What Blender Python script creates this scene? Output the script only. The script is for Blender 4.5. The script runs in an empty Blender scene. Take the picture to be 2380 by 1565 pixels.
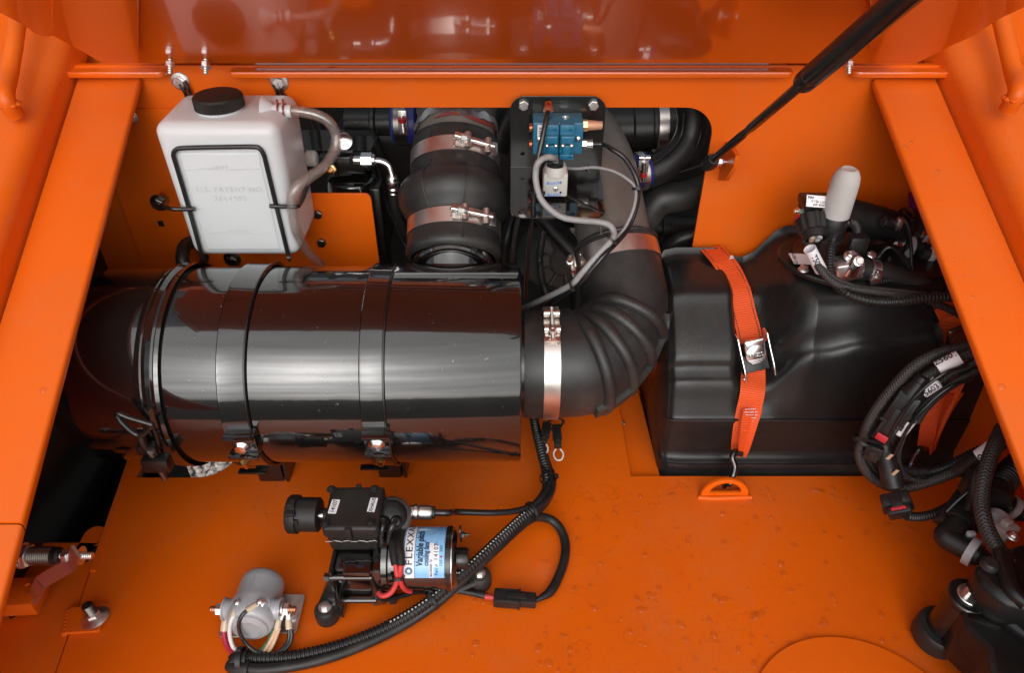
import bpy, bmesh, math, random
from mathutils import Vector, Matrix, Quaternion

random.seed(7)
scene = bpy.context.scene
COL = scene.collection
R = math.radians

# ------------------------------------------------------------------ camera
CAM_H = 1.05
PITCH = R(37.9)
FPX = 1719.0            # focal length in pixels of a 2380 wide picture
cam_data = bpy.data.cameras.new('camera')
cam_data.lens = 26.0
cam_data.sensor_width = 36.0
cam_data.clip_start = 0.01
cam_data.clip_end = 4000
cam = bpy.data.objects.new('camera', cam_data)
cam.location = (0, 0, CAM_H)
cam.rotation_euler = (math.pi / 2 - PITCH, 0, 0)
COL.objects.link(cam)
scene.camera = cam

# ------------------------------------------------------------------ light
SUN_EL, SUN_AZ = R(32), R(182)      # overcast, from behind the viewer
world = bpy.data.worlds.new('World')
scene.world = world
world.use_nodes = True
wn = world.node_tree.nodes
wl = world.node_tree.links
wn.clear()
w_out = wn.new('ShaderNodeOutputWorld')
w_bg = wn.new('ShaderNodeBackground')
w_bg.inputs['Strength'].default_value = 0.092
w_sky = wn.new('ShaderNodeTexSky')
w_sky.sky_type = 'NISHITA'
w_sky.sun_disc = False
w_sky.sun_elevation = SUN_EL
w_sky.sun_rotation = SUN_AZ
w_sky.air_density = 1.0
w_sky.dust_density = 4.0
w_hs = wn.new('ShaderNodeHueSaturation')      # overcast: the blue of the sky greyed out
w_hs.inputs['Saturation'].default_value = 0.22
w_hs.inputs['Value'].default_value = 1.0
w_tc = wn.new('ShaderNodeTexCoord')
w_map = wn.new('ShaderNodeMapping')
w_map.inputs['Scale'].default_value = (0.45, 0.45, 4.0)
w_noise = wn.new('ShaderNodeTexNoise')        # streaky cloud layers
w_noise.inputs['Scale'].default_value = 2.2
w_noise.inputs['Detail'].default_value = 3
w_ramp = wn.new('ShaderNodeValToRGB')
w_ramp.color_ramp.elements[0].position = 0.3
w_ramp.color_ramp.elements[0].color = (0.42, 0.44, 0.48, 1)
w_ramp.color_ramp.elements[1].position = 0.72
w_ramp.color_ramp.elements[1].color = (1.6, 1.6, 1.6, 1)
w_mul = wn.new('ShaderNodeMix')
w_mul.data_type = 'RGBA'
w_mul.blend_type = 'MULTIPLY'
w_mul.inputs[0].default_value = 1.0
wl.new(w_tc.outputs['Generated'], w_map.inputs['Vector'])
wl.new(w_map.outputs['Vector'], w_noise.inputs['Vector'])
wl.new(w_noise.outputs['Fac'], w_ramp.inputs['Fac'])
wl.new(w_sky.outputs['Color'], w_hs.inputs['Color'])
wl.new(w_hs.outputs['Color'], w_mul.inputs[6])
wl.new(w_ramp.outputs['Color'], w_mul.inputs[7])
wl.new(w_mul.outputs[2], w_bg.inputs['Color'])
wl.new(w_bg.outputs['Background'], w_out.inputs['Surface'])

sun_data = bpy.data.lights.new('sun', 'SUN')
sun_data.energy = 1.5
sun_data.angle = R(105)
sun_data.color = (1.0, 0.965, 0.92)
sun = bpy.data.objects.new('sun', sun_data)
sd = Vector((math.sin(SUN_AZ) * math.cos(SUN_EL), math.cos(SUN_AZ) * math.cos(SUN_EL), math.sin(SUN_EL)))
sun.rotation_euler = sd.to_track_quat('Z', 'Y').to_euler()
sun.location = sd * 5
COL.objects.link(sun)

scene.view_settings.view_transform = 'Standard'
scene.view_settings.look = 'None'
scene.view_settings.gamma = 1
scene.view_settings.use_curve_mapping = False
scene.view_settings.exposure = 0.28
scene.cycles.use_denoising = True
scene.cycles.use_adaptive_sampling = True
scene.cycles.adaptive_threshold = 0.025
scene.cycles.max_bounces = 7
scene.cycles.diffuse_bounces = 3
scene.cycles.glossy_bounces = 4
scene.cycles.transmission_bounces = 8
scene.cycles.caustics_reflective = False
scene.cycles.caustics_refractive = False

# ------------------------------------------------------------------ picture to place
_F = Vector((0, math.cos(PITCH), -math.sin(PITCH)))
_U = Vector((0, math.sin(PITCH), math.cos(PITCH)))
_O = Vector((0, 0, CAM_H))


def ray(px, py):
    return _F + Vector((1, 0, 0)) * ((px - 1190.0) / FPX) + _U * ((782.5 - py) / FPX)


def W(px, py, x=None, y=None, z=None, d=None):
    """the point of the place seen at (px, py) of the 2380 wide picture, at a known x, y, height z or distance d"""
    r = ray(px, py)
    if y is not None:
        t = y / r.y
    elif z is not None:
        t = (z - CAM_H) / r.z
    elif x is not None:
        t = x / r.x
    else:
        t = d
    return _O + r * t


def WP(px, py, p0, n):
    r = ray(px, py)
    return _O + r * ((Vector(p0) - _O).dot(n) / r.dot(n))


V = Vector
X, Y, Z = V((1, 0, 0)), V((0, 1, 0)), V((0, 0, 1))


# ------------------------------------------------------------------ materials
def mat(name, col, rough=0.5, metal=0.0, coat=0.0, coat_rough=0.05, ior=1.5, bump=None, dirt=None,
        trans=0.0, sss=0.0, rough_var=0.0, coat_ior=1.5, hue=None, spec=0.5, dust=None):
    m = bpy.data.materials.new(name)
    m.use_nodes = True
    n, l = m.node_tree.nodes, m.node_tree.links
    b = n['Principled BSDF']
    b.inputs['Base Color'].default_value = (*col, 1)
    b.inputs['Roughness'].default_value = rough
    b.inputs['Metallic'].default_value = metal
    b.inputs['IOR'].default_value = ior
    b.inputs['Specular IOR Level'].default_value = spec
    b.inputs['Coat Weight'].default_value = coat
    b.inputs['Coat Roughness'].default_value = coat_rough
    b.inputs['Coat IOR'].default_value = coat_ior
    b.inputs['Transmission Weight'].default_value = trans
    if sss:
        b.inputs['Subsurface Weight'].default_value = sss
        b.inputs['Subsurface Radius'].default_value = (0.02, 0.018, 0.016)
        b.inputs['Subsurface Scale'].default_value = 0.5
    tc = n.new('ShaderNodeTexCoord')
    if dirt or hue or rough_var:
        dn = n.new('ShaderNodeTexNoise')
        dn.inputs['Scale'].default_value = dirt[1] if dirt else 9
        dn.inputs['Detail'].default_value = 7
        dn.inputs['Roughness'].default_value = 0.65
        l.new(tc.outputs['Object'], dn.inputs['Vector'])
        if dirt:
            mx = n.new('ShaderNodeMix')
            mx.data_type = 'RGBA'
            mx.inputs[6].default_value = (*col, 1)
            mx.inputs[7].default_value = (*dirt[0], 1)
            rp = n.new('ShaderNodeMapRange')
            rp.inputs['From Min'].default_value = dirt[3] if len(dirt) > 3 else 0.45
            rp.inputs['From Max'].default_value = dirt[4] if len(dirt) > 4 else 0.8
            rp.inputs['To Max'].default_value = dirt[2]
            l.new(dn.outputs['Fac'], rp.inputs['Value'])
            l.new(rp.outputs['Result'], mx.inputs[0])
            l.new(mx.outputs[2], b.inputs['Base Color'])
        if rough_var:
            rr = n.new('ShaderNodeMapRange')
            rr.inputs['From Min'].default_value = 0.35
            rr.inputs['From Max'].default_value = 0.7
            rr.inputs['To Min'].default_value = max(0.02, rough - rough_var)
            rr.inputs['To Max'].default_value = rough + rough_var
            l.new(dn.outputs['Fac'], rr.inputs['Value'])
            l.new(rr.outputs['Result'], b.inputs['Roughness'])
    if dust:
        d1 = n.new('ShaderNodeTexNoise')
        d1.inputs['Scale'].default_value = 3.5
        d1.inputs['Detail'].default_value = 9
        d1.inputs['Roughness'].default_value = 0.72
        d2 = n.new('ShaderNodeTexNoise')
        d2.inputs['Scale'].default_value = 420
        d2.inputs['Detail'].default_value = 2
        l.new(tc.outputs['Object'], d1.inputs['Vector'])
        l.new(tc.outputs['Object'], d2.inputs['Vector'])
        r1 = n.new('ShaderNodeMapRange')
        r1.inputs['From Min'].default_value = 0.48
        r1.inputs['From Max'].default_value = 0.75
        r1.inputs['To Max'].default_value = dust[1]
        l.new(d1.outputs['Fac'], r1.inputs['Value'])
        r2 = n.new('ShaderNodeMapRange')
        r2.inputs['From Min'].default_value = 0.4
        r2.inputs['From Max'].default_value = 0.7
        l.new(d2.outputs['Fac'], r2.inputs['Value'])
        mm = n.new('ShaderNodeMath')
        mm.operation = 'MULTIPLY'
        l.new(r1.outputs['Result'], mm.inputs[0])
        l.new(r2.outputs['Result'], mm.inputs[1])
        m3 = n.new('ShaderNodeMix')
        m3.data_type = 'RGBA'
        m3.inputs[7].default_value = (*dust[0], 1)
        l.new(mm.outputs[0], m3.inputs[0])
        if dirt:
            l.new(mx.outputs[2], m3.inputs[6])
        else:
            m3.inputs[6].default_value = (*col, 1)
        l.new(m3.outputs[2], b.inputs['Base Color'])
    if bump:
        bn = n.new('ShaderNodeTexNoise')
        bn.inputs['Scale'].default_value = bump[0]
        bn.inputs['Detail'].default_value = 3
        bp = n.new('ShaderNodeBump')
        bp.inputs['Strength'].default_value = bump[1]
        bp.inputs['Distance'].default_value = bump[2] if len(bump) > 2 else 0.001
        l.new(tc.outputs['Object'], bn.inputs['Vector'])
        l.new(bn.outputs['Fac'], bp.inputs['Height'])
        l.new(bp.outputs['Normal'], b.inputs['Normal'])
        if coat:
            l.new(bp.outputs['Normal'], b.inputs['Coat Normal'])
    return m


ORANGE = (0.76, 0.121, 0.003)
M = {}
M['orange'] = mat('orange_paint', ORANGE, 0.40, coat=0.08, coat_rough=0.12, spec=0.28, bump=(150, 0.10, 0.0006), dust=((0.42, 0.20, 0.09), 0.5), dirt=((0.62, 0.092, 0.003), 5, 0.35), rough_var=0.06)
M['orange_gloss'] = mat('orange_gloss_paint', ORANGE, 0.28, coat=1.0, coat_rough=0.06, coat_ior=1.55, bump=(9, 0.05, 0.006), dust=((0.45, 0.24, 0.12), 0.25), dirt=((0.66, 0.098, 0.003), 4, 0.3))
M['torn_liner'] = mat('torn_red_liner', (0.22, 0.025, 0.02), 0.7, dirt=((0.10, 0.03, 0.025), 60, 0.8))


def add_water_marks(m):
    """dried water outlines on the paint: thin closed contours, slightly darker"""
    n, l = m.node_tree.nodes, m.node_tree.links
    b = n['Principled BSDF']
    src = b.inputs['Base Color'].links[0].from_socket
    tc = n.new('ShaderNodeTexCoord')
    a = n.new('ShaderNodeTexNoise'); a.inputs['Scale'].default_value = 16; a.inputs['Detail'].default_value = 3
    k = n.new('ShaderNodeTexNoise'); k.inputs['Scale'].default_value = 4.5; k.inputs['Detail'].default_value = 1
    l.new(tc.outputs['Object'], a.inputs['Vector']); l.new(tc.outputs['Object'], k.inputs['Vector'])
    s = n.new('ShaderNodeMath'); s.operation = 'SUBTRACT'; s.inputs[1].default_value = 0.56
    ab = n.new('ShaderNodeMath'); ab.operation = 'ABSOLUTE'
    r1 = n.new('ShaderNodeMapRange'); r1.inputs['From Min'].default_value = 0.004; r1.inputs['From Max'].default_value = 0.011
    r1.inputs['To Min'].default_value = 1; r1.inputs['To Max'].default_value = 0
    r2 = n.new('ShaderNodeMapRange'); r2.inputs['From Min'].default_value = 0.52; r2.inputs['From Max'].default_value = 0.62
    r2.inputs['To Max'].default_value = 0.24
    mm = n.new('ShaderNodeMath'); mm.operation = 'MULTIPLY'
    l.new(a.outputs['Fac'], s.inputs[0]); l.new(s.outputs[0], ab.inputs[0]); l.new(ab.outputs[0], r1.inputs['Value'])
    l.new(k.outputs['Fac'], r2.inputs['Value']); l.new(r1.outputs['Result'], mm.inputs[0]); l.new(r2.outputs['Result'], mm.inputs[1])
    mx = n.new('ShaderNodeMix'); mx.data_type = 'RGBA'
    mx.inputs[7].default_value = (0.36, 0.045, 0.002, 1)
    l.new(mm.outputs[0], mx.inputs[0]); l.new(src, mx.inputs[6]); l.new(mx.outputs[2], b.inputs['Base Color'])
    return m


M['orange_deck'] = add_water_marks(mat('orange_deck_paint', ORANGE, 0.38, coat=0.12, coat_rough=0.12, spec=0.32, bump=(150, 0.10, 0.0006), dust=((0.42, 0.20, 0.09), 0.55), dirt=((0.60, 0.088, 0.003), 4, 0.5), rough_var=0.10))
M['black_gloss'] = mat('black_gloss_paint', (0.006, 0.0055, 0.005), 0.14, coat=1.0, coat_rough=0.015, coat_ior=1.65, bump=(11, 0.10, 0.004), rough_var=0.04, dust=((0.10, 0.09, 0.075), 0.25))
M['black_satin'] = mat('black_satin_paint', (0.008, 0.0075, 0.007), 0.30, coat=0.35, coat_rough=0.1, bump=(300, 0.08, 0.0004), dirt=((0.07, 0.06, 0.05), 14, 0.5, 0.55, 0.85))
M['plastic'] = mat('black_plastic', (0.012, 0.0118, 0.0115), 0.40, spec=0.45, bump=(500, 0.12, 0.0003), dirt=((0.06, 0.05, 0.045), 20, 0.5, 0.5, 0.85))
M['tank_plastic'] = mat('black_moulded_plastic', (0.012, 0.0118, 0.0115), 0.33, spec=0.4, bump=(420, 0.22, 0.0004), dirt=((0.06, 0.055, 0.045), 7, 0.45, 0.55, 0.85), rough_var=0.08, dust=((0.12, 0.105, 0.085), 0.35))
M['rubber'] = mat('black_rubber', (0.020, 0.0195, 0.019), 0.46, spec=0.45, bump=(180, 0.12, 0.0005), dirt=((0.085, 0.075, 0.062), 9, 0.6, 0.50, 0.8), rough_var=0.1, dust=((0.17, 0.155, 0.135), 0.6))
M['rubber_hose'] = mat('rubber_hose', (0.011, 0.0108, 0.0105), 0.42, spec=0.4, bump=(300, 0.1, 0.0004), dirt=((0.07, 0.06, 0.05), 25, 0.4))
M['steel'] = mat('zinc_steel', (0.80, 0.79, 0.77), 0.36, metal=1.0, bump=(220, 0.08, 0.0004), dirt=((0.5, 0.47, 0.42), 60, 0.5), rough_var=0.08)
M['band_steel'] = mat('stainless_band', (0.72, 0.67, 0.63), 0.33, metal=1.0, bump=(90, 0.05, 0.0005), dirt=((0.55, 0.48, 0.43), 30, 0.4), rough_var=0.06)
M['dark_steel'] = mat('dark_steel', (0.22, 0.20, 0.18), 0.35, metal=1.0, bump=(240, 0.1, 0.0004), dirt=((0.07, 0.06, 0.05), 50, 0.6))
M['chrome'] = mat('bright_steel', (0.86, 0.86, 0.86), 0.22, metal=1.0)
M['copper'] = mat('copper', (0.80, 0.40, 0.24), 0.3, metal=1.0, dirt=((0.45, 0.2, 0.1), 90, 0.6))
M['brass'] = mat('brass', (0.78, 0.48, 0.20), 0.28, metal=1.0, dirt=((0.5, 0.25, 0.1), 90, 0.5))
M['sinter'] = mat('sintered_bronze', (0.72, 0.40, 0.26), 0.6, metal=0.5, bump=(1400, 0.6, 0.0006))
M['alu'] = mat('dull_aluminium_duct', (0.16, 0.145, 0.13), 0.45, metal=0.35, dirt=((0.33, 0.27, 0.22), 12, 0.55), bump=(40, 0.08, 0.001), rough_var=0.1)
M['white_plastic'] = mat('white_translucent_plastic', (0.64, 0.665, 0.675), 0.36, sss=0.35, bump=(350, 0.05, 0.0003), dirt=((0.57, 0.585, 0.585), 7, 0.45), rough_var=0.05)
M['grey_plastic'] = mat('grey_white_plastic', (0.55, 0.54, 0.50), 0.4, dirt=((0.4, 0.38, 0.34), 60, 0.5))
M['clear_clip'] = mat('milky_clip', (0.50, 0.52, 0.54), 0.3)
M['cap_black'] = mat('cap_black', (0.015, 0.0135, 0.012), 0.45, spec=0.4, bump=(300, 0.15, 0.0004), dirt=((0.045, 0.036, 0.028), 16, 0.6))
M['grey_cable'] = mat('grey_cable', (0.30, 0.30, 0.30), 0.45, bump=(200, 0.05), dirt=((0.2, 0.19, 0.18), 30, 0.5))
M['grey_paint'] = mat('grey_enamel', (0.36, 0.37, 0.385), 0.30, coat=0.5, coat_rough=0.1, bump=(40, 0.1, 0.001), dirt=((0.26, 0.26, 0.26), 30, 0.5))
M['teal'] = mat('teal_anodised', (0.015, 0.155, 0.27), 0.33, metal=0.0, coat=0.4, coat_rough=0.12, bump=(500, 0.08, 0.0003), dirt=((0.02, 0.10, 0.17), 40, 0.5))
M['label_white'] = mat('white_label', (0.82, 0.81, 0.83), 0.4)
M['label_blue'] = mat('blue_label', (0.24, 0.50, 0.80), 0.3, coat=0.4)
M['label_pink'] = mat('pale_sticker', (0.74, 0.70, 0.78), 0.35)
M['ink'] = mat('dark_ink', (0.012, 0.016, 0.03), 0.5)
M['ink_blue'] = mat('blue_ink', (0.04, 0.16, 0.32), 0.5)
M['blue_print'] = mat('blue_print', (0.12, 0.28, 0.75), 0.5)
M['white_ink'] = mat('white_ink', (0.6, 0.6, 0.62), 0.6)
M['red'] = mat('red_plastic', (0.50, 0.02, 0.03), 0.4)
M['red_wire'] = mat('red_wire', (0.56, 0.045, 0.045), 0.4)
M['crimson_wire'] = mat('crimson_wire', (0.42, 0.02, 0.05), 0.4)
M['dark_red'] = mat('dark_red_clamp', (0.20, 0.02, 0.02), 0.35, coat=0.3)
M['white_wire'] = mat('white_wire', (0.72, 0.70, 0.68), 0.4)
M['tan_wire'] = mat('tan_wire', (0.62, 0.40, 0.26), 0.45)
M['green_wire'] = mat('green_wire', (0.05, 0.20, 0.10), 0.45)
M['blue_silicone'] = mat('blue_silicone', (0.014, 0.018, 0.15), 0.45, bump=(200, 0.1))
M['clear_terminal'] = mat('clear_terminal_sleeve', (0.62, 0.50, 0.36), 0.25, coat=0.4)
M['engine_grey'] = mat('engine_casting', (0.10, 0.10, 0.095), 0.5, metal=0.4, bump=(90, 0.25, 0.002), dirt=((0.03, 0.03, 0.03), 20, 0.7))
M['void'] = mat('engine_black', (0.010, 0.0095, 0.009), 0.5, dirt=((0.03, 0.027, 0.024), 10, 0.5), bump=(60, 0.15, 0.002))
M['weld'] = M['orange']
M['air_tube'] = mat('black_air_tube', (0.012, 0.012, 0.013), 0.22, coat=0.3, bump=(120, 0.03))
M['muffler'] = mat('porous_grey', (0.46, 0.45, 0.43), 0.75, bump=(700, 0.35, 0.0006), dirt=((0.38, 0.37, 0.35), 30, 0.5))
M['gravel'] = mat('gravel_stone', (0.42, 0.36, 0.32), 0.85, dirt=((0.72, 0.66, 0.60), 16, 0.9), bump=(60, 0.4, 0.004))
M['strut_black'] = mat('strut_black', (0.009, 0.0088, 0.0085), 0.34, coat=0.35, coat_rough=0.15, bump=(200, 0.05), dirt=((0.03, 0.028, 0.025), 30, 0.5))


def mat_clear(name, tint, ior, milk=0.0, rough=0.02):
    """clear film: see-through straight on, mirror-like towards grazing, optionally a little milky"""
    m = bpy.data.materials.new(name)
    m.use_nodes = True
    n, l = m.node_tree.nodes, m.node_tree.links
    n.remove(n['Principled BSDF'])
    out = n['Material Output']
    tr = n.new('ShaderNodeBsdfTransparent')
    tr.inputs['Color'].default_value = (*tint, 1)
    gl = n.new('ShaderNodeBsdfGlossy')
    gl.inputs['Roughness'].default_value = rough
    lw = n.new('ShaderNodeLayerWeight')
    pw = n.new('ShaderNodeMath')
    pw.operation = 'POWER'
    pw.inputs[1].default_value = 2.4
    l.new(lw.outputs['Facing'], pw.inputs[0])
    fr = n.new('ShaderNodeMapRange')
    fr.inputs['To Min'].default_value = ((ior - 1) / (ior + 1)) ** 2
    fr.inputs['To Max'].default_value = 0.6
    l.new(pw.outputs[0], fr.inputs['Value'])
    mx = n.new('ShaderNodeMixShader')
    base = tr.outputs[0]
    if milk:
        df = n.new('ShaderNodeBsdfDiffuse')
        df.inputs['Color'].default_value = (0.85, 0.80, 0.76, 1)
        m2 = n.new('ShaderNodeMixShader')
        m2.inputs[0].default_value = milk
        l.new(tr.outputs[0], m2.inputs[1])
        l.new(df.outputs[0], m2.inputs[2])
        base = m2.outputs[0]
    l.new(fr.outputs[0], mx.inputs[0])
    l.new(base, mx.inputs[1])
    l.new(gl.outputs[0], mx.inputs[2])
    l.new(mx.outputs[0], out.inputs['Surface'])
    return m


M['water'] = mat_clear('water_drop', (0.97, 0.97, 0.97), 1.4)
M['tube_clear'] = mat_clear('clear_vinyl', (0.97, 0.94, 0.92), 1.55, 0.06, 0.03)


def mat_ground():
    m = mat('gravel_ground', (0.13, 0.12, 0.11), 0.9)
    n, l = m.node_tree.nodes, m.node_tree.links
    tc = n.new('ShaderNodeTexCoord')
    vo = n.new('ShaderNodeTexVoronoi')
    vo.inputs['Scale'].default_value = 26
    rp = n.new('ShaderNodeValToRGB')
    rp.color_ramp.elements[0].color = (0.16, 0.15, 0.14, 1)
    rp.color_ramp.elements[1].color = (0.52, 0.49, 0.46, 1)
    bp = n.new('ShaderNodeBump')
    bp.inputs['Distance'].default_value = 0.02
    bp.invert = True
    l.new(tc.outputs['Object'], vo.inputs['Vector'])
    l.new(vo.outputs['Color'], rp.inputs['Fac'])
    l.new(rp.outputs['Color'], n['Principled BSDF'].inputs['Base Color'])
    l.new(vo.outputs['Distance'], bp.inputs['Height'])
    l.new(bp.outputs['Normal'], n['Principled BSDF'].inputs['Normal'])
    return m


M['gravel_pad'] = mat_ground()
M['ground'] = mat('dark_ground', (0.035, 0.035, 0.032), 0.9, dirt=((0.06, 0.055, 0.045), 0.6, 0.6))  # ground colour set dark for the dark lower reflections on the air cleaner


def mat_uv(name, col, col2, su, sv, rough, strength, dist, kind):
    """woven sleeves and webbing: the weave follows the thing's own u (around / across) and v (metres along)"""
    m = bpy.data.materials.new(name)
    m.use_nodes = True
    n, l = m.node_tree.nodes, m.node_tree.links
    b = n['Principled BSDF']
    b.inputs['Roughness'].default_value = rough
    uv = n.new('ShaderNodeTexCoord')
    sep = n.new('ShaderNodeSeparateXYZ')
    l.new(uv.outputs['UV'], sep.inputs['Vector'])

    def wave(a, bb):
        m1 = n.new('ShaderNodeMath'); m1.operation = 'MULTIPLY'; m1.inputs[1].default_value = a
        m2 = n.new('ShaderNodeMath'); m2.operation = 'MULTIPLY'; m2.inputs[1].default_value = bb
        ad = n.new('ShaderNodeMath'); ad.operation = 'ADD'
        sn = n.new('ShaderNodeMath'); sn.operation = 'SINE'
        l.new(sep.outputs['X'], m1.inputs[0]); l.new(sep.outputs['Y'], m2.inputs[0])
        l.new(m1.outputs[0], ad.inputs[0]); l.new(m2.outputs[0], ad.inputs[1]); l.new(ad.outputs[0], sn.inputs[0])
        return sn.outputs[0]
    t = 2 * math.pi
    if kind == 'braid':
        a, c = wave(su * t, sv * t), wave(-su * t, sv * t)
        mm = n.new('ShaderNodeMath'); mm.operation = 'MAXIMUM'
        l.new(a, mm.inputs[0]); l.new(c, mm.inputs[1])
        h = mm.outputs[0]
    else:
        h = wave(0, sv * t)
    mr = n.new('ShaderNodeMapRange')
    mr.inputs['From Min'].default_value = -0.6
    l.new(h, mr.inputs['Value'])
    mx = n.new('ShaderNodeMix'); mx.data_type = 'RGBA'
    mx.inputs[6].default_value = (*col2, 1); mx.inputs[7].default_value = (*col, 1)
    l.new(mr.outputs['Result'], mx.inputs[0])
    l.new(mx.outputs[2], b.inputs['Base Color'])
    bp = n.new('ShaderNodeBump')
    bp.inputs['Strength'].default_value = strength
    bp.inputs['Distance'].default_value = dist
    l.new(mr.outputs['Result'], bp.inputs['Height'])
    l.new(bp.outputs['Normal'], b.inputs['Normal'])
    return m


M['braid'] = mat_uv('braided_sleeve', (0.05, 0.048, 0.045), (0.005, 0.005, 0.005), 7, 210, 0.42, 0.8, 0.001, 'braid')
M['strap'] = mat_uv('orange_webbing', (0.86, 0.115, 0.012), (0.60, 0.055, 0.006), 1, 240, 0.7, 0.5, 0.0008, 'rib')


# ------------------------------------------------------------------ shapes
def frame(z, xhint=None):
    z = V(z).normalized()
    xh = V(xhint) if xhint is not None else (X if abs(z.x) < 0.9 else Y)
    x = (xh - z * xh.dot(z)).normalized()
    return x, z.cross(x), z


def mtx(o, x, y, z):
    return Matrix(((x.x, y.x, z.x, o[0]), (x.y, y.y, z.y, o[1]), (x.z, y.z, z.z, o[2]), (0, 0, 0, 1)))


def catmull(pts, per=8):
    p = [V(q) for q in pts]
    if len(p) < 3:
        return [p[0].lerp(p[1], i / per) for i in range(per + 1)]
    out = []
    e = [p[0] * 2 - p[1]] + p + [p[-1] * 2 - p[-2]]
    for i in range(1, len(e) - 2):
        a, b, c, d = e[i - 1], e[i], e[i + 1], e[i + 2]
        # centripetal-ish: plain uniform with chord limited tangents
        for k in range(per):
            t = k / per
            out.append(0.5 * ((2 * b) + (c - a) * t + (2 * a - 5 * b + 4 * c - d) * t * t + (3 * b - a - 3 * c + d) * t ** 3))
    out.append(p[-1])
    return out


def resample(pts, step):
    L = [0.0]
    for a, b in zip(pts, pts[1:]):
        L.append(L[-1] + (b - a).length)
    n = max(2, int(L[-1] / step))
    out, j = [], 0
    for i in range(n + 1):
        s = L[-1] * i / n
        while j < len(L) - 2 and L[j + 1] < s:
            j += 1
        f = (s - L[j]) / max(1e-9, L[j + 1] - L[j])
        out.append(pts[j].lerp(pts[j + 1], f))
    return out


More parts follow.
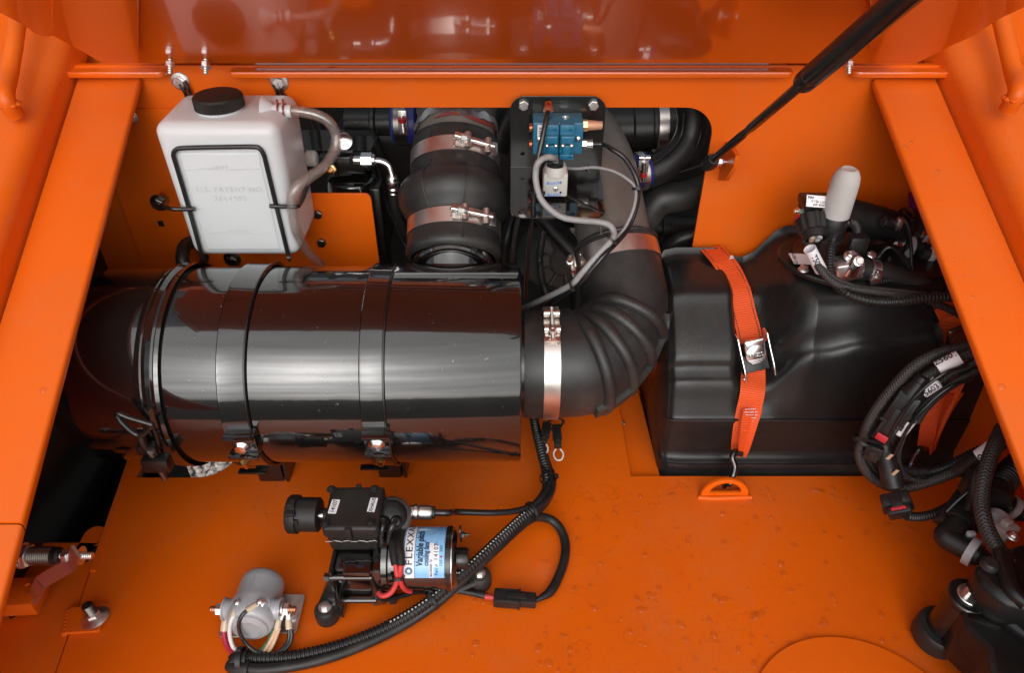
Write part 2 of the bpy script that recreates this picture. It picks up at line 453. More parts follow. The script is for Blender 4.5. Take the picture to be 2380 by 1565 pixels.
class MB:
    def __init__(self):
        self.v, self.f, self.uv = [], [], []

    def add(self, verts, faces, uvs=None):
        k = len(self.v)
        self.v += [V(q) for q in verts]
        self.f += [tuple(i + k for i in f) for f in faces]
        self.uv += uvs if uvs else [None] * len(faces)
        return self

    def bm(self, b, T=None):
        b.verts.index_update()
        vs = [(T @ v.co) if T else v.co.copy() for v in b.verts]
        fs = [[v.index for v in f.verts] for f in b.faces]
        b.free()
        return self.add(vs, fs)

    def box(self, c, s, T=None, bevel=0.0, seg=2, taper=None):
        b = bmesh.new()
        bmesh.ops.create_cube(b, size=1)
        for v in b.verts:
            v.co = V((v.co.x * s[0], v.co.y * s[1], v.co.z * s[2]))
            if taper and v.co.z < 0:
                v.co.x *= taper
                v.co.y *= taper
        if bevel:
            bmesh.ops.bevel(b, geom=b.edges[:] + b.verts[:], offset=bevel, segments=seg, profile=0.5, affect='EDGES', clamp_overlap=True)
        A = Matrix.Translation(V(c))
        return self.bm(b, (T @ A) if T else A)

    def lathe(self, prof, o, axis, seg=24, xhint=None, caps=True, arc=None):
        x, y, z = frame(axis, xhint)
        o = V(o)
        vs, fs, k = [], [], len(prof)
        full = arc is None
        a0, a1 = (0, 2 * math.pi) if full else arc
        n = seg if full else seg + 1
        for i in range(n):
            a = a0 + (a1 - a0) * i / seg
            d = x * math.cos(a) + y * math.sin(a)
            for r, h in prof:
                vs.append(o + d * r + z * h)
        for i in range(seg):
            j = (i + 1) % n if full else i + 1
            for q in range(k - 1):
                fs.append((i * k + q, j * k + q, j * k + q + 1, i * k + q + 1))
        if caps and full:
            if prof[0][0] > 1e-6:
                fs.append(tuple(i * k for i in reversed(range(n))))
            if prof[-1][0] > 1e-6:
                fs.append(tuple(i * k + k - 1 for i in range(n)))
        return self.add(vs, fs)

    def cyl(self, p0, p1, r, r1=None, seg=16, bev=0.0):
        p0, p1 = V(p0), V(p1)
        h = (p1 - p0).length
        r1 = r if r1 is None else r1
        pr = [(r, 0), (r1, h)] if not bev else [(r - bev, 0), (r, bev), (r1, h - bev), (r1 - bev, h)]
        return self.lathe(pr, p0, p1 - p0, seg)

    def hexa(self, p, axis, af, h, xhint=None, rot=0.0):
        x, y, z = frame(axis, xhint)
        r = af / math.sqrt(3)
        b = af * 0.06
        vs, p = [], V(p)
        for rr, hh in ((r, 0), (r, h - b), (r - b * 1.6, h)):
            for i in range(6):
                a = rot + math.pi / 3 * i
                vs.append(p + x * (rr * math.cos(a)) + y * (rr * math.sin(a)) + z * hh)
        fs = [tuple(reversed(range(6))), tuple(range(12, 18))]
        for q in (0, 6):
            for i in range(6):
                fs.append((q + i, q + (i + 1) % 6, q + 6 + (i + 1) % 6, q + 6 + i))
        return self.add(vs, fs)

    def tube(self, pts, r, seg=12, per=8, corr=None, step=None, smooth=True, caps=True, wall=None, flat=1.0):
        P = catmull(pts, per) if smooth and len(pts) > 2 else [V(q) for q in pts]
        if corr:
            P = resample(P, corr[0] / 4)
        elif step:
            P = resample(P, step)
        n = len(P)
        T = []
        for i in range(n):
            T.append((P[min(i + 1, n - 1)] - P[max(i - 1, 0)]).normalized())
        x, y, _ = frame(T[0])
        vs, L = [], 0.0
        Ls = []
        rr = r if callable(r) else (lambda t: r)
        if isinstance(r, (list, tuple)):
            rl = list(r)

            def rr(t):
                f = t * (len(rl) - 1)
                i = min(int(f), len(rl) - 2)
                return rl[i] + (rl[i + 1] - rl[i]) * (f - i)
        for i in range(n):
            if i:
                q = T[i - 1].rotation_difference(T[i])
                x = q @ x
                L += (P[i] - P[i - 1]).length
            x = (x - T[i] * x.dot(T[i])).normalized()
            y = T[i].cross(x)
            Ls.append(L)
            ra = rr(i / (n - 1))
            if corr:
                ra -= corr[1] * (1 if i % 4 in (0, 3) else 0)
            for k in range(seg):
                a = 2 * math.pi * k / seg
                vs.append(P[i] + x * (ra * math.cos(a)) + y * (ra * flat * math.sin(a)))
        fs, uv = [], []
        for i in range(n - 1):
            for k in range(seg):
                k2 = (k + 1) % seg
                fs.append((i * seg + k, i * seg + k2, (i + 1) * seg + k2, (i + 1) * seg + k))
                uv.append(((k / seg, Ls[i]), ((k + 1) / seg, Ls[i]), ((k + 1) / seg, Ls[i + 1]), (k / seg, Ls[i + 1])))
        if caps:
            fs.append(tuple(reversed(range(seg)))); uv.append(None)
            fs.append(tuple((n - 1) * seg + k for k in range(seg))); uv.append(None)
        self.add(vs, fs, uv)
        if wall:
            inner = MB().tube(pts, (lambda t: rr(t) - wall), seg, per, None, step, smooth, False)
            self.add(inner.v, [tuple(reversed(f)) for f in inner.f])
        return self

    def ribbon(self, pts, side, w, th, per=6, smooth=True):
        """flat webbing: pts along, side = list of width directions (one per point)"""
        P = catmull(pts, per) if smooth else [V(q) for q in pts]
        S = catmull(side, per) if smooth else [V(q) for q in side]
        Wd = catmull([V((q, 0, 0)) for q in w], per) if smooth else [V((q, 0, 0)) for q in w]
        n, vs, L, Ls = len(P), [], 0, []
        for i in range(n):
            t = (P[min(i + 1, n - 1)] - P[max(i - 1, 0)]).normalized()
            s = (S[i] - t * S[i].dot(t)).normalized()
            nn = t.cross(s)
            if i:
                L += (P[i] - P[i - 1]).length
            Ls.append(L)
            hw = Wd[i].x / 2
            for a, b in ((-1, -1), (1, -1), (1, 1), (-1, 1)):
                vs.append(P[i] + s * (a * hw) + nn * (b * th / 2))
        fs, uv = [], []
        for i in range(n - 1):
            for k in range(4):
                k2 = (k + 1) % 4
                fs.append((i * 4 + k, i * 4 + k2, i * 4 + 4 + k2, i * 4 + 4 + k))
                uv.append(((k / 4, Ls[i]), (k2 / 4, Ls[i]), (k2 / 4, Ls[i + 1]), (k / 4, Ls[i + 1])))
        fs += [(3, 2, 1, 0), tuple((n - 1) * 4 + k for k in range(4))]
        uv += [None, None]
        return self.add(vs, fs, uv)

    def strip(self, poly, d0, d1):
        """open or closed profile swept between two offsets"""
        return self

    def mesh(self, name, off=None, angle=38, recalc=True):
        me = bpy.data.meshes.new(name)
        o = V(off) if off is not None else V((0, 0, 0))
        me.from_pydata([v - o for v in self.v], [], self.f)
        if any(u for u in self.uv):
            lay = me.uv_layers.new(name='UVMap')
            for p, u in zip(me.polygons, self.uv):
                if u:
                    for li, c in zip(p.loop_indices, u):
                        lay.data[li].uv = c
        b = bmesh.new()
        b.from_mesh(me)
        if recalc:
            bmesh.ops.recalc_face_normals(b, faces=b.faces[:])
        b.to_mesh(me)
        b.free()
        me.shade_smooth()
        me.set_sharp_from_angle(angle=R(angle))
        return me


def tag(o, label=None, cat=None, group=None, kind=None):
    if label: o['label'] = label
    if cat: o['category'] = cat
    if group: o['group'] = group
    if kind: o['kind'] = kind
    return o


def thing(name, label, cat, loc, group=None):
    o = bpy.data.objects.new(name, None)
    o.empty_display_size = 0.02
    o.location = V(loc)
    COL.objects.link(o)
    return tag(o, label, cat, group)


def root_loc(o):
    p = V((0, 0, 0))
    while o is not None:
        p = p + V(o.location)
        o = o.parent
    return p


def obj(name, mb, m, parent=None, label=None, cat=None, group=None, kind=None, angle=38, origin=None, recalc=True):
    off = root_loc(parent) if parent is not None else (V(origin) if origin is not None else sum(mb.v, V((0, 0, 0))) / max(1, len(mb.v)))
    me = mb.mesh(name, off, angle, recalc)
    me.materials.append(M[m] if isinstance(m, str) else m)
    o = bpy.data.objects.new(name, me)
    if parent is not None:
        o.parent = parent
    else:
        o.location = off
    COL.objects.link(o)
    return tag(o, label, cat, group, kind)


def struct(name, mb, m, parent=None, angle=38):
    return obj(name, mb, m, parent, kind='structure' if parent is None else None, angle=angle)


def rrect(x0, x1, y0, y1, r, n=6):
    """rounded rectangle; r = one radius or four (x0y0, x1y0, x1y1, x0y1)"""
    rs = r if isinstance(r, (tuple, list)) else (r,) * 4
    out = []
    for (cx, cy, q), a0 in zip(((x0, y0, rs[0]), (x1, y0, rs[1]), (x1, y1, rs[2]), (x0, y1, rs[3])), (180, 270, 0, 90)):
        sx = 1 if cx == x0 else -1
        sy = 1 if cy == y0 else -1
        if q <= 0:
            out.append((cx, cy))
            continue
        for i in range(n + 1):
            a = R(a0 + 90 * i / n)
            out.append((cx + sx * q + q * math.cos(a), cy + sy * q + q * math.sin(a)))
    return out


def plate(outer, holes, th, T, bev=0.0):
    """flat sheet with holes: 2D outline in the frame T, thickness th centred on its plane; returns an MB"""
    cu = bpy.data.curves.new('tmp', 'CURVE')
    cu.dimensions = '2D'
    cu.fill_mode = 'BOTH'
    cu.extrude = max(1e-5, th / 2 - bev)
    cu.bevel_depth = bev
    cu.bevel_resolution = 1
    cu.offset = -bev
    for loop in [outer] + list(holes):
        s = cu.splines.new('POLY')
        s.points.add(len(loop) - 1)
        for p, q in zip(s.points, loop):
            p.co = (q[0], q[1], 0, 1)
        s.use_cyclic_u = True
    o = bpy.data.objects.new('tmp', cu)
    me = bpy.data.meshes.new_from_object(o)
    mb = MB()
    mb.add([T @ v.co for v in me.vertices], [tuple(p.vertices) for p in me.polygons])
    bpy.data.objects.remove(o)
    bpy.data.curves.remove(cu)
    bpy.data.meshes.remove(me)
    return mb


def text_mb(s, size, T=None, ext=0.0003, bold=0.0, fn=None, align='CENTER', space=1.0, shear=0.0):
    cu = bpy.data.curves.new('tmp', 'FONT')
    cu.body = s
    cu.size = size
    cu.extrude = ext
    cu.offset = bold
    cu.align_x = align
    cu.align_y = 'CENTER'
    cu.space_character = space
    cu.shear = shear
    cu.resolution_u = 3
    o = bpy.data.objects.new('tmp', cu)
    me = bpy.data.meshes.new_from_object(o)
    mb = MB()
    mb.add([(fn(v.co) if fn else (T @ v.co)) for v in me.vertices], [tuple(p.vertices) for p in me.polygons])
    bpy.data.objects.remove(o)
    bpy.data.curves.remove(cu)
    bpy.data.meshes.remove(me)
    return mb


def lettering(s, size, T, m, parent, name='lettering', **kw):
    mb = text_mb(s, size, T, **kw)
    return obj(name, mb, m, parent, angle=60)


_bolt_mesh = {}


def bolt_mesh(af, h, flange, m, marks):
    key = (af, h, flange, m, marks)
    if key not in _bolt_mesh:
        mb = MB()
        z0 = 0
        if flange:
            mb.lathe([(flange, 0), (flange, 0.0012), (flange * 0.93, 0.0022), (af * 0.5, 0.0030)], (0, 0, 0), Z, 24)
            z0 = 0.0026
        mb.hexa((0, 0, z0), Z, af, h, rot=0.3)
        if marks:
            for i in range(3):
                a = 0.5 + i * 0.5
                mb.box((0, 0, 0), (af * 0.05, af * 0.22, 0.0006), T=Matrix.Rotation(a, 4, 'Z') @ Matrix.Translation((0, af * 0.26, z0 + h)))
            mb.lathe([(af * 0.30, 0), (af * 0.28, 0.0003), (0.0, 0.0003)], (0, 0, z0 + h - 0.0001), Z, 16)
        me = mb.mesh('bolt', None, 30)
        me.materials.append(M[m])
        _bolt_mesh[key] = me
    return _bolt_mesh[key]


def bolt(label, p, n, af=0.014, h=0.007, flange=0.0, m='steel', marks=True, rot=0.0, group=None, parent=None, name='bolt'):
    o = bpy.data.objects.new(name, bolt_mesh(af, h, flange, m, marks))
    x, y, z = frame(n)
    T = mtx((0, 0, 0), x, y, z) @ Matrix.Rotation(rot, 4, 'Z')
    o.rotation_euler = T.to_euler()
    if parent is not None:
        o.parent = parent
        o.location = V(p) - root_loc(parent)
    else:
        o.location = V(p)
        tag(o, label, 'bolt', group)
    COL.objects.link(o)
    return o


def threaded(mb, p0, p1, r, pitch=0.0025, depth=0.0008, seg=14):
    p0, p1 = V(p0), V(p1)
    h = (p1 - p0).length
    n = max(3, int(h / pitch))
    pr = []
    for i in range(n):
        pr += [(r - depth, h * i / n), (r, h * (i + 0.5) / n)]
    pr += [(r - depth, h), (0.0, h)]
    return mb.lathe(pr, p0, p1 - p0, seg)
# ================================================================== the setting: orange bodywork, deck, ground
YW = 1.24                      # front face of the bulkhead
FLAT = Matrix.Identity(4)
WALL = mtx((0, 0, 0), X, Z, -Y)   # sheet coordinates (x, z) on an upright plane facing the viewer

# ground far below the machine
struct('ground', MB().add([(-400, -400, -1.35), (400, -400, -1.35), (400, 400, -1.35), (-400, 400, -1.35)], [(0, 1, 2, 3)]), 'ground')


struct('gravel_pad', MB().add([(-14, 1.3, -1.346), (-1.2, 1.3, -1.346), (-1.2, 16, -1.346), (-14, 16, -1.346)], [(0, 1, 2, 3)]), 'gravel_pad')


def stones():
    mb = MB()
    rnd = random.Random(3)
    for i in range(2600):
        x, y = rnd.uniform(-1.95, -0.75), rnd.uniform(1.75, 2.6)
        s = rnd.uniform(0.010, 0.021)
        b = bmesh.new()
        bmesh.ops.create_icosphere(b, subdivisions=1, radius=s)
        for v in b.verts:
            v.co *= rnd.uniform(0.75, 1.15)
            v.co.z *= 0.7
        mb.bm(b, Matrix.Translation((x, y, -1.335 + rnd.uniform(-0.008, 0.012))) @ Matrix.Rotation(rnd.uniform(0, 6), 4, 'Z'))
    return mb


obj('gravel', stones(), 'gravel', label='pale gravel seen through the slot in the orange deck', cat='gravel', kind='stuff', angle=20)

# deck: outline on z = 0 (top face), sheet 8 mm
D0 = W(285, 1110, z=0)
D1 = W(130, 1565, z=0)
slope = (D1.x - D0.x) / (D1.y - D0.y)


def deck_x(y):
    return D0.x + slope * (y - D0.y)


WELL_X, WELL_Y = 0.2215, 0.926
deck_outer = [(deck_x(0.22), 0.22), (1.25, 0.22), (1.25, WELL_Y), (WELL_X, WELL_Y), (WELL_X, 1.238), (deck_x(1.238), 1.238)]
slot_l, slot_r = W(312, 1111, z=0).x, W(540, 1090, z=0).x
sy = W(400, 1110, z=0).y
slot = rrect(slot_l, slot_r, sy, 1.12, (0.002, 0.06, 0.02, 0.002))
deck = struct('deck', plate(deck_outer, [slot], 0.008, Matrix.Translation((0, 0, -0.004)), 0.001), 'orange_deck')

# left lower side plate beside the deck (2 mm lower, a dark seam between)
xs = lambda y: deck_x(y) - 0.003
YS = W(150, 1262, z=-0.003).y
side_outer = [(xs(0.22), 0.22), (xs(YS), YS), (-1.0, YS), (-1.0, 0.22)]
q0, q1 = W(215, 1290, z=-0.006), W(36, 1420, z=-0.006)
holes = [rrect(q0.x - 0.030, q0.x + 0.004, q0.y - 0.02, q0.y + 0.055, 0.016),
         [(q1.x - 0.022, q1.y + 0.025), (q1.x + 0.022, q1.y + 0.025), (q1.x + 0.014, q1.y - 0.006), (q1.x + 0.002, q1.y - 0.016), (q1.x - 0.006, q1.y - 0.010)]]
struct('side_deck', plate(side_outer, holes, 0.008, Matrix.Translation((0, 0, -0.007)), 0.001), 'orange')

# flange along the deck's left edge (low upright lip seen as a bright line)
mb = MB()
a, b_ = V((deck_x(0.72), 0.72, 0)), V((deck_x(1.236), 1.236, 0))
for s in (0,):
    mb.add([a + V((0, 0, -0.05)), b_ + V((0, 0, -0.05)), b_ + V((0, 0, 0.004)), a + V((0, 0, 0.004)),
            a + V((0.009, 0, -0.05)), b_ + V((0.009, 0, -0.05)), b_ + V((0.009, 0, 0.004)), a + V((0.009, 0, 0.004))],
           [(0, 1, 2, 3), (4, 7, 6, 5), (3, 2, 6, 7), (0, 3, 7, 4), (1, 5, 6, 2)])
struct('deck_flange', mb, 'orange')

# black inner side panels beneath the rails and the underside
struct('dark_backing', MB().box((-0.80, 0.48, -0.10), (0.42, 0.60, 0.01)), 'void')  # dark sheet added below the side plate so its holes look dark
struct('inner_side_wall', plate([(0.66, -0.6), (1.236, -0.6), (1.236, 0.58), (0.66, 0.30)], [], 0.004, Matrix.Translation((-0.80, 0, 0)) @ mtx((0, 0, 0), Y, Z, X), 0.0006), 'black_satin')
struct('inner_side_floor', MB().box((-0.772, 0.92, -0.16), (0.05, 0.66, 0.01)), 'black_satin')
sq = W(115, 1215, z=-0.10)
obj('round_housing', MB().lathe([(0.0, 0.06), (0.05, 0.06), (0.062, 0.052), (0.068, 0.03), (0.070, -0.06)], sq, V((0.45, -0.5, 0.6)), 40), 'black_satin', label='dark round housing in the shadow beneath the left side rail', cat='housing')
obj('side_beam', MB().box((-0.775, 0.95, -0.10), (0.03, 0.50, 0.05), bevel=0.004), 'black_satin', label='dark beam in the recess left of the deck edge', cat='beam')
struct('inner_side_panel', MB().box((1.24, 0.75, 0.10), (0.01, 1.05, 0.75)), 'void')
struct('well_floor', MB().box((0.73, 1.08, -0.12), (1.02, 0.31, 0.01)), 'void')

# bulkhead with the large rounded opening
op_r, op_t = W(1650, 340, y=YW).x, W(1300, 250, y=YW).z
op_l = W(690, 300, y=YW).x
opening = rrect(op_l, op_r, 0.02, op_t, (0.02, 0.02, 0.052, 0.03), 10)
bulk_outer = [(-0.99, -0.12), (1.24, -0.12), (1.24, 0.653), (-0.99, 0.653)]
tiny = []
hq = W(659, 225, y=YW)
tiny.append([(hq.x + 0.006 * math.cos(i * R(30)), hq.z + 0.006 * math.sin(i * R(30))) for i in range(12)])
struct('bulkhead', plate(bulk_outer, [opening] + tiny, 0.006, Matrix.Translation((0, YW + 0.003, 0)) @ WALL, 0.0008), 'orange')
# second sheet on the left end of the bulkhead: its upright edge shows
ex = W(300, 515, y=YW).x
struct('bulkhead_sheet', plate([(ex, -0.11), (op_l - 0.002, -0.11), (op_l - 0.002, op_t), (ex, op_t)], [], 0.004, Matrix.Translation((0, YW - 0.0045, 0)) @ WALL, 0.0008), 'orange')

# ledge inside the well's left edge
l0, l1 = W(1437, 935, z=-0.012), W(1535, 1107, z=-0.012)
lx = W(1535, 1105, z=-0.012).x
hole = W(1484, 911, z=-0.012)
struct('well_ledge', plate([(WELL_X - 0.03, WELL_Y - 0.03), (lx, WELL_Y - 0.03), (lx - 0.010, 1.236), (WELL_X - 0.03, 1.236)],
                           [[(hole.x + 0.004 * math.cos(i * R(30)), hole.y + 0.004 * math.sin(i * R(30))) for i in range(12)]],
                           0.006, Matrix.Translation((0, 0, -0.015)), 0.0006), 'orange')

# hinge lips on top of the bulkhead
for (xa, xb, rl, rr_) in ((150, 378, 0, 0.012), (530, 1848, 0.008, 0.012), (1985, 2230, 0.014, 0)):
    p, q = W(xa, 168, y=1.215), W(xb, 168, y=1.215)
    T = Matrix.Translation((0, 0, 0.6455))
    mb = plate(rrect(p.x, q.x, 1.214, 1.262, (rl, rr_, 0, 0)), [], 0.010, T, 0.002)
    struct('hinge_lip', mb, 'orange_gloss')

# ------------------------------------------------------------------ side rails (profile swept along a falling line)
P0L = W(325, 180, y=1.232)
P0R = W(2031, 183, y=1.232)
FALL = 0.468


def rail_dir(p0, px, py):
    """direction of a rail that falls FALL per metre and passes the pixel"""
    r = ray(px, py)
    k = -r.z / r.y
    y = (CAM_H - p0.z + FALL * p0.y) / (k + FALL)
    q = W(px, py, y=y)
    return (q - p0) / (p0.y - y)


RDL = rail_dir(P0L, 47, 1230)
RDR = rail_dir(P0R, 2394, 1133)
RD = RDL


def rail(p0, sgn, s0, s1, prof, th=0.004):
    mb = MB()
    rd = RDL if sgn < 0 else RDR
    a = p0 + rd * s0
    c = p0 + rd * s1
    n = len(prof)
    vs = []
    for base in (a, c):
        for (u, w) in prof:
            vs.append(base + V((sgn * u, 0, 0)) + V((0, 0.0, w)))
    # thickness, towards below
    for base in (a, c):
        for (u, w) in prof:
            vs.append(base + V((sgn * (u + th * 0.4), 0, 0)) + V((0, 0.0, w - th)))
    fs = []
    for i in range(n - 1):
        fs.append((i, i + 1, n + i + 1, n + i))
        fs.append((2 * n + i, 3 * n + i, 3 * n + i + 1, 2 * n + i + 1))
    fs.append((0, n, 3 * n, 2 * n))
    fs.append((n - 1, 3 * n - 1, 4 * n - 1, 2 * n - 1))
    for k in range(n - 1):
        fs.append((n + k, n + k + 1, 3 * n + k + 1, 3 * n + k))
        fs.append((k, 2 * n + k, 2 * n + k + 1, k + 1))
    return mb.add(vs, fs)


def side_profile(wd):
    pr = [(0.0, -0.011), (0.0, -0.004), (0.0015, -0.001), (0.005, 0.0), (wd - 0.004, 0.0)]
    return pr


def cove(wd):
    pr = []
    for i in range(9):
        t = i / 8
        a = R(90 * t)
        pr.append((wd + 0.002 + 0.03 * (1 - math.cos(a)), 0.028 + 0.03 * math.sin(a)))
    return [(wd, -0.012), (wd + 0.001, 0.0)] + pr + [(wd + 0.06, 0.062), (wd + 0.088, 0.060), (wd + 0.097, 0.052), (wd + 0.10, 0.03), (wd + 0.101, -0.75)]


for nm, P0, sg in (('left', P0L, -1), ('right', P0R, 1)):
    wd = 0.106
    struct('side_rail', rail(P0, sg, 0.0, 0.665 if sg < 0 else 1.0, side_profile(wd)), 'orange', angle=50)
    struct('fender', rail(P0, sg, -0.06, 1.0, cove(wd)), 'orange', angle=50)
struct('side_rail', rail(P0L, -1, 0.668, 1.0, side_profile(0.106)), 'orange', angle=50)

for xa, xb2 in ((-0.99, -0.45), (0.45, 1.1)):
    struct('corner_plate', MB().box(((xa + xb2) / 2, 1.315, 0.70), (xb2 - xa, 0.004, 0.25)), 'orange')
# ------------------------------------------------------------------ raised hood behind
HB = V((0, 1.1975, 0.668))
HU = V((0, -math.cos(R(38)), math.sin(R(38))))       # the open hood rises towards the viewer, above the frame
HN = V((0, -math.sin(R(38)), -math.cos(R(38))))      # its inner face looks down into the bay


def H(px, py):
    return WP(px, py, HB, HN)


hood = thing('engine_hood', 'raised glossy orange hood standing open behind the engine bay', 'hood', HB)
HT = mtx(HB, X, HU, X.cross(HU))


def h2(px, py):
    p = H(px, py) - HB
    return (p.x, p.dot(HU))


outl = [h2(-60, -2), h2(60, 61), h2(78, 76), h2(100, 84), h2(125, 84), h2(190, 119), h2(240, 147),
        h2(2130, 147), h2(2215, 104), h2(2262, 84), h2(2320, 45), h2(2440, -12)]
top = 0.62
outl += [(outl[-1][0], top), (outl[0][0], top)]
obj('inner_panel', plate(outl, [], 0.004, HT @ Matrix.Translation((0, 0, -0.002)), 0.0008), 'orange_gloss', hood)
x0, x1 = outl[0][0], outl[-3][0]
obj('hinge_strip', MB().add([V((-0.62, 1.1990, 0.6700)), V((0.62, 1.1990, 0.6700)), V((0.62, 1.30, 0.675)), V((-0.62, 1.30, 0.675)), V((-0.62, 1.1990, 0.6740)), V((0.62, 1.1990, 0.6740)), V((0.62, 1.30, 0.679)), V((-0.62, 1.30, 0.679))],
    [(0, 1, 2, 3), (7, 6, 5, 4), (0, 4, 5, 1), (1, 5, 6, 2), (2, 6, 7, 3), (3, 7, 4, 0)]), 'orange_gloss', hood)
for xx in (x0, x1):  # flanges added out of view to keep side sky light off the bay
    a, b_ = HB + HU * 0.32 + X * xx, HB + HU * top + X * xx
    c, d = b_ + V((0, 0.0, -0.06)), a + V((0, 0, -0.02))
    t4 = V((0.004 if xx > 0 else -0.004, 0, 0))
    obj('added_side_flange', MB().add([a, b_, c, d, a + t4, b_ + t4, c + t4, d + t4], [(0, 1, 2, 3), (7, 6, 5, 4), (0, 4, 5, 1), (1, 5, 6, 2), (2, 6, 7, 3), (3, 7, 4, 0)]), 'orange_gloss', hood)
# folded stiffeners on the hood's inner face, left and right
for (xa, xb) in ((120, 322), (2100, 2290)):
    mb = plate([h2(xa, 60), h2(xa + 90, 108), h2(xb if xa < 1000 else xa + 60, 110), h2(xb, -40), h2(xa, -40)] if xa < 1000 else
               [h2(2022, 102), h2(2190, 100), h2(2280, 50), h2(2280, -40), h2(2022, -40)], [], 0.006, HT @ Matrix.Translation((0, 0, 0.003)), 0.001)
    obj('stiffener_plate', mb, 'orange_gloss', hood)

# studs with nuts sticking out of the hood's lower edge
for i, (sx, lab) in enumerate(((395, 'left stud with nut on the hood edge above the coolant tank'),
                               (478, 'second stud with nut on the hood edge above the tank cap'),
                               (1973, 'stud with nut on the hood edge beneath the gas strut'))):
    b0 = H(sx, 136)
    t = thing('hood_stud', lab, 'stud', b0, 'studs on the hood edge')
    ax = HN
    obj('thread', threaded(MB(), b0, b0 + ax * 0.024, 0.0042, 0.003), 'steel', t)
    mb = MB().hexa(b0 + ax * 0.006, ax, 0.0125, 0.007)
    mb.lathe([(0.009, 0), (0.009, 0.0015)], b0 + ax * 0.0130, ax, 18)
    obj('nut', mb, 'chrome', t)

# grab rails standing on the fenders
for (pts, lab) in ((((43, 30), (35, 90), (22, 170), (13, 225)), 'orange tubular grab rail at the upper left corner beside gravel'),
                   (((2322, 25), (2340, 100), (2356, 170), (2365, 212)), 'orange tubular grab rail at the upper right corner')):
    PP = [W(x, y, y=1.22 - 0.05 * i) for i, (x, y) in enumerate(pts)]
    t = thing('grab_rail', lab, 'grab rail', PP[-1])
    up = PP[0] + (PP[0] - PP[1]) * 1.2
    obj('tube', MB().tube([up] + PP + [PP[-1] + V((0, 0.004, -0.03))], 0.0125, 16), 'orange', t)
    mb = MB()
    for k in range(9):
        a = k * R(40)
        mb.lathe([(0.0, -0.004), (0.004, -0.002), (0.0055, 0.001), (0.003, 0.004), (0, 0.005)], PP[-1] + V((0.013 * math.cos(a), 0.01 * math.sin(a), -0.012)), Z, 8)
    obj('weld_bead', mb, 'orange', t)
# ================================================================== air cleaner
AY, AZ, AR = 0.962, 0.2425, 0.165
AX0 = V((0, AY, AZ))


def ax(px, r=AR):
    """x of a feature seen on the near side of the air cleaner"""
    return (px - 1190) / FPX * (1.255 - r)


def ring(mb, x0, x1, r0, r1=None, ro=None):
    pass


af = thing('air_cleaner', 'large glossy black cylindrical air cleaner lying across the bay', 'air cleaner', V((-0.3, AY, 0)))
xr = ax(1212)
xb = ax(352)
pr = [(0.05, 0), (AR - 0.006, 0), (AR - 0.001, 0.002), (AR, 0.006), (AR, xr - xb)]
pr = [(AR - 0.030, xr - xb - 0.0), ] and [(AR, 0), (AR, xr - xb - 0.003), (AR - 0.002, xr - xb), (AR - 0.006, xr - xb - 0.001), (AR - 0.008, xr - xb - 0.02), (0.09, xr - xb - 0.02)]
obj('body', MB().lathe(pr, V((xb, AY, AZ)), X, 96, caps=False), 'black_gloss', af)
xc = ax(312)
# end cap with rolled rim
pr = [(0.0, -0.165), (0.10, -0.162), (0.142, -0.152), (0.158, -0.130), (0.161, -0.10), (0.162, -0.03), (AR - 0.004, -0.004), (AR + 0.003, 0.0), (AR + 0.004, 0.008), (AR + 0.001, 0.013)]
obj('end_cap', MB().lathe(pr, V((xc, AY, AZ)), X, 96, caps=False), 'black_gloss', af)
# clamp ring with two ridges
w_ = xb - xc
pr = [(AR, 0.010), (AR + 0.006, 0.012), (AR + 0.007, 0.018), (AR + 0.002, 0.023), (AR + 0.002, 0.027), (AR + 0.007, 0.031), (AR + 0.006, 0.037), (AR, w_ + 0.004)]
obj('clamp_ring', MB().lathe(pr, V((xc, AY, AZ)), X, 96, caps=False), 'black_gloss', af)
# outlet neck, rising away from the viewer
HD = V((0, math.cos(R(38)), math.sin(R(38))))
hx = W(1052, 520, y=1.13).x
neck0 = V((hx, AY, AZ))
obj('outlet_neck', MB().lathe([(0.070, 0.10), (0.070, 0.186), (0.072, 0.19), (0.072, 0.23)], neck0, HD, 48, caps=False), 'black_gloss', af)


def saddle(px0, px1, a0, a1, dr):
    """curved skin on the cylinder between two angles (measured from the viewer side upwards)"""
    mb = MB()
    xa, xb2 = ax(px0, 0.05), ax(px1, 0.05)
    n, vs, fs = 18, [], []
    for i in range(n + 1):
        a = R(a0 + (a1 - a0) * i / n)
        for x in (xa, xb2):
            for rr in (AR + 0.0005, AR + dr):
                vs.append(V((x, AY - rr * math.cos(a), AZ + rr * math.sin(a))))
    for i in range(n):
        k = i * 4
        fs += [(k + 1, k + 3, k + 7, k + 5), (k, k + 1, k + 5, k + 4), (k + 2, k + 6, k + 7, k + 3)]
    fs += [(0, 2, 3, 1), (n * 4, n * 4 + 1, n * 4 + 3, n * 4 + 2)]
    return mb.add(vs, fs)


obj('outlet_saddle', saddle(902, 1204, 98, 165, 0.005), 'black_gloss', af)
# collar round the neck where it meets the skin
mb = MB().tube([neck0 + HD * (0.168 - 0.012 * math.cos(2 * i * R(15))) + X * (0.078 * math.cos(i * R(15))) + V((0, -HD.z, HD.y)) * (0.078 * math.sin(i * R(15))) for i in range(24)] + [neck0 + HD * (0.168 - 0.012) + X * 0.078], 0.006, 8, 3)
obj('outlet_collar', mb, 'black_gloss', af)
# inlet spigot inside the elbow
obj('inlet_spigot', MB().lathe([(0.087, -0.03), (0.087, 0.05)], V((xr, AY, AZ)), X, 48, caps=False), 'black_satin', af)

# wire toggle latch on the clamp ring
lat = thing('toggle_latch', 'black wire toggle latch with threaded rod on the clamp ring', 'latch', W(340, 1000, y=0.80))


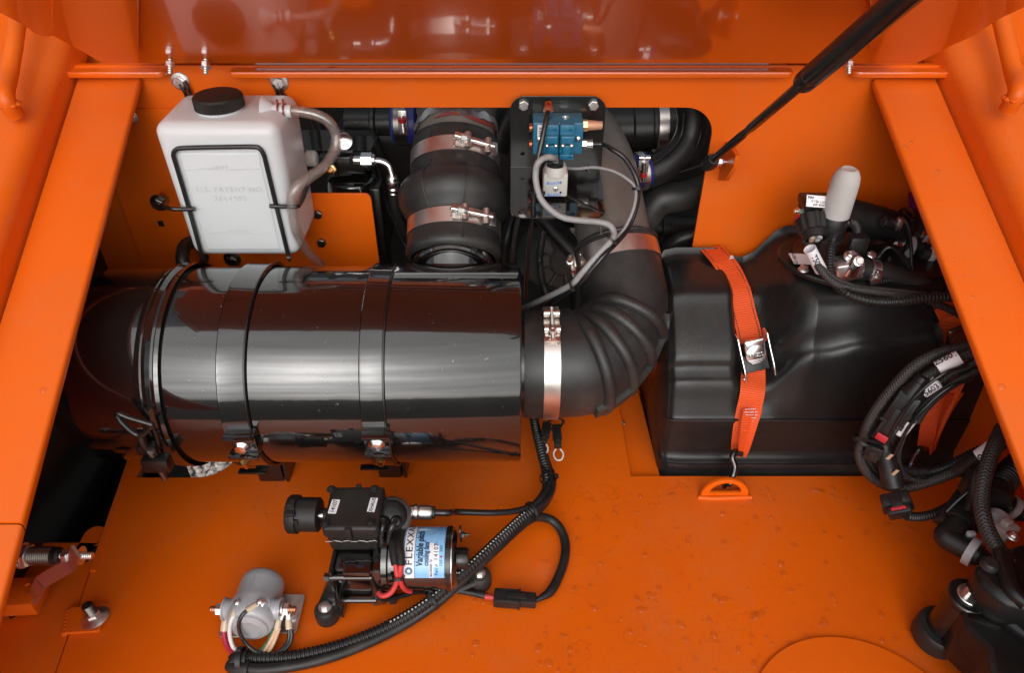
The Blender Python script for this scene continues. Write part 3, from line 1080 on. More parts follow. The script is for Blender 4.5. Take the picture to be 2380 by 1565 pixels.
def on_cyl(px, py, r):
    """point on the coaxial cylinder of radius r seen at px, py"""
    q = ray(px, py)
    oy, oz = -AY, CAM_H - AZ
    a = q.y ** 2 + q.z ** 2
    b = 2 * (oy * q.y + oz * q.z)
    c = oy ** 2 + oz ** 2 - r * r
    dsc = b * b - 4 * a * c
    t = (-b - math.sqrt(max(0, dsc))) / (2 * a)
    return _O + q * t


L = lambda x, y, r=0.19: on_cyl(x, y, r)
obj('handle', MB().tube([L(345, 985), L(300, 972), L(272, 962), L(285, 985), L(322, 1012), L(352, 990), L(345, 985)], 0.0045, 10, 6), 'black_satin', lat)
obj('lever', MB().tube([L(322, 1005, 0.185), L(335, 1035, 0.185), L(350, 1058, 0.18)], 0.006, 10), 'black_satin', lat)
obj('spring_wire', MB().tube([L(352, 985, 0.178), L(362, 1010, 0.176), L(368, 1042, 0.175), L(358, 1064, 0.18)], 0.0028, 8), 'black_satin', lat)
obj('bracket', MB().box(L(344, 1042, 0.180), (0.03, 0.016, 0.018), bevel=0.002), 'black_satin', lat)
obj('lower_bracket', MB().box(L(366, 1076, 0.190), (0.040, 0.02, 0.026), bevel=0.002), 'black_satin', lat)
obj('rod', threaded(MB(), L(350, 1050, 0.188), L(384, 1112, 0.188), 0.0058, 0.003), 'dark_steel', lat)

# drip valve and black ring under the left end
obj('dust_valve', MB().tube([V((ax(405), 1.0, 0.085)), V((ax(400), 0.995, 0.02)), V((ax(398), 0.99, -0.05))], [0.05, 0.048, 0.035], 20), 'rubber', af)

# mounting bands
for (pa, pb, foot0, foot1, blk, lab) in (
        (503, 571, 605, 670, (565, 1028), 'left black mounting band strapped round the air cleaner'),
        (834, 893, 880, 941, (878, 1023), 'right black mounting band round the air cleaner next to the outlet')):
    b = thing('mounting_band', lab, 'mounting band', V((ax(foot0), 0.95, 0)), 'air cleaner mounting bands')
    xa, xb2 = ax(pa, AR), ax(pb, AR)
    obj('band', MB().lathe([(AR + 0.0005, 0), (AR + 0.0045, 0.0), (AR + 0.0058, 0.0015), (AR + 0.0052, 0.004), (AR + 0.0052, xb2 - xa - 0.003), (AR + 0.0005, xb2 - xa)], V((xa, AY, AZ)), X, 96, caps=False), 'black_gloss', b)
    # dark rolled edge on the right side of the band
    obj('band_edge', MB().lathe([(AR + 0.003, 0), (AR + 0.0070, 0.001), (AR + 0.0070, 0.003), (AR + 0.003, 0.004)], V((xb2 - 0.003, AY, AZ)), X, 96, caps=False), 'black_satin', b)
    c = on_cyl(blk[0], blk[1], AR + 0.008)
    nrm = V((0, c.y - AY, c.z - AZ)).normalized()
    T = mtx(c, X, nrm.cross(X), nrm)
    wx = (xb2 - xa) * 1.08
    obj('clamp_block', MB().box((0, 0.0, 0), (wx, 0.046, 0.016), T, 0.002), 'black_gloss', b)
    for q in (0.020, -0.020):
        obj('clamp_lip', MB().box((0, q, 0.010), (wx, 0.006, 0.014), T, 0.0015), 'black_gloss', b)
    mb = MB().lathe([(0.0125, 0), (0.0125, 0.003), (0.008, 0.0085), (0.0, 0.0095)], T @ V((0, 0, 0.008)), nrm, 20)
    obj('screw_head', mb, 'chrome', b)
    tip = on_cyl(blk[0] + (4 if blk[0] < 700 else 6), blk[1] + 46, AR + 0.014)
    obj('screw_nut', MB().hexa(tip, V((0, 0.2, -1)), 0.012, 0.008).cyl(tip, tip + V((0, 0.002, -0.014)), 0.0045), 'brass', b)
    f0, f1 = W(foot0, 1118, z=0).x, W(foot1, 1118, z=0).x
    yf = W(foot0, 1121 if foot0 < 700 else 1112, z=0).y
    mb = MB()
    mb.box(((f0 + f1) / 2 - 0.003, yf + 0.035, 0.045), (f1 - f0 - 0.006, 0.07, 0.09), bevel=0.003)
    obj('foot', mb, 'black_satin', b)
    obj('foot_side', MB().box((f1 + 0.0005, yf + 0.035, 0.05), (0.006, 0.07, 0.10), bevel=0.001), 'black_satin', b)
    obj('foot_tab', MB().box((f0 - 0.004, yf - 0.006, 0.036), (0.05, 0.012, 0.004), bevel=0.001), 'black_satin', b)

# ================================================================== rubber hump hose rising to the opening
hh = thing('hump_hose', 'black rubber hump hose rising from the air cleaner outlet', 'hose', neck0 + HD * 0.2)
pr = [(0.074, 0.186), (0.081, 0.190), (0.084, 0.197), (0.083, 0.205), (0.0815, 0.222), (0.0815, 0.255), (0.084, 0.262), (0.092, 0.272), (0.099, 0.285), (0.1015, 0.300), (0.099, 0.314),
      (0.091, 0.325), (0.083, 0.333), (0.080, 0.340), (0.080, 0.400), (0.078, 0.412), (0.074, 0.414), (0.068, 0.41)]
obj('bellows', MB().lathe(pr, neck0, HD, 72, caps=False), 'rubber', hh, angle=60)
NUP = V((0, -HD.z, HD.y))


def hose_pt(s, r, a):
    """around the hump hose: a = 0 on the right, 90 degrees on the side facing the viewer"""
    return neck0 + HD * s + X * (r * math.cos(R(a))) + NUP * (r * math.sin(R(a)))


mb = MB()
for a_ in (75, 118):
    mb.tube([hose_pt(s, r + 0.0003, a_) for r, s in pr[2:15]], 0.0012, 6, 3)
obj('mould_seam', mb, 'rubber', hh)

# upper duct inside the opening
ud = thing('intake_duct', 'brown grey intake pipe above the hump hose behind the bulkhead', 'pipe', neck0 + HD * 0.45)
obj('pipe', MB().lathe([(0.072, 0.40), (0.072, 0.47), (0.074, 0.475), (0.074, 0.62)], neck0, HD, 48, caps=False), 'alu', ud)
wp = [(a, 0.437 + 0.004 * math.sin(a * 0.07) + 0.002 * math.sin(a * 0.31)) for a in range(-20, 201, 5)]
obj('torn_wrap', MB().ribbon([hose_pt(s, 0.0765, a) for a, s in wp], [HD] * len(wp), [0.010 + 0.005 * math.sin(a * 0.11) ** 2 for a, s in wp], 0.0012, 2), 'steel', ud)
rd_ = [(a, 0.4275 + 0.003 * math.sin(a * 0.09)) for a in range(8, 120, 6)]
obj('red_liner', MB().ribbon([hose_pt(s, 0.0752, a) for a, s in rd_], [HD] * len(rd_), [0.001 + 0.007 * max(0, math.sin(R(min(180, (a - 8) * 1.6)))) for a, s in rd_], 0.0010, 2), 'torn_liner', ud)


def tbolt_clamp(label, o, axis, r, w, a_bolt, xh, span=0.05, group='steel T-bolt hose clamps', length=0.055, m='band_steel', tip='steel', flip=False):
    """band round a hose, T-bolt with barrel nut; a_bolt = angle of the bolt's middle"""
    x, y, z = frame(axis, xh)
    o = V(o)
    t = thing('hose_clamp', label, 'hose clamp', o, group)
    obj('band', MB().lathe([(r, -w / 2), (r + 0.0012, -w / 2), (r + 0.0012, w / 2), (r, w / 2)], o, z, 64, caps=False, xhint=xh), m, t)

    def P(a, rr, h):
        return o + (x * math.cos(a) + y * math.sin(a)) * rr + z * h
    a0 = R(a_bolt)
    da = span / r
    tang = (-x * math.sin(a0) + y * math.cos(a0)) * (-1 if flip else 1)
    da = -da if flip else da
    c = P(a0, r + 0.011, 0)
    up = (x * math.cos(a0) + y * math.sin(a0))
    # two loops
    for sgn in (-1, 1):
        q = c + tang * (sgn * length * 0.36)
        obj('loop', MB().cyl(q - z * w * 0.52 - up * 0.003, q + z * w * 0.52 - up * 0.003, 0.0065, seg=14, bev=0.001), m, t)
        obj('strap_end', MB().box((0, 0, 0), (w * 0.96, 0.022, 0.003), mtx(q - up * 0.0085 + tang * (sgn * 0.010), z, tang, up), 0.0008), m, t)
    shaft = MB()
    threaded(shaft, c - tang * (length * 0.55), c + tang * length * 0.85, 0.0038, 0.0022, 0.0006)
    obj('bolt_shaft', shaft, tip, t)
    obj('nut', MB().hexa(c + tang * length * 0.46, tang, 0.0125, 0.011), 'steel', t)
    obj('collar', MB().lathe([(0.006, 0), (0.0068, 0.003), (0.0068, 0.008), (0.005, 0.010)], c + tang * length * 0.33, tang, 16), 'steel', t)
    for h in (-0.25, 0.25):
        obj('rivet', MB().lathe([(0.0035, 0), (0.003, 0.001), (0, 0.0013)], P(a0 + da * 0.75, r + 0.001, h * w), (x * math.cos(a0 + da * .75) + y * math.sin(a0 + da * .75)), 12), m, t)
    return t


tbolt_clamp('steel clamp on the lower cuff of the hump hose', neck0 + HD * 0.239, HD, 0.0818, 0.027, -62, X, flip=True)
tbolt_clamp('steel clamp on the upper cuff of the hump hose', neck0 + HD * 0.372, HD, 0.0805, 0.027, -60, X, flip=True)
tbolt_clamp('steel clamp on the grey pipe at the top edge of the opening', neck0 + HD * 0.50, HD, 0.0745, 0.022, -38, X, flip=True)

# ================================================================== large ribbed elbow to the air cleaner's right end
el = thing('rubber_elbow', 'large ribbed black rubber elbow at the right end of the air cleaner', 'elbow hose', V((0.1, AY, 0.15)))
E_end = W(1433, 585, y=1.150)
E_dir = (W(1400, 400, y=1.28) - W(1440, 600, y=1.14)).normalized()
e_pts = [V((xr + 0.006, AY, AZ)), V((xr + 0.05, AY, AZ)), V((xr + 0.085, AY + 0.002, AZ + 0.001))]
c0 = e_pts[-1]
c3 = E_end - E_dir * 0.075
b1, b2 = c0 + X * 0.044, c3 - E_dir * 0.070
for i in range(1, 12):
    t = i / 12
    e_pts.append(c0 * (1 - t) ** 3 + b1 * (3 * t * (1 - t) ** 2) + b2 * (3 * t * t * (1 - t)) + c3 * t ** 3)
e_pts += [c3, E_end - E_dir * 0.03, E_end + E_dir * 0.012]


def e_rad(t):
    return 0.092 if t < 0.20 else 0.092 + (0.074 - 0.092) * min(1, (t - 0.20) / 0.42)


obj('elbow', MB().tube(e_pts, e_rad, 64, 6, wall=None), 'rubber', el, angle=60)
# ribs: arcs over the outer side of the bend
EP = catmull(e_pts, 6)
out_dir = (c0 + X * 0.1 - c3).normalized()
for k, (f, aa, ab) in enumerate(((0.25, -130, 130), (0.385, -136, 136), (0.52, -138, 138), (0.655, -134, 134))):
    i = int(f * (len(EP) - 1))
    tdir = (EP[i + 1] - EP[i - 1]).normalized()
    o_ = (out_dir - tdir * out_dir.dot(tdir)).normalized()
    s_ = tdir.cross(o_)
    rr = e_rad(f)
    pts = []
    for j in range(17):
        a = R(aa + (ab - aa) * j / 16)
        fade = min(1.0, j / 2.0, (16 - j) / 2.0)
        pts.append(EP[i] + (o_ * math.cos(a) + s_ * math.sin(a)) * (rr - 0.010 + 0.011 * fade))
    obj('rib', MB().tube(pts, 0.0108, 12, 3), 'rubber', el, angle=60)
# flat spine along the outside of the bend
pts, sd_, ws = [], [], []
for f in [0.20 + 0.54 * j / 16 for j in range(17)]:
    i = int(f * (len(EP) - 1))
    tdir = (EP[i + 1] - EP[i - 1]).normalized()
    o_ = (out_dir - tdir * out_dir.dot(tdir)).normalized()
    pts.append(EP[i] + o_ * (e_rad(f) + 0.003) + tdir.cross(o_) * 0.0)
    sd_.append(tdir.cross(o_))
    ws.append(0.030)
obj('spine', MB().ribbon(pts, sd_, ws, 0.010, 3), 'rubber', el, angle=60)
i = int(0.93 * (len(EP) - 1))
obj('top_lip', MB().tube([E_end + E_dir * 0.012 + (frame(E_dir)[0] * math.cos(a * R(15)) + frame(E_dir)[1] * math.sin(a * R(15))) * 0.073 for a in range(25)], 0.004, 8, 3), 'rubber', el)

t_ = tbolt_clamp('wide steel clamp round the elbow cuff beside the air cleaner', V((xr + 0.050, AY, AZ)), X, 0.0935, 0.026, -82, -Y, length=0.05, tip='steel')
t2 = tbolt_clamp('steel clamp with copper coloured bolt round the top end of the elbow', E_end - E_dir * 0.014, E_dir, 0.0748, 0.030, 172, X, length=0.05, tip='copper')

# dull aluminium duct above the elbow
du = thing('aluminium_duct', 'dull aluminium duct rising from the elbow behind the valve bracket', 'duct', E_end)
obj('pipe', MB().tube([E_end - E_dir * 0.02, E_end + E_dir * 0.08, W(1390, 380, y=1.30), W(1345, 300, y=1.40), W(1290, 250, y=1.55)], 0.0665, 40), 'alu', du)
obj('weld_seam', MB().tube([W(1398, 545, y=1.105), W(1380, 440, y=1.175), W(1362, 380, y=1.22)], 0.002, 6), 'alu', du)

# ================================================================== coolant tank
TB, TF = 1.222, W(500, 290, z=W(500, 213, y=1.222).z).y
tz1 = W(500, 213, y=TB).z
tz0 = W(560, 600, y=TF).z
tx0, tx1 = W(349, 300, y=TF).x, W(692, 285, y=1.19).x
ct = thing('coolant_tank', 'white translucent plastic coolant tank with black screw cap', 'tank', V(((tx0 + tx1) / 2, (TB + TF) / 2, tz0)))
b = bmesh.new()
bmesh.ops.create_cube(b, size=1)
cx, cy, cz = (tx0 + tx1) / 2, (TB + TF) / 2, (tz0 + tz1) / 2
for v in b.verts:
    v.co = V((cx + v.co.x * (tx1 - tx0), cy + v.co.y * (TB - TF), cz + v.co.z * (tz1 - tz0)))
    if v.co.z < cz:
        v.co.x = cx + (v.co.x - cx) * 0.95
bmesh.ops.bevel(b, geom=b.edges[:], offset=0.020, segments=5, profile=0.5, affect='EDGES')
obj('body', MB().bm(b), 'white_plastic', ct, angle=70)
wl0, wl1 = W(408, 352, y=TF).x, W(607, 352, y=TF).x
wz1, wz0 = W(505, 352, y=TF).z, W(565, 592, y=TF).z
mb = MB()
mb.box(((wl0 + wl1) / 2, TF + 0.0026, (wz0 + wz1) / 2 + 0.004), (wl1 - wl0 - 0.006, 0.0075, wz1 - wz0 - 0.010), bevel=0.0037, seg=4)
obj('raised_panel', mb, 'white_plastic', ct, angle=70)
capc = W(511, 247, z=tz1 + 0.004)
obj('neck', MB().lathe([(0.036, -0.006), (0.036, 0.005)], V((capc.x, capc.y, tz1)), Z, 40), 'white_plastic', ct)
n = 90
cap = MB()
pr = []
mbc = MB()
rc, hc = 0.0385, 0.019
vs, fs = [], []
for i in range(n * 2):
    a = math.pi * i / n
    rr = rc if i % 2 else rc - 0.0009
    for (q, h) in ((rr, 0), (rr, hc - 0.003), (rc - 0.003, hc), (rc - 0.006, hc + 0.0005)):
        vs.append(V((capc.x + q * math.cos(a), capc.y + q * math.sin(a), tz1 + 0.004 + h)))
N2 = n * 2
for i in range(N2):
    j = (i + 1) % N2
    for k in range(3):
        fs.append((i * 4 + k, j * 4 + k, j * 4 + k + 1, i * 4 + k + 1))
fs.append(tuple(i * 4 + 3 for i in range(N2)))
obj('cap', mbc.add(vs, fs), 'cap_black', ct, angle=30)
sp0, sp1 = W(618, 257, y=1.15), W(668, 258, y=1.15)
obj('spout', MB().lathe([(0.022, 0), (0.015, 0.012), (0.0105, 0.016), (0.0105, 0.045)], sp0 + V((-0.004, 0, 0)), sp1 - sp0, 24), 'white_plastic', ct)
FT = lambda px, py: W(px, py, y=TF - 0.0014)
for (a0, a1, b0, b1, py0, py1) in ((424, 495, 532, 604, 394, 392), (475, 528, 582, 640, 541, 539)):
    for (q0, q1) in ((a0, a1), (b0, b1)):
        obj('level_line', MB().tube([FT(q0, py0), FT(q1, py1)], 0.0007, 6, smooth=False), 'white_plastic', ct)


def wtext(s, px, py, size, parent, m, y=TF - 0.0016, **kw):
    p = W(px, py, y=y)
    return lettering(s, size, mtx(p, X, Z, -Y), m, parent, **kw)


wtext('HOT', 513, 391, 0.011, ct, 'white_plastic', ext=0.0002, space=1.2)
wtext('U.S. PATENT NO.', 535, 441, 0.0125, ct, 'white_plastic', ext=0.0002, space=1.15)
wtext('3614982', 535, 462, 0.0125, ct, 'white_plastic', ext=0.0002, space=1.25)
wtext('COLD', 555, 540, 0.011, ct, 'white_plastic', ext=0.0002, space=1.2)

# wire bracket hugging the tank
wb = thing('wire_bracket', 'black wire bracket framing the front of the coolant tank', 'bracket', V((cx, TF, tz0)))
fw = lambda px, py, dy=0.004: W(px, py, y=TF - dy)
fr = [fw(474, 612, -0.03), fw(471, 601), fw(440, 487), fw(409, 382), fw(403, 360), fw(409, 348), fw(426, 344), fw(500, 342), fw(586, 341), fw(603, 345), fw(612, 358), fw(618, 378), fw(640, 470), fw(668, 585), fw(671, 597), fw(672, 604, -0.03)]
obj('front_loop', MB().tube(fr, 0.0037, 10, 5), 'strut_black', wb)
obj('left_arm', MB().tube([fw(452, 486, 0.009), fw(420, 486, 0.009), fw(397, 485, 0.009), W(384, 478, y=TF + 0.02), W(390, 462, y=TF + 0.07), W(375, 452, y=1.236)], 0.0036, 10, 5), 'strut_black', wb)
obj('right_arm', MB().tube([fw(627, 479, 0.009), fw(660, 480, 0.009), fw(690, 480, 0.009), W(700, 470, y=TF + 0.03), W(712, 440, y=TF + 0.08), W(722, 400, y=1.236)], 0.0036, 10, 5), 'strut_black', wb)
for (pts) in (((428, 190), (437, 205), (444, 222)), ((645, 192), (652, 205), (659, 226))):
    obj('hanger', MB().tube([W(a, b, y=1.232) for a, b in pts] + [W(pts[-1][0], pts[-1][1] + 6, y=1.222)], 0.0030, 8), 'strut_black', wb)
    obj('hanger', MB().tube([W(a - 10, b + 4, y=1.231) for a, b in pts] + [W(pts[-1][0] - 10, pts[-1][1] + 10, y=1.222)], 0.0030, 8), 'strut_black', wb)

# flange bolts holding the wire bracket
bolt('flange bolt on the bulkhead left of the tank cap', W(419, 188, y=YW), -Y, 0.019, 0.008, 0.0155)
bolt('flange bolt on the bulkhead right of the tank cap', W(649, 190, y=YW), -Y, 0.019, 0.008, 0.0155, rot=0.4)
bolt('dark flange bolt at the left arm of the wire bracket', W(370, 471, y=YW - 0.008), -Y, 0.021, 0.008, 0.0165, m='dark_steel', rot=0.2)
bolt('bolt peeping out beneath the coolant tank', W(540, 602, y=YW - 0.008), -Y, 0.021, 0.008, 0.0165, m='dark_steel')
bolt('small bolt half hidden behind the left side rail', W(306, 272, y=YW - 0.008), -Y, 0.014, 0.007, 0.011)

# clear overflow tube
tb = thing('overflow_tube', 'clear plastic overflow tube looping from the tank spout', 'tube', W(700, 260, y=1.15))
tpts = [sp1 + V((-0.012, 0, 0)), W(690, 258, y=1.15), W(735, 267, y=1.15), W(765, 284, y=1.15), W(781, 315, y=1.15), W(778, 347, y=1.14), W(758, 382, y=1.115), W(722, 410, y=1.09), W(693, 432, y=1.07), W(678, 460, y=1.062), W(682, 500, y=1.066), W(690, 540, y=1.075), W(712, 580, y=1.105), W(742, 612, y=1.13), W(760, 632, y=1.15)]
obj('tube', MB().tube(tpts, lambda t: 0.0088, 20, 6, wall=0.0022), 'tube_clear', tb)
cl = sp1 + V((-0.008, 0, 0))
mb = MB()
for dx in (-0.0045, 0.0045):
    mb.lathe([(0.0112, -0.0016), (0.0124, -0.0016), (0.0124, 0.0016), (0.0112, 0.0016)], cl + V((dx, 0, 0)), X, 28, caps=False)
for dx in (-0.0045, 0.0045):
    mb.box(cl + V((dx, -0.002, 0.0155)), (0.0032, 0.0016, 0.009))
obj('spring_clamp', mb, 'dark_red', tb)

# dark drain hose curving beneath the tank's left
obj('drain_hose', MB().tube([W(450, 560, y=1.19), W(430, 572, y=1.17), W(424, 600, y=1.14), W(430, 622, y=1.13)], 0.012, 16), 'rubber_hose', label='black hose curving down beneath the left of the coolant tank', cat='hose')
obj('drain_hose', MB().tube([W(478, 596, y=1.15), W(474, 606, y=1.14), W(468, 622, y=1.13)], 0.007, 12), 'rubber_hose', label='short black hose end at the foot of the wire bracket', cat='hose')

# square punched slot in bulkhead, left of the tank
struct('punched_slot', MB().box(W(374, 520, y=YW - 0.0066), (0.011, 0.0004, 0.012)), 'void')
# ================================================================== orange mounting plate and hydraulic fittings left of the hump hose
p = [W(700, 447, y=1.232), W(862, 447, y=1.232)]
pz0 = 0.06
mp = thing('mounting_plate', 'orange mounting plate with rounded corner below the black canister', 'plate', V((p[1].x - 0.06, 1.232, pz0)))
xl = W(700, 520, y=1.232).x
obj('plate', plate(rrect(xl - 0.09, p[1].x, pz0, p[1].z, (0, 0, 0.012, 0)), [], 0.006, Matrix.Translation((0, 1.229, 0)) @ WALL, 0.001), 'orange', mp)
bolt('bolt on the orange mounting plate, upper one beside the tank', W(739, 497, y=1.2255), -Y, 0.015, 0.007, 0, m='dark_steel', rot=0.1)
bolt('bolt on the orange mounting plate, lower one beside the clear tube', W(748, 563, y=1.2255), -Y, 0.015, 0.007, 0, m='dark_steel', rot=0.5)

# black frame post right of the plate
xp0, xp1 = W(866, 470, y=1.27).x, W(889, 470, y=1.27).x
pzt = W(878, 440, y=1.25).z
obj('frame_post', MB().box(((xp0 + xp1) / 2, 1.275, pzt / 2), (xp1 - xp0, 0.05, pzt), bevel=0.003), 'black_satin', label='black upright post right of the orange mounting plate', cat='post')
bolt('dark bolt low on the black post', W(893, 548, y=1.30), V((1, -0.7, 0)), 0.013, 0.007, 0, m='dark_steel')

# canister with head
cb = W(818, 408, y=1.31)
cn = thing('filter_canister', 'black canister with cast head behind the orange mounting plate', 'canister', V((cb.x, cb.y, 0.2)))
obj('bowl', MB().lathe([(0.05, 0.1), (0.05, cb.z - 0.012), (0.046, cb.z - 0.003), (0.040, cb.z), (0, cb.z)], V((cb.x, cb.y, 0)), Z, 36), 'black_gloss', cn)
hb = W(800, 372, y=1.315)
obj('head', MB().box(hb, (0.085, 0.05, 0.035), bevel=0.004), 'black_satin', cn)
obj('head_block', MB().box(W(832, 375, y=1.29), (0.026, 0.03, 0.028), bevel=0.003), 'black_satin', cn)
q = W(800, 330, y=1.31)
obj('hex_port', MB().lathe([(0.014, 0), (0.016, 0.004), (0.016, 0.010), (0.009, 0.013)], q, V((0.1, -0.75, 0.5)), 24).hexa(q + V((0, 0, -0.012)), Z, 0.027, 0.012), 'chrome', cn)
q = W(771, 393, y=1.275)
obj('bleed_port', MB().hexa(q, V((0, -1, 0.25)), 0.017, 0.007).lathe([(0.006, 0), (0.006, 0.008), (0.003, 0.010), (0.002, 0.009)], q + V((0, -0.006, 0.0015)), V((0, -1, 0.25)), 16), 'brass', cn)
q = W(722, 368, y=1.285)
obj('side_port', MB().lathe([(0.012, 0), (0.015, 0.002), (0.015, 0.016), (0.011, 0.02), (0.0, 0.02)], q + V((-0.008, 0, 0)), X, 20), 'grey_plastic', cn)
obj('shelf', MB().box(W(775, 330, y=1.36), (0.16, 0.10, 0.008)), 'black_gloss', cn)

hf = thing('hydraulic_hose', 'bright steel elbow fitting with crimped black hydraulic hose', 'hose', W(912, 430, y=1.27))
a = W(838, 372, y=1.28)
obj('nut', MB().lathe([(0.008, -0.012), (0.008, 0.003)], a, X, 18).hexa(a + V((0.002, 0, 0)), X, 0.024, 0.021, rot=0.2).lathe([(0.012, 0), (0.011, 0.004), (0.007, 0.006)], a + V((0.023, 0, 0)), X, 20), 'chrome', hf)
obj('elbow_tube', MB().tube([W(862, 374, y=1.28), W(884, 375, y=1.28), W(902, 384, y=1.279), W(910, 402, y=1.276), W(912, 414, y=1.273)], 0.0062, 16, 6), 'chrome', hf)
f0, f1 = W(911, 408, y=1.273), W(916, 458, y=1.268)
dn = (f1 - f0).normalized()
obj('ferrule', MB().lathe([(0.008, 0), (0.0105, 0.003), (0.011, 0.007), (0.009, 0.010), (0.012, 0.013), (0.012, 0.020), (0.0105, 0.023), (0.012, 0.026), (0.0105, 0.030), (0.0115, 0.034), (0.009, 0.038)], f0, dn, 24), 'chrome', hf)
obj('hose', MB().tube([f1 - dn * 0.006, W(921, 490, y=1.268), W(936, 530, y=1.275), W(960, 580, y=1.29), W(975, 640, y=1.30)], 0.0105, 14), 'rubber_hose', hf)
obj('braided_cable', MB().tube([W(878, 440, y=1.36), W(905, 485, y=1.355), W(925, 525, y=1.35), W(955, 590, y=1.34)], 0.006, 10), 'braid', label='thin braided cable running down behind the hydraulic hose', cat='cable')

# blue silicone hose with clamp, left of the grey intake pipe
ya = 1.45
bh = thing('blue_hose', 'short blue silicone hose with steel clamp left of the intake pipe', 'hose', W(940, 285, y=ya))
a0, a1, a2, a3, a4 = [W(px, 284, y=ya) for px in (862, 914, 920, 949, 972)]
obj('black_pipe', MB().cyl(a0 + V((-0.05, 0, 0)), a1, 0.027, seg=28), 'plastic', bh)
obj('pipe_rim', MB().lathe([(0.027, 0), (0.034, 0.003), (0.034, 0.010), (0.027, 0.013)], a0, X, 28, caps=False), 'plastic', bh)
obj('sleeve', MB().cyl(a1 + V((-0.002, 0, 0)), a4, 0.045, seg=32, bev=0.004), 'blue_silicone', bh)
obj('clamp_band', MB().lathe([(0.045, 0), (0.0465, 0.001), (0.0465, (a3 - a2).x - 0.001), (0.045, (a3 - a2).x)], a2, X, 40, caps=False), 'dark_steel', bh)
q = W(936, 285, y=ya - 0.047)
obj('clamp_plate', MB().box(q, (0.018, 0.004, 0.05), bevel=0.0015), 'steel', bh)
obj('clamp_screw', MB().cyl(q + V((0, -0.005, 0.016)), q + V((0.002, -0.012, -0.016)), 0.0045, seg=14, bev=0.001), 'steel', bh)
obj('screw_mark', MB().lathe([(0.0075, 0), (0.0075, 0.008)], q + V((0.001, -0.009, 0.006)), V((0, -0.2, 1)), 14), 'red', bh)

# ================================================================== things inside the opening
eb = thing('engine_block', 'dark engine block deep inside the bulkhead opening', 'engine', V((0, 1.9, -0.2)))
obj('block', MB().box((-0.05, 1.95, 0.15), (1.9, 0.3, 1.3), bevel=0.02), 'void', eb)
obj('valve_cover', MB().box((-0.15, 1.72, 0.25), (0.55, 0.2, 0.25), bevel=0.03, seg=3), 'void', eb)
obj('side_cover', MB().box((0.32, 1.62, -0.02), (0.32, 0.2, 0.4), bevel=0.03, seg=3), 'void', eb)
mb = MB()
for i in range(4):
    obj('coolant_line', MB().tube([V((-0.45 + i * 0.09, 1.62, 0.75)), V((-0.43 + i * 0.10, 1.55, 0.5)), V((-0.40 + i * 0.12, 1.52, 0.25)), V((-0.5 + i * 0.1, 1.55, -0.1))], 0.012 + 0.003 * (i % 2), 12), 'void', eb)

al = thing('engine_casting', 'round grey finned engine casting down between hump hose and elbow', 'engine part', W(1285, 600, y=1.42))
ac = W(1288, 600, y=1.42)
aax = V((0.35, -0.8, 0.35)).normalized()
obj('housing', MB().lathe([(0.0, 0.05), (0.03, 0.05), (0.034, 0.045), (0.06, 0.04), (0.068, 0.03), (0.07, 0.0), (0.068, -0.06)], ac, aax, 36, caps=False), 'engine_grey', al)
for i in range(9):
    d = frame(aax)[0] * math.cos(i * R(40)) + frame(aax)[1] * math.sin(i * R(40))
    obj('fin', MB().box((0, 0, 0), (0.03, 0.008, 0.016), mtx(ac + d * 0.046 + aax * 0.042, d, aax.cross(d), aax), 0.002), 'engine_grey', al)
obj('terminal_box', MB().box(W(1322, 552, y=1.40), (0.05, 0.04, 0.035), bevel=0.004), 'plastic', al)
bolt('hex head bolt on the engine beside the copper tipped clamp', W(1337, 592, y=1.33), V((0.2, -0.8, 0.5)), 0.018, 0.009, 0.012, m='engine_grey')
tagp = W(1352, 545, y=1.36)
pl = thing('rating_plate', 'small pale rating plate on the engine left of the duct', 'plate', tagp)
obj('plate', MB().box(tagp, (0.05, 0.003, 0.03)), 'grey_plastic', pl)
lettering('0 0 0 0', 0.012, mtx(tagp + V((0, -0.002, 0.005)), X, Z, -Y), 'ink', pl)
obj('flat_hose', MB().tube([W(1262, 500, y=1.36), W(1300, 545, y=1.33), W(1345, 592, y=1.30), W(1362, 612, y=1.29)], 0.022, 16, flat=0.6), 'rubber_hose', label='flat black hose running diagonally into the duct joint', cat='hose')
obj('coolant_hose', MB().tube([W(1192, 500, y=1.36), W(1175, 560, y=1.33), W(1165, 620, y=1.32), W(1160, 700, y=1.3)], 0.012, 12), 'rubber_hose', label='black hose hanging right of the hump hose', cat='hose')
obj('braided_cable', MB().tube([W(1205, 505, y=1.32), W(1195, 560, y=1.31), W(1188, 640, y=1.3)], 0.0055, 10), 'braid', label='thin braided cable left of the black air tube', cat='cable')
obj('engine_harness', MB().tube([W(1262, 540, y=1.25), W(1254, 600, y=1.2), W(1262, 660, y=1.16), W(1275, 700, y=1.12)], 0.0075, 12, corr=(0.005, 0.0012)), 'plastic', label='corrugated black harness beside the round grey engine casting', cat='harness')
obj('vent_hose', MB().tube([W(1210, 240, y=1.5), W(1170, 290, y=1.48), W(1150, 350, y=1.46)], 0.028, 16), 'rubber_hose', label='black hose behind the left edge of the valve bracket', cat='hose')

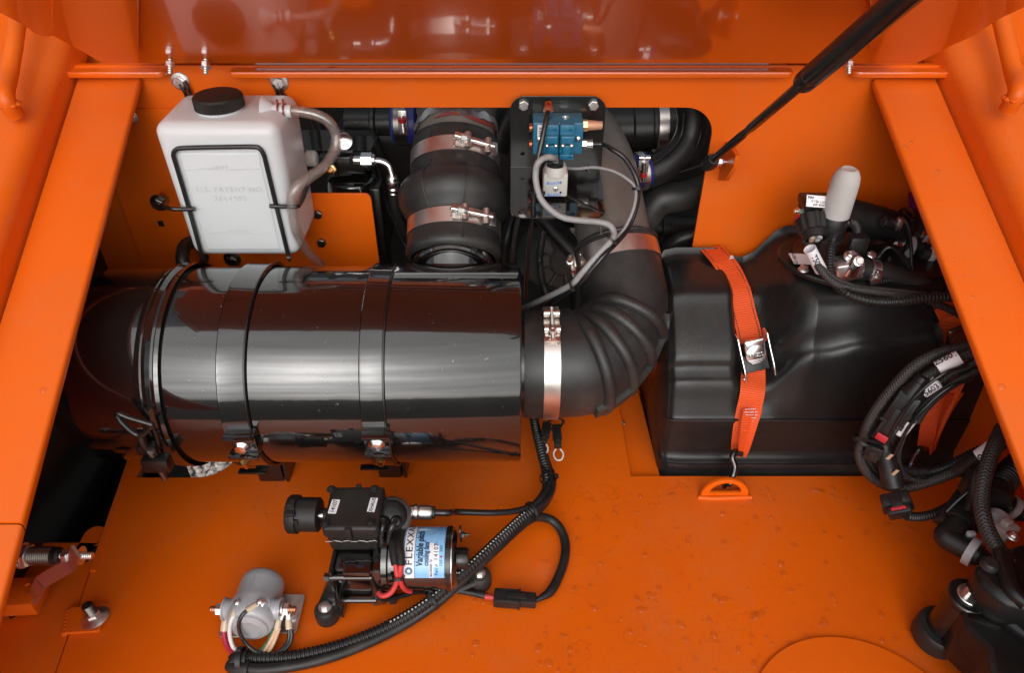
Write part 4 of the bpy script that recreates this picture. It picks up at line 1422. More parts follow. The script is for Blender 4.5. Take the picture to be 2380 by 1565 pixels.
# pipes right of the valve bracket
rp = thing('charge_pipe', 'black charge air pipe with steel band at the top right of the opening', 'pipe', W(1480, 300, y=1.5))
a, b_ = W(1400, 300, y=1.50), W(1590, 292, y=1.50)
obj('pipe', MB().lathe([(0.046, 0), (0.046, 0.06), (0.05, 0.064), (0.05, 0.10), (0.046, 0.104), (0.046, (b_ - a).length)], a, b_ - a, 36), 'plastic', rp)
q = W(1522, 296, y=1.50)
obj('band', MB().lathe([(0.051, 0), (0.0525, 0.001), (0.0525, 0.021), (0.051, 0.022)], q, X, 40, caps=False), 'band_steel', rp)
obj('rear_flange', MB().cyl(W(1420, 330, y=1.56), W(1432, 330, y=1.56), 0.085, seg=40, bev=0.006), 'rubber', rp)
bp_ = thing('bent_pipe', 'glossy black bent plastic pipe curving down to the blue hose', 'pipe', W(1600, 340, y=1.36))
obj('pipe', MB().tube([W(1605, 225, y=1.40), W(1612, 270, y=1.395), W(1606, 315, y=1.385), W(1585, 352, y=1.37), W(1550, 382, y=1.355), W(1512, 400, y=1.345), W(1490, 405, y=1.34)], 0.031, 28, 6), 'plastic', bp_)
obj('ridge', MB().tube([W(1630, 262, y=1.375), W(1626, 320, y=1.36), W(1604, 362, y=1.345), W(1566, 396, y=1.33), W(1530, 414, y=1.325)], 0.004, 8, 6), 'plastic', bp_)
obj('ridge', MB().tube([W(1590, 262, y=1.365), W(1585, 310, y=1.36), W(1566, 342, y=1.345), W(1535, 368, y=1.33), W(1515, 378, y=1.325)], 0.003, 8, 6), 'plastic', bp_)
b2 = thing('blue_hose', 'blue silicone hose with bright clamp right of the aluminium duct', 'hose', W(1485, 400, y=1.33))
d_ = (W(1520, 396, y=1.345) - W(1465, 408, y=1.33)).normalized()
o_ = W(1462, 404, y=1.335)
obj('sleeve', MB().lathe([(0.034, 0), (0.036, 0.002), (0.036, 0.036), (0.034, 0.038)], o_, d_, 32, caps=False), 'blue_silicone', b2)
obj('clamp_band', MB().lathe([(0.0365, 0.016), (0.038, 0.017), (0.038, 0.029), (0.0365, 0.030)], o_, d_, 40, caps=False), 'steel', b2)
q = W(1494, 395, y=1.295)
obj('clamp_plate', MB().box(q, (0.020, 0.004, 0.052), bevel=0.0015), 'chrome', b2)
for dz in (0.026,):
    for dx in (-0.006, 0.006):
        obj('clamp_loop', MB().cyl(q + V((dx - 0.004, -0.003, dz)), q + V((dx + 0.004, -0.003, dz)), 0.005, seg=12), 'chrome', b2)
obj('clamp_screw', MB().cyl(q + V((0, -0.006, 0.018)), q + V((0.001, -0.012, -0.018)), 0.0035, seg=12), 'dark_steel', b2)
obj('screw_mark', MB().lathe([(0.006, 0), (0.006, 0.006)], q + V((0.001, -0.010, -0.008)), V((0, -0.2, 1)), 14), 'red', b2)
obj('radiator_hose', MB().tube([W(1650, 438, y=1.36), W(1590, 455, y=1.35), W(1530, 468, y=1.345), W(1492, 520, y=1.34), W(1470, 570, y=1.36)], 0.031, 22), 'rubber', label='thick black radiator hose crossing low in the opening', cat='hose')
obj('lower_pipe', MB().lathe([(0.03, 0), (0.03, 0.05), (0.034, 0.052), (0.034, 0.07), (0.03, 0.072), (0.03, 0.16)], W(1480, 530, y=1.45), V((1, 0.05, -0.05)), 28), 'plastic', label='black ribbed pipe end low on the right of the opening', cat='pipe')
obj('fan_belt_guard', MB().tube([W(1520, 650, y=1.30), W(1538, 600, y=1.30), W(1572, 562, y=1.30), W(1620, 545, y=1.30)], 0.016, 16), 'plastic', label='curved black guard beside the right edge of the opening', cat='guard')
obj('thin_wire', MB().tube([W(1580, 400, y=1.32), W(1605, 392, y=1.31), W(1635, 382, y=1.30)], 0.002, 8), 'rubber_hose', label='thin black wire near the gas strut foot', cat='wire')

# ================================================================== valve bracket
BY = 1.222
vb = thing('valve_bracket', 'black sheet metal bracket carrying the teal valve block', 'bracket', W(1300, 388, y=BY))
A0, A1 = W(1186, 222, y=BY), W(1410, 222, y=BY)
zf = W(1300, 388, y=BY).z
ho = W(1215, 356, y=BY)
obj('upright', plate(rrect(A0.x, A1.x, zf, A0.z, (0, 0, 0.024, 0.024)), [[(ho.x + 0.0035 * math.cos(i * R(30)), ho.z + 0.0035 * math.sin(i * R(30))) for i in range(12)]], 0.003, Matrix.Translation((0, BY - 0.0015, 0)) @ WALL, 0.0006), 'black_satin', vb)
S0, S1 = V((A0.x, BY - 0.001, zf)), W(1300, 508, y=1.07)
sd2 = V((0, S1.y - S0.y, S1.z - S0.z))
T = mtx(V((0, S0.y, S0.z)), X, sd2.normalized(), X.cross(sd2.normalized()))
s0x, s1x = W(1186, 440, y=1.14).x - 0.004, W(1417, 470, y=1.11).x
obj('shelf', plate(rrect(A0.x, A1.x - 0.004, 0.0, sd2.length, (0, 0, 0.022, 0.022)), [], 0.003, T, 0.0006), 'black_gloss', vb)
obj('fold', MB().tube([V((A0.x, BY - 0.002, zf)), V((A1.x - 0.004, BY - 0.002, zf))], 0.0022, 8, smooth=False), 'black_satin', vb)
bolt('zinc bolt at the upper left corner of the valve bracket', W(1217, 243, y=BY - 0.003), -Y, 0.0155, 0.008, 0, rot=0.1)
bolt('zinc bolt at the upper right corner of the valve bracket', W(1379, 243, y=BY - 0.003), -Y, 0.0155, 0.008, 0, rot=0.6)

vv = thing('valve_block', 'teal pneumatic valve block with copper muffler on the black bracket', 'valve', W(1297, 360, y=1.20))
FY = 1.172
k0, k1 = W(1239, 286, y=FY), W(1353, 360, y=FY)
bx0, bx1, bz1, bz0 = k0.x, k1.x, k0.z, k1.z
bxm = W(1299, 320, y=FY).x
obj('manifold', MB().box(((bx0 + bx1) / 2, (FY + BY) / 2, (bz0 + bz1) / 2), (bx1 - bx0, BY - FY - 0.004, bz1 - bz0), bevel=0.0025), 'teal', vv)
for k, (xa, xb2) in enumerate(((W(1264, 320, y=FY).x, bxm - 0.0008), (bxm + 0.0008, W(1334, 320, y=FY).x))):
    xm = (xa + xb2) / 2
    zt = W(1300, 290, y=FY - 0.006).z
    zb = W(1300, 361, y=FY - 0.010).z
    md = obj('valve_module', MB().box((xm, FY - 0.004, (bz0 + bz1) / 2), (xb2 - xa, 0.012, bz1 - bz0 + 0.001), bevel=0.0015), 'teal', vv)
    zm = W(1300, 325, y=FY - 0.012).z
    obj('upper_ridge', MB().box((xm, FY - 0.0135, zm + 0.002), (xb2 - xa - 0.003, 0.012, 0.014), bevel=0.002), 'teal', vv)
    obj('lower_ridge', MB().box((xm, FY - 0.0125, bz0 + 0.016), (xb2 - xa - 0.011, 0.010, 0.016), bevel=0.002), 'teal', vv)
    obj('foot_bar', MB().box((xm, FY - 0.013, bz0 + 0.004), (xb2 - xa - 0.001, 0.012, 0.009), bevel=0.001), 'teal', vv)
    for s_ in (-1, 1):
        q = V((xm + s_ * (xb2 - xa) * 0.30, FY - 0.012, bz0 + 0.0255))
        obj('socket_screw', MB().lathe([(0.0032, 0), (0.0032, 0.008), (0.0018, 0.008), (0.0018, 0.005), (0, 0.005)], q, -Y, 16), 'chrome', vv)
    for (zz, yy) in ((bz1 - 0.008, FY - 0.0102), (bz0 + 0.004, FY - 0.0192)):
        lettering('MAC', 0.0085, mtx(V((xm, yy, zz)), -X, -Z, -Y), 'teal', vv, ext=0.0005, bold=0.0002)
for (px, py) in ((1254, 323), (1344, 322)):
    q = W(px, py, y=FY - 0.001)
    obj('mount_screw', MB().lathe([(0.0045, 0), (0.0045, 0.002), (0.003, 0.0035), (0, 0.004)], q, -Y, 16), 'steel', vv)
for py in (297, 335):
    q = W(1239, py, y=1.195)
    q.x = bx0
    obj('port_plug', MB().lathe([(0.0075, 0), (0.0085, 0.001), (0.0075, 0.002), (0.0085, 0.003), (0.0075, 0.004), (0.0085, 0.005), (0.007, 0.006), (0, 0.006)], q, -X, 20), 'copper', vv)
q = W(1356, 291, y=1.195)
q.x = bx1
obj('muffler_nut', MB().hexa(q, X, 0.017, 0.009), 'brass', vv)
obj('muffler', MB().lathe([(0.0085, 0.008), (0.0085, 0.012), (0.0068, 0.032), (0.006, 0.033), (0, 0.033)], q, X, 20), 'sinter', vv)
q = W(1354, 335, y=1.192)
q.x = bx1
obj('push_fitting', MB().hexa(q, X, 0.015, 0.009).lathe([(0.0078, 0), (0.0078, 0.007), (0.0055, 0.008)], q + V((0.009, 0, 0)), X, 20).lathe([(0.0088, 0), (0.0088, 0.0016), (0.006, 0.002)], q + V((0.0165, 0, 0)), X, 20), 'steel', vv)
fit_r = q + V((0.018, 0, 0))
q = W(1275, 265, y=1.187)
obj('top_fitting', MB().lathe([(0.006, -0.008), (0.0075, 0), (0.0078, 0.006), (0.0088, 0.007), (0.0088, 0.010), (0.0065, 0.011)], q + V((0, 0.012, 0.008)), V((0, -0.8, -0.25)), 20), 'copper', vv)
q2 = W(1275, 258, y=1.175)
obj('fitting_collar', MB().lathe([(0.0085, 0), (0.0085, 0.004), (0.006, 0.005)], q2, V((-0.05, -0.7, -0.55)), 20), 'chrome', vv)
q = W(1314, 273, z=bz1)
obj('top_port', MB().lathe([(0.0065, 0), (0.0065, 0.0012), (0.003, 0.0012), (0.003, 0.0002)], V((q.x, q.y, bz1)), Z, 20), 'chrome', vv)
lp = W(1256, 307, y=FY - 0.0006)
obj('tag', MB().box(lp, (0.010, 0.0008, 0.0255)), 'label_white', vv)
lettering('17459', 0.0085, mtx(lp + V((0.001, -0.0008, -0.002)), Z, -X, -Y), 'ink', vv, ext=0.0001)

# ------------------------------------------------------------------ DIN connector with grey cable
dc = thing('solenoid_connector', 'milky plastic solenoid plug with blue print below the valve block', 'connector', W(1290, 460, y=1.11))
cy_ = 1.118
d0, d1 = W(1263, 405, y=cy_), W(1318, 458, y=cy_)
cxm = (d0.x + d1.x) / 2
wz = d1.x - d0.x
obj('body', MB().box((cxm, cy_ + 0.014, (d0.z + d1.z) / 2), (wz, 0.028, d0.z - d1.z), bevel=0.003), 'grey_plastic', dc)
tz = W(1290, 383, y=cy_ + 0.012).z
b = bmesh.new()
obj('shoulder', MB().lathe([(wz * 0.5, 0), (wz * 0.46, 0.010), (wz * 0.42, 0.015), (wz * 0.40, tz - d0.z + 0.002)], V((cxm, cy_ + 0.014, d0.z - 0.004)), Z, 24), 'grey_plastic', dc)
obj('gland', MB().lathe([(0.0135, 0), (0.0135, 0.007), (0.008, 0.008), (0.006, 0.004)], V((cxm - 0.001, cy_ + 0.012, tz - 0.002)), Z, 24), 'rubber_hose', dc)
q = W(1291, 439, y=cy_)
obj('center_screw', MB().lathe([(0.0042, 0), (0.0042, 0.0014), (0.0034, 0.002), (0, 0.002)], q, -Y, 18), 'steel', dc)
obj('screw_slot', MB().box(q + V((0, -0.0021, 0)), (0.0009, 0.0006, 0.006)), 'dark_steel', dc)
for (s, py) in (('BLLATH', 426), ('BLLATH', 453)):
    lettering(s, 0.0066, mtx(W(1287, py, y=cy_ - 0.0004), X, Z, -Y), 'blue_print', dc, ext=0.0001, bold=0.0002)
for py in (424, 447):
    obj('lamp_hole', MB().lathe([(0.0019, 0), (0.0019, 0.0004), (0, 0.0004)], W(1303, py, y=cy_), -Y, 12), 'ink', dc)
gl = V((cxm - 0.001, cy_ + 0.012, tz + 0.003))
gpts = [gl + V((0, 0, -0.006)), gl + V((0, -0.004, 0.008)), W(1283, 366, y=1.105), W(1268, 366, y=1.098), W(1251, 378, y=1.09), W(1245, 400, y=1.088), W(1247, 430, y=1.08), W(1257, 462, y=1.072), W(1280, 488, y=1.064), W(1310, 506, y=1.055), W(1345, 512, y=1.05), W(1390, 516, y=1.05), W(1417, 524, y=1.045), W(1427, 542, y=1.035), W(1420, 560, y=1.02), W(1390, 592, y=1.005), W(1355, 632, y=0.995), W(1330, 660, y=1.0), W(1290, 682, y=1.03), W(1240, 706, y=1.07), W(1215, 716, y=1.10)]
obj('grey_cable', MB().tube(gpts, 0.0051, 14, 7), 'grey_cable', label='thick grey cable curling from the solenoid plug down across the elbow', cat='cable')
at1 = [fit_r, fit_r + V((0.02, -0.002, 0)), W(1420, 345, y=1.16), W(1452, 368, y=1.145), W(1475, 405, y=1.125), W(1484, 440, y=1.11), W(1478, 485, y=1.085), W(1460, 530, y=1.06), W(1435, 562, y=1.03), W(1405, 592, y=1.0), W(1370, 634, y=0.99), W(1342, 664, y=0.995), W(1310, 686, y=1.02), W(1270, 712, y=1.05), W(1255, 725, y=1.07)]
obj('air_tube', MB().tube(at1, 0.0042, 12, 7), 'air_tube', label='black air tube looping right from the valve block past the duct', cat='tube')
at2 = [q2 + V((-0.001, -0.003, -0.003)), W(1272, 266, y=1.158), W(1262, 315, y=1.135), W(1249, 380, y=1.115), W(1242, 450, y=1.10), W(1236, 510, y=1.11), W(1230, 560, y=1.14), W(1224, 640, y=1.18), W(1222, 690, y=1.2)]
obj('air_tube', MB().tube(at2, 0.0045, 12, 7), 'air_tube', label='straight black air tube dropping left of the solenoid plug', cat='tube')
gw = [W(1320, 391, y=1.17), W(1345, 392, y=1.16), W(1380, 389, y=1.15), W(1420, 396, y=1.135), W(1455, 414, y=1.12), W(1477, 438, y=1.105), W(1474, 480, y=1.082), W(1455, 525, y=1.06), W(1430, 557, y=1.035)]
obj('thin_cable', MB().tube(gw, 0.0026, 10, 7), 'grey_cable', label='thin grey wire arching from the bracket shelf to the air tube', cat='cable')


def zip_tie(label, p, axis, r, head=None, w=0.004, m='plastic'):
    t = thing('cable_tie', label, 'cable tie', p, 'black cable ties')
    x, y, z = frame(axis)
    obj('loop', MB().lathe([(r, -w / 2), (r + 0.0012, -w / 2), (r + 0.0012, w / 2), (r, w / 2)], V(p), axis, 24, caps=False), m, t)
    hd = V(head) if head is not None else x
    hd = (hd - z * hd.dot(z)).normalized()
    obj('head', MB().box((0, 0, 0), (0.006, 0.0075, 0.005), mtx(V(p) + hd * (r + 0.002), z, hd.cross(z), hd), 0.0007), m, t)
    return t


zip_tie('cable tie holding grey cable and air tube left of the plug', W(1247, 446, y=1.082), Z + V((0.1, 0, 0)), 0.0095, V((1, -0.3, 0)))
zip_tie('cable tie on the black air tube loop in front of the blue hose', W(1481, 438, y=1.108), V((0.1, -0.5, -1)), 0.0078, V((0, -1, 0)))
zip_tie('cable tie joining grey cable and air tube above the elbow clamp', W(1420, 556, y=1.025), V((-0.6, -0.3, -0.6)), 0.0105, V((1, -0.3, 0.5)))
zip_tie('cable tie joining grey cable and air tube above the elbow ribs', W(1333, 661, y=0.995), V((-0.7, 0.2, -0.5)), 0.0105, V((0.3, -1, 0.2)))
# ================================================================== black fluid tank in the well
from mathutils.bvhtree import BVHTree


def tank_profile(zt, ytf, zl, yl):
    return [(1.225, -0.11), (1.225, zt - 0.02), (1.205, zt), (ytf + 0.05, zt), (ytf + 0.018, zt - 0.006), (ytf - 0.004, zt - 0.026), (yl + 0.016, zl + 0.034), (yl + 0.006, zl + 0.010),
            (yl - 0.006, zl - 0.002), (0.984, zl - 0.010), (0.973, zl - 0.040), (0.960, 0.116), (0.957, 0.112), (0.957, 0.045), (0.956, 0.030), (0.951, 0.021), (0.942, 0.016), (0.938, 0.004), (0.937, -0.11)]


def squash(pr, k):
    return [(1.08 + (y - 1.08) * (1 - 0.16 * k), z * (1 - 0.12 * k) if z > 0 else z) for y, z in pr]


def dome_profile(zt, zl):
    return [(1.225, -0.11), (1.225, zt - 0.02), (1.205, zt), (1.075, zt), (1.045, zt - 0.005), (1.022, zt - 0.020), (1.006, zt - 0.046), (0.997, zl + 0.018),
            (0.990, zl + 0.004), (0.980, zl - 0.006), (0.973, zl - 0.035), (0.960, 0.116), (0.957, 0.112), (0.957, 0.045), (0.956, 0.030), (0.951, 0.021), (0.942, 0.016), (0.938, 0.004), (0.937, -0.11)]


SH = tank_profile(0.302, 1.085, 0.188, 1.000)
GR = tank_profile(0.284, 1.105, 0.176, 1.020)
DL = dome_profile(0.345, 0.250)
DM = dome_profile(0.354, 0.268)
DR = dome_profile(0.356, 0.288)
stations = [(0.276, squash(SH, 1.0)), (0.281, squash(SH, 0.45)), (0.292, squash(SH, 0.10)), (0.315, SH), (0.370, SH), (0.390, SH), (0.412, GR), (0.438, GR), (0.446, GR), (0.515, DL), (0.53, DL), (0.60, DM), (0.64, DM), (0.74, DR), (0.80, DR), (0.95, DR), (1.0, DR), (1.01, squash(DR, 0.6))]
rows = []
for i in range(len(stations) - 1):
    (xa, pa), (xb2, pb) = stations[i], stations[i + 1]
    for k in range(4):
        t = k / 4
        s = t * t * (3 - 2 * t)
        rows.append((xa + (xb2 - xa) * t, [(ya + (yb - ya) * s, za + (zb - za) * s) for (ya, za), (yb, zb) in zip(pa, pb)]))
rows.append(stations[-1])
grid = []
for x, pr in rows:
    grid.append(catmull([V((x, y, z)) for y, z in pr], 4))
tmb = MB()
nn = len(grid[0])
tmb.add([p for g in grid for p in g], [(i * nn + k, i * nn + k + 1, (i + 1) * nn + k + 1, (i + 1) * nn + k) for i in range(len(grid) - 1) for k in range(nn - 1)]
        + [tuple(range(nn)), tuple((len(grid) - 1) * nn + k for k in reversed(range(nn)))])
tk = thing('fluid_tank', 'black moulded plastic fluid tank sunk in the deck well', 'tank', V((0.6, 1.08, -0.11)))
obj('body', tmb, 'tank_plastic', tk, angle=80)
TBV = BVHTree.FromPolygons([v[:] for v in tmb.v], [f for f in tmb.f])


def hit(px, py, off=0.0, bv=None):
    r = ray(px, py).normalized()
    p, n, _, _ = (bv or TBV).ray_cast(_O, r)
    if p is None:
        return W(px, py, y=1.0)
    if n.dot(r) > 0:
        n = -n
    return p + n * off


def hitn(px, py):
    r = ray(px, py).normalized()
    p, n, _, _ = TBV.ray_cast(_O, r)
    if p is None:
        return -r
    return -n if n.dot(r) > 0 else n


sm = MB().tube([V((0.285, 0.985, 0.1135)), V((0.293, 0.963, 0.1135)), V((0.31, 0.957, 0.1135)), V((0.6, 0.957, 0.1135)), V((1.0, 0.957, 0.1135))], 0.0009, 6, 6)
obj('mould_seam', sm, 'tank_plastic', tk)

# ------------------------------------------------------------------ header on top of the tank
ZP = 0.356
hc = W(2035, 600, z=ZP)
hd = thing('tank_header', 'round black header plate with pipe ports on top of the fluid tank', 'tank header', V((hc.x, hc.y, ZP)))


def oval(rx, ry, n=48):
    return [(hc.x + rx * math.cos(2 * math.pi * i / n), 1.115 + ry * math.sin(2 * math.pi * i / n)) for i in range(n)]


obj('raised_ring', plate(oval(0.172, 0.104), [], 0.012, Matrix.Translation((0, 0, 0.356)), 0.004), 'tank_plastic', hd, angle=60)
obj('plate', plate(oval(0.148, 0.088), [], 0.005, Matrix.Translation((0, 0, 0.3655)), 0.001), 'black_satin', hd)
ZT = 0.368
bolt('', W(1867, 628, z=ZT + 0.001), Z, 0.012, 0.006, 0.009, parent=hd)
bolt('', W(1975, 597, z=ZT + 0.035), V((0.1, -0.5, 0.9)), 0.014, 0.008, 0.011, parent=hd)
# data sticker (plain code left out)
lp = W(1866, 601, z=ZT + 0.001)
stk = plate([(-0.020, -0.017), (0.024, -0.020), (0.024, 0.014), (-0.020, 0.017)], [], 0.0006, Matrix.Translation(lp))
obj('sticker', stk, 'label_white', hd)
lettering('0211887Y', 0.0085, Matrix.Translation(lp + V((-0.014, -0.001, 0.0006))) @ Matrix.Rotation(R(82), 4, 'Z'), 'ink', hd, ext=0.0001)

# breather
vf = thing('breather_filter', 'pale grey bullet shaped breather filter standing on the tank header', 'breather', W(1925, 620, z=ZT))
sx = W(1942, 498, y=1.09)
obj('stem', MB().lathe([(0.0215, ZT), (0.0215, sx.z - 0.026), (0.0235, sx.z - 0.024), (0.0235, sx.z - 0.002), (0.022, sx.z)], V((sx.x, 1.09, 0)), Z, 28), 'plastic', vf)
obj('stem_collar', MB().lathe([(0.022, 0), (0.026, 0.001), (0.026, 0.006), (0.022, 0.007)], V((sx.x, 1.09, sx.z - 0.045)), Z, 28, caps=False), 'plastic', vf)
top_z = W(1966, 392, y=1.09).z
h = top_z - sx.z
obj('element', MB().lathe([(0.0225, sx.z - 0.001), (0.0222, sx.z + h * 0.72), (0.0205, sx.z + h * 0.85), (0.016, sx.z + h * 0.96), (0.0115, sx.z + h), (0.009, sx.z + h - 0.001), (0, sx.z + h - 0.001)], V((sx.x, 1.09, 0)), Z, 36), 'muffler', vf, angle=50)

# control valve with knurled plug
cv = thing('control_valve', 'black control valve with knurled plug left of the breather', 'valve', W(1890, 560, z=ZT))
vy = 1.12
obj('coil_body', MB().box(W(1898, 488, y=vy), (0.052, 0.050, 0.042), bevel=0.008, seg=3), 'plastic', cv)
obj('cover', MB().box(W(1897, 470, y=vy - 0.002), (0.050, 0.046, 0.016), bevel=0.004), 'plastic', cv)
lp = W(1898, 468, y=vy - 0.028)
TL = mtx(lp, (X + V((0, 0, -0.08))).normalized(), V((0.06, 0.55, 0.83)).normalized(), V((0, -0.83, 0.55)))
obj('rating_label', MB().box((0, 0, 0), (0.034, 0.019, 0.0006), TL), 'label_white', cv)
for i, (s, dx, dy) in enumerate((('PVU', -0.010, 0.0055), ('V 12', -0.004, 0.000), ('A 1.25', 0.007, -0.001), ('WP 4500', 0.004, -0.006))):
    lettering(s, 0.0052, TL @ Matrix.Translation((dx, dy, 0.0005)), 'ink', cv, ext=0.0001, bold=0.0001 if i else 0.0003)
q = W(1846, 491, y=vy)
obj('stud', threaded(MB(), q, q + V((0.022, 0, 0.0)), 0.0045, 0.003), 'steel', cv)
obj('stud_nut', MB().hexa(q + V((0.006, 0, 0)), X, 0.014, 0.007).lathe([(0.011, 0), (0.011, 0.0015)], q + V((0.0135, 0, 0)), X, 18), 'steel', cv)
pa = W(1886, 505, y=1.10)
pd = V((0.05, -0.75, -0.55)).normalized()
nk = MB()
vs, fs = [], []
x_, y_, z_ = frame(pd)
for i in range(48):
    a = 2 * math.pi * i / 48
    rr = 0.0275 if i % 4 < 2 else 0.0255
    for (q_, hh_) in ((rr, 0), (rr * 0.93, 0.026), (rr * 0.8, 0.028)):
        vs.append(pa + (x_ * math.cos(a) + y_ * math.sin(a)) * q_ + z_ * hh_)
for i in range(48):
    j = (i + 1) % 48
    for k in range(2):
        fs.append((i * 3 + k, j * 3 + k, j * 3 + k + 1, i * 3 + k + 1))
fs.append(tuple(i * 3 + 2 for i in range(48)))
obj('knurled_nut', MB().add(vs, fs), 'plastic', cv, angle=25)
obj('red_seal', MB().lathe([(0.026, 0), (0.0285, 0.001), (0.0285, 0.005), (0.026, 0.006)], pa - pd * 0.003, pd, 32, arc=(R(150), R(330))), 'red', cv)
obj('plug_sleeve', MB().lathe([(0.021, 0.026), (0.021, 0.040), (0.016, 0.040), (0.016, 0.028)], pa, pd, 28, caps=False), 'plastic', cv)
for k, (dx, dz, mm) in enumerate(((0.006, 0.004, 'clear_clip'), (0.006, -0.006, 'clear_clip'), (-0.006, 0.002, 'clear_terminal'), (-0.004, -0.006, 'tan_wire'))):
    c = pa + x_ * dx + y_ * dz
    obj('contact', MB().cyl(c + pd * 0.026, c + pd * 0.041, 0.0042, seg=10), mm, cv)

# big return pipe, bracket, connectors
rp2 = thing('return_pipe', 'thick black return pipe running right from the breather', 'pipe', W(2010, 500, y=1.15))
a, b_ = W(1945, 490, y=1.15), W(2100, 533, y=1.15)
obj('pipe', MB().lathe([(0.028, 0), (0.028, 0.13), (0.031, 0.132), (0.031, (b_ - a).length)], a, b_ - a, 28), 'plastic', rp2)
obj('collar', MB().lathe([(0.028, 0), (0.034, 0.001), (0.034, 0.009), (0.028, 0.01)], W(2092, 524, y=1.15), b_ - a, 28, caps=False), 'plastic', rp2)
obj('loom_bar', MB().cyl(W(2052, 515, y=1.105), W(2100, 526, y=1.105), 0.0095, seg=16, bev=0.001), 'plastic', rp2)
wcp = W(2108, 540, y=1.145)
obj('hose', MB().cyl(W(2098, 535, y=1.145), W(2300, 590, y=1.145), 0.026, seg=24), 'rubber', rp2)
wdir = (b_ - a).normalized()


def worm_clamp(label, o, axis, r, up, w=0.012):
    t = thing('worm_clamp', label, 'hose clamp', o, 'worm drive clamps')
    o = V(o)
    z = V(axis).normalized()
    u = (V(up) - z * V(up).dot(z)).normalized()
    s = z.cross(u)
    obj('band', MB().lathe([(r, -w / 2), (r + 0.001, -w / 2), (r + 0.001, w / 2), (r, w / 2)], o, axis, 36, caps=False), 'steel', t)
    for i in range(7):
        a = R(-20 + i * 13)
        d = u * math.cos(a) - s * math.sin(a)
        obj('band_slot', MB().box((0, 0, 0), (w * 0.6, 0.0014, 0.0006), mtx(o + d * (r + 0.0011), z, d.cross(z), d)), 'ink', t)
    c = o + (u * math.cos(0.9) + s * math.sin(0.9)) * (r + 0.005)
    d = (-u * math.sin(0.9) + s * math.cos(0.9))
    obj('screw_housing', MB().box((0, 0, 0), (w * 1.05, 0.016, 0.009), mtx(c, z, d, z.cross(d)), 0.002), 'steel', t)
    obj('screw', MB().hexa(c - d * 0.017, d, 0.0085, 0.009), 'steel', t)
    return t


worm_clamp('worm clamp on the thick return hose beside the right rail', W(2128, 546, y=1.145), wdir, 0.0265, V((0, -0.6, 0.8)), 0.016)
tbk = thing('pipe_bracket', 'glossy black pipe bracket behind the clamp block', 'bracket', W(2040, 580, y=1.13))
obj('web', MB().box(W(2040, 572, y=1.14), (0.085, 0.05, 0.05), bevel=0.008, seg=3), 'black_gloss', tbk)
obj('end_plate', MB().box(W(2092, 560, y=1.13), (0.006, 0.045, 0.10), bevel=0.002), 'black_satin', tbk)
obj('strap_plate', MB().box(W(2102, 570, y=1.115), (0.012, 0.006, 0.105), bevel=0.002), 'plastic', tbk)
obj('clip', MB().box(W(2090, 520, y=1.098), (0.010, 0.010, 0.022), bevel=0.002), 'steel', tbk)
for i, (py, lab, r) in enumerate(((567, 'upper black quick connector with milky clip beside the right rail', 0.016), (604, 'lower black quick connector with milky clip beside the right rail', 0.018))):
    q0 = W(2080, py, y=1.118)
    t = thing('quick_connector', lab, 'connector', q0, 'quick connectors')
    dr = V((1, 0, -0.10)).normalized()
    obj('steel_pipe', MB().cyl(q0, q0 + dr * 0.032, 0.0085, seg=18), 'chrome', t)
    obj('clip', MB().lathe([(r * 0.7, 0), (r * 1.12, 0.001), (r * 1.12, 0.009), (r * 0.7, 0.010)], q0 + dr * 0.020, dr, 24, caps=False), 'clear_clip', t)
    obj('clip_tab', MB().box(q0 + dr * 0.025 + V((0, -r * 0.9, -r * 0.5)), (0.010, 0.006, 0.016), bevel=0.0015), 'clear_clip', t)
    obj('body', MB().lathe([(r, 0), (r * 1.02, 0.003), (r * 1.02, 0.018), (r * 0.9, 0.020), (r * 0.9, 0.08), (r * 1.0, 0.083), (r, 0.14)], q0 + dr * 0.030, dr, 24), 'plastic', t)

# aluminium clamp block with lower hose
kb = thing('clamp_block', 'bright aluminium clamp block bolted to the tank header', 'clamp block', W(1965, 640, z=ZT))
q = W(1969, 622, y=1.045)
obj('block', MB().box((0, 0, 0), (0.046, 0.034, 0.034), Matrix.Translation(q) @ Matrix.Rotation(R(-12), 4, 'Y'), 0.004), 'steel', kb)
obj('boss', MB().box((0, 0, 0), (0.020, 0.012, 0.040), Matrix.Translation(q + V((0.002, -0.016, 0.012))) @ Matrix.Rotation(R(10), 4, 'Y'), 0.004), 'chrome', kb)
bolt('', q + V((0.003, -0.022, 0.026)), V((0, -0.7, 0.6)), 0.012, 0.005, 0.009, parent=kb)
obj('neck', MB().box(W(1985, 580, y=1.09), (0.034, 0.03, 0.06), bevel=0.006), 'plastic', kb)
lh = [q + V((0.02, 0, -0.002)), W(2030, 628, y=1.045), W(2075, 640, y=1.042), W(2125, 655, y=1.04), W(2180, 676, y=1.04), W(2260, 700, y=1.04)]
obj('coolant_hose', MB().tube(lh, 0.0168, 20), 'rubber', label='black hose running right from the aluminium clamp block', cat='hose')
worm_clamp('worm clamp on the hose beside the aluminium clamp block', W(2026, 627, y=1.045), V((1, 0, -0.2)), 0.0174, V((0, -0.75, 0.6)), 0.015)
bolt('bright bolt standing behind the worm clamp', W(2022, 598, y=1.07), V((0, -0.4, 0.9)), 0.014, 0.009, 0)

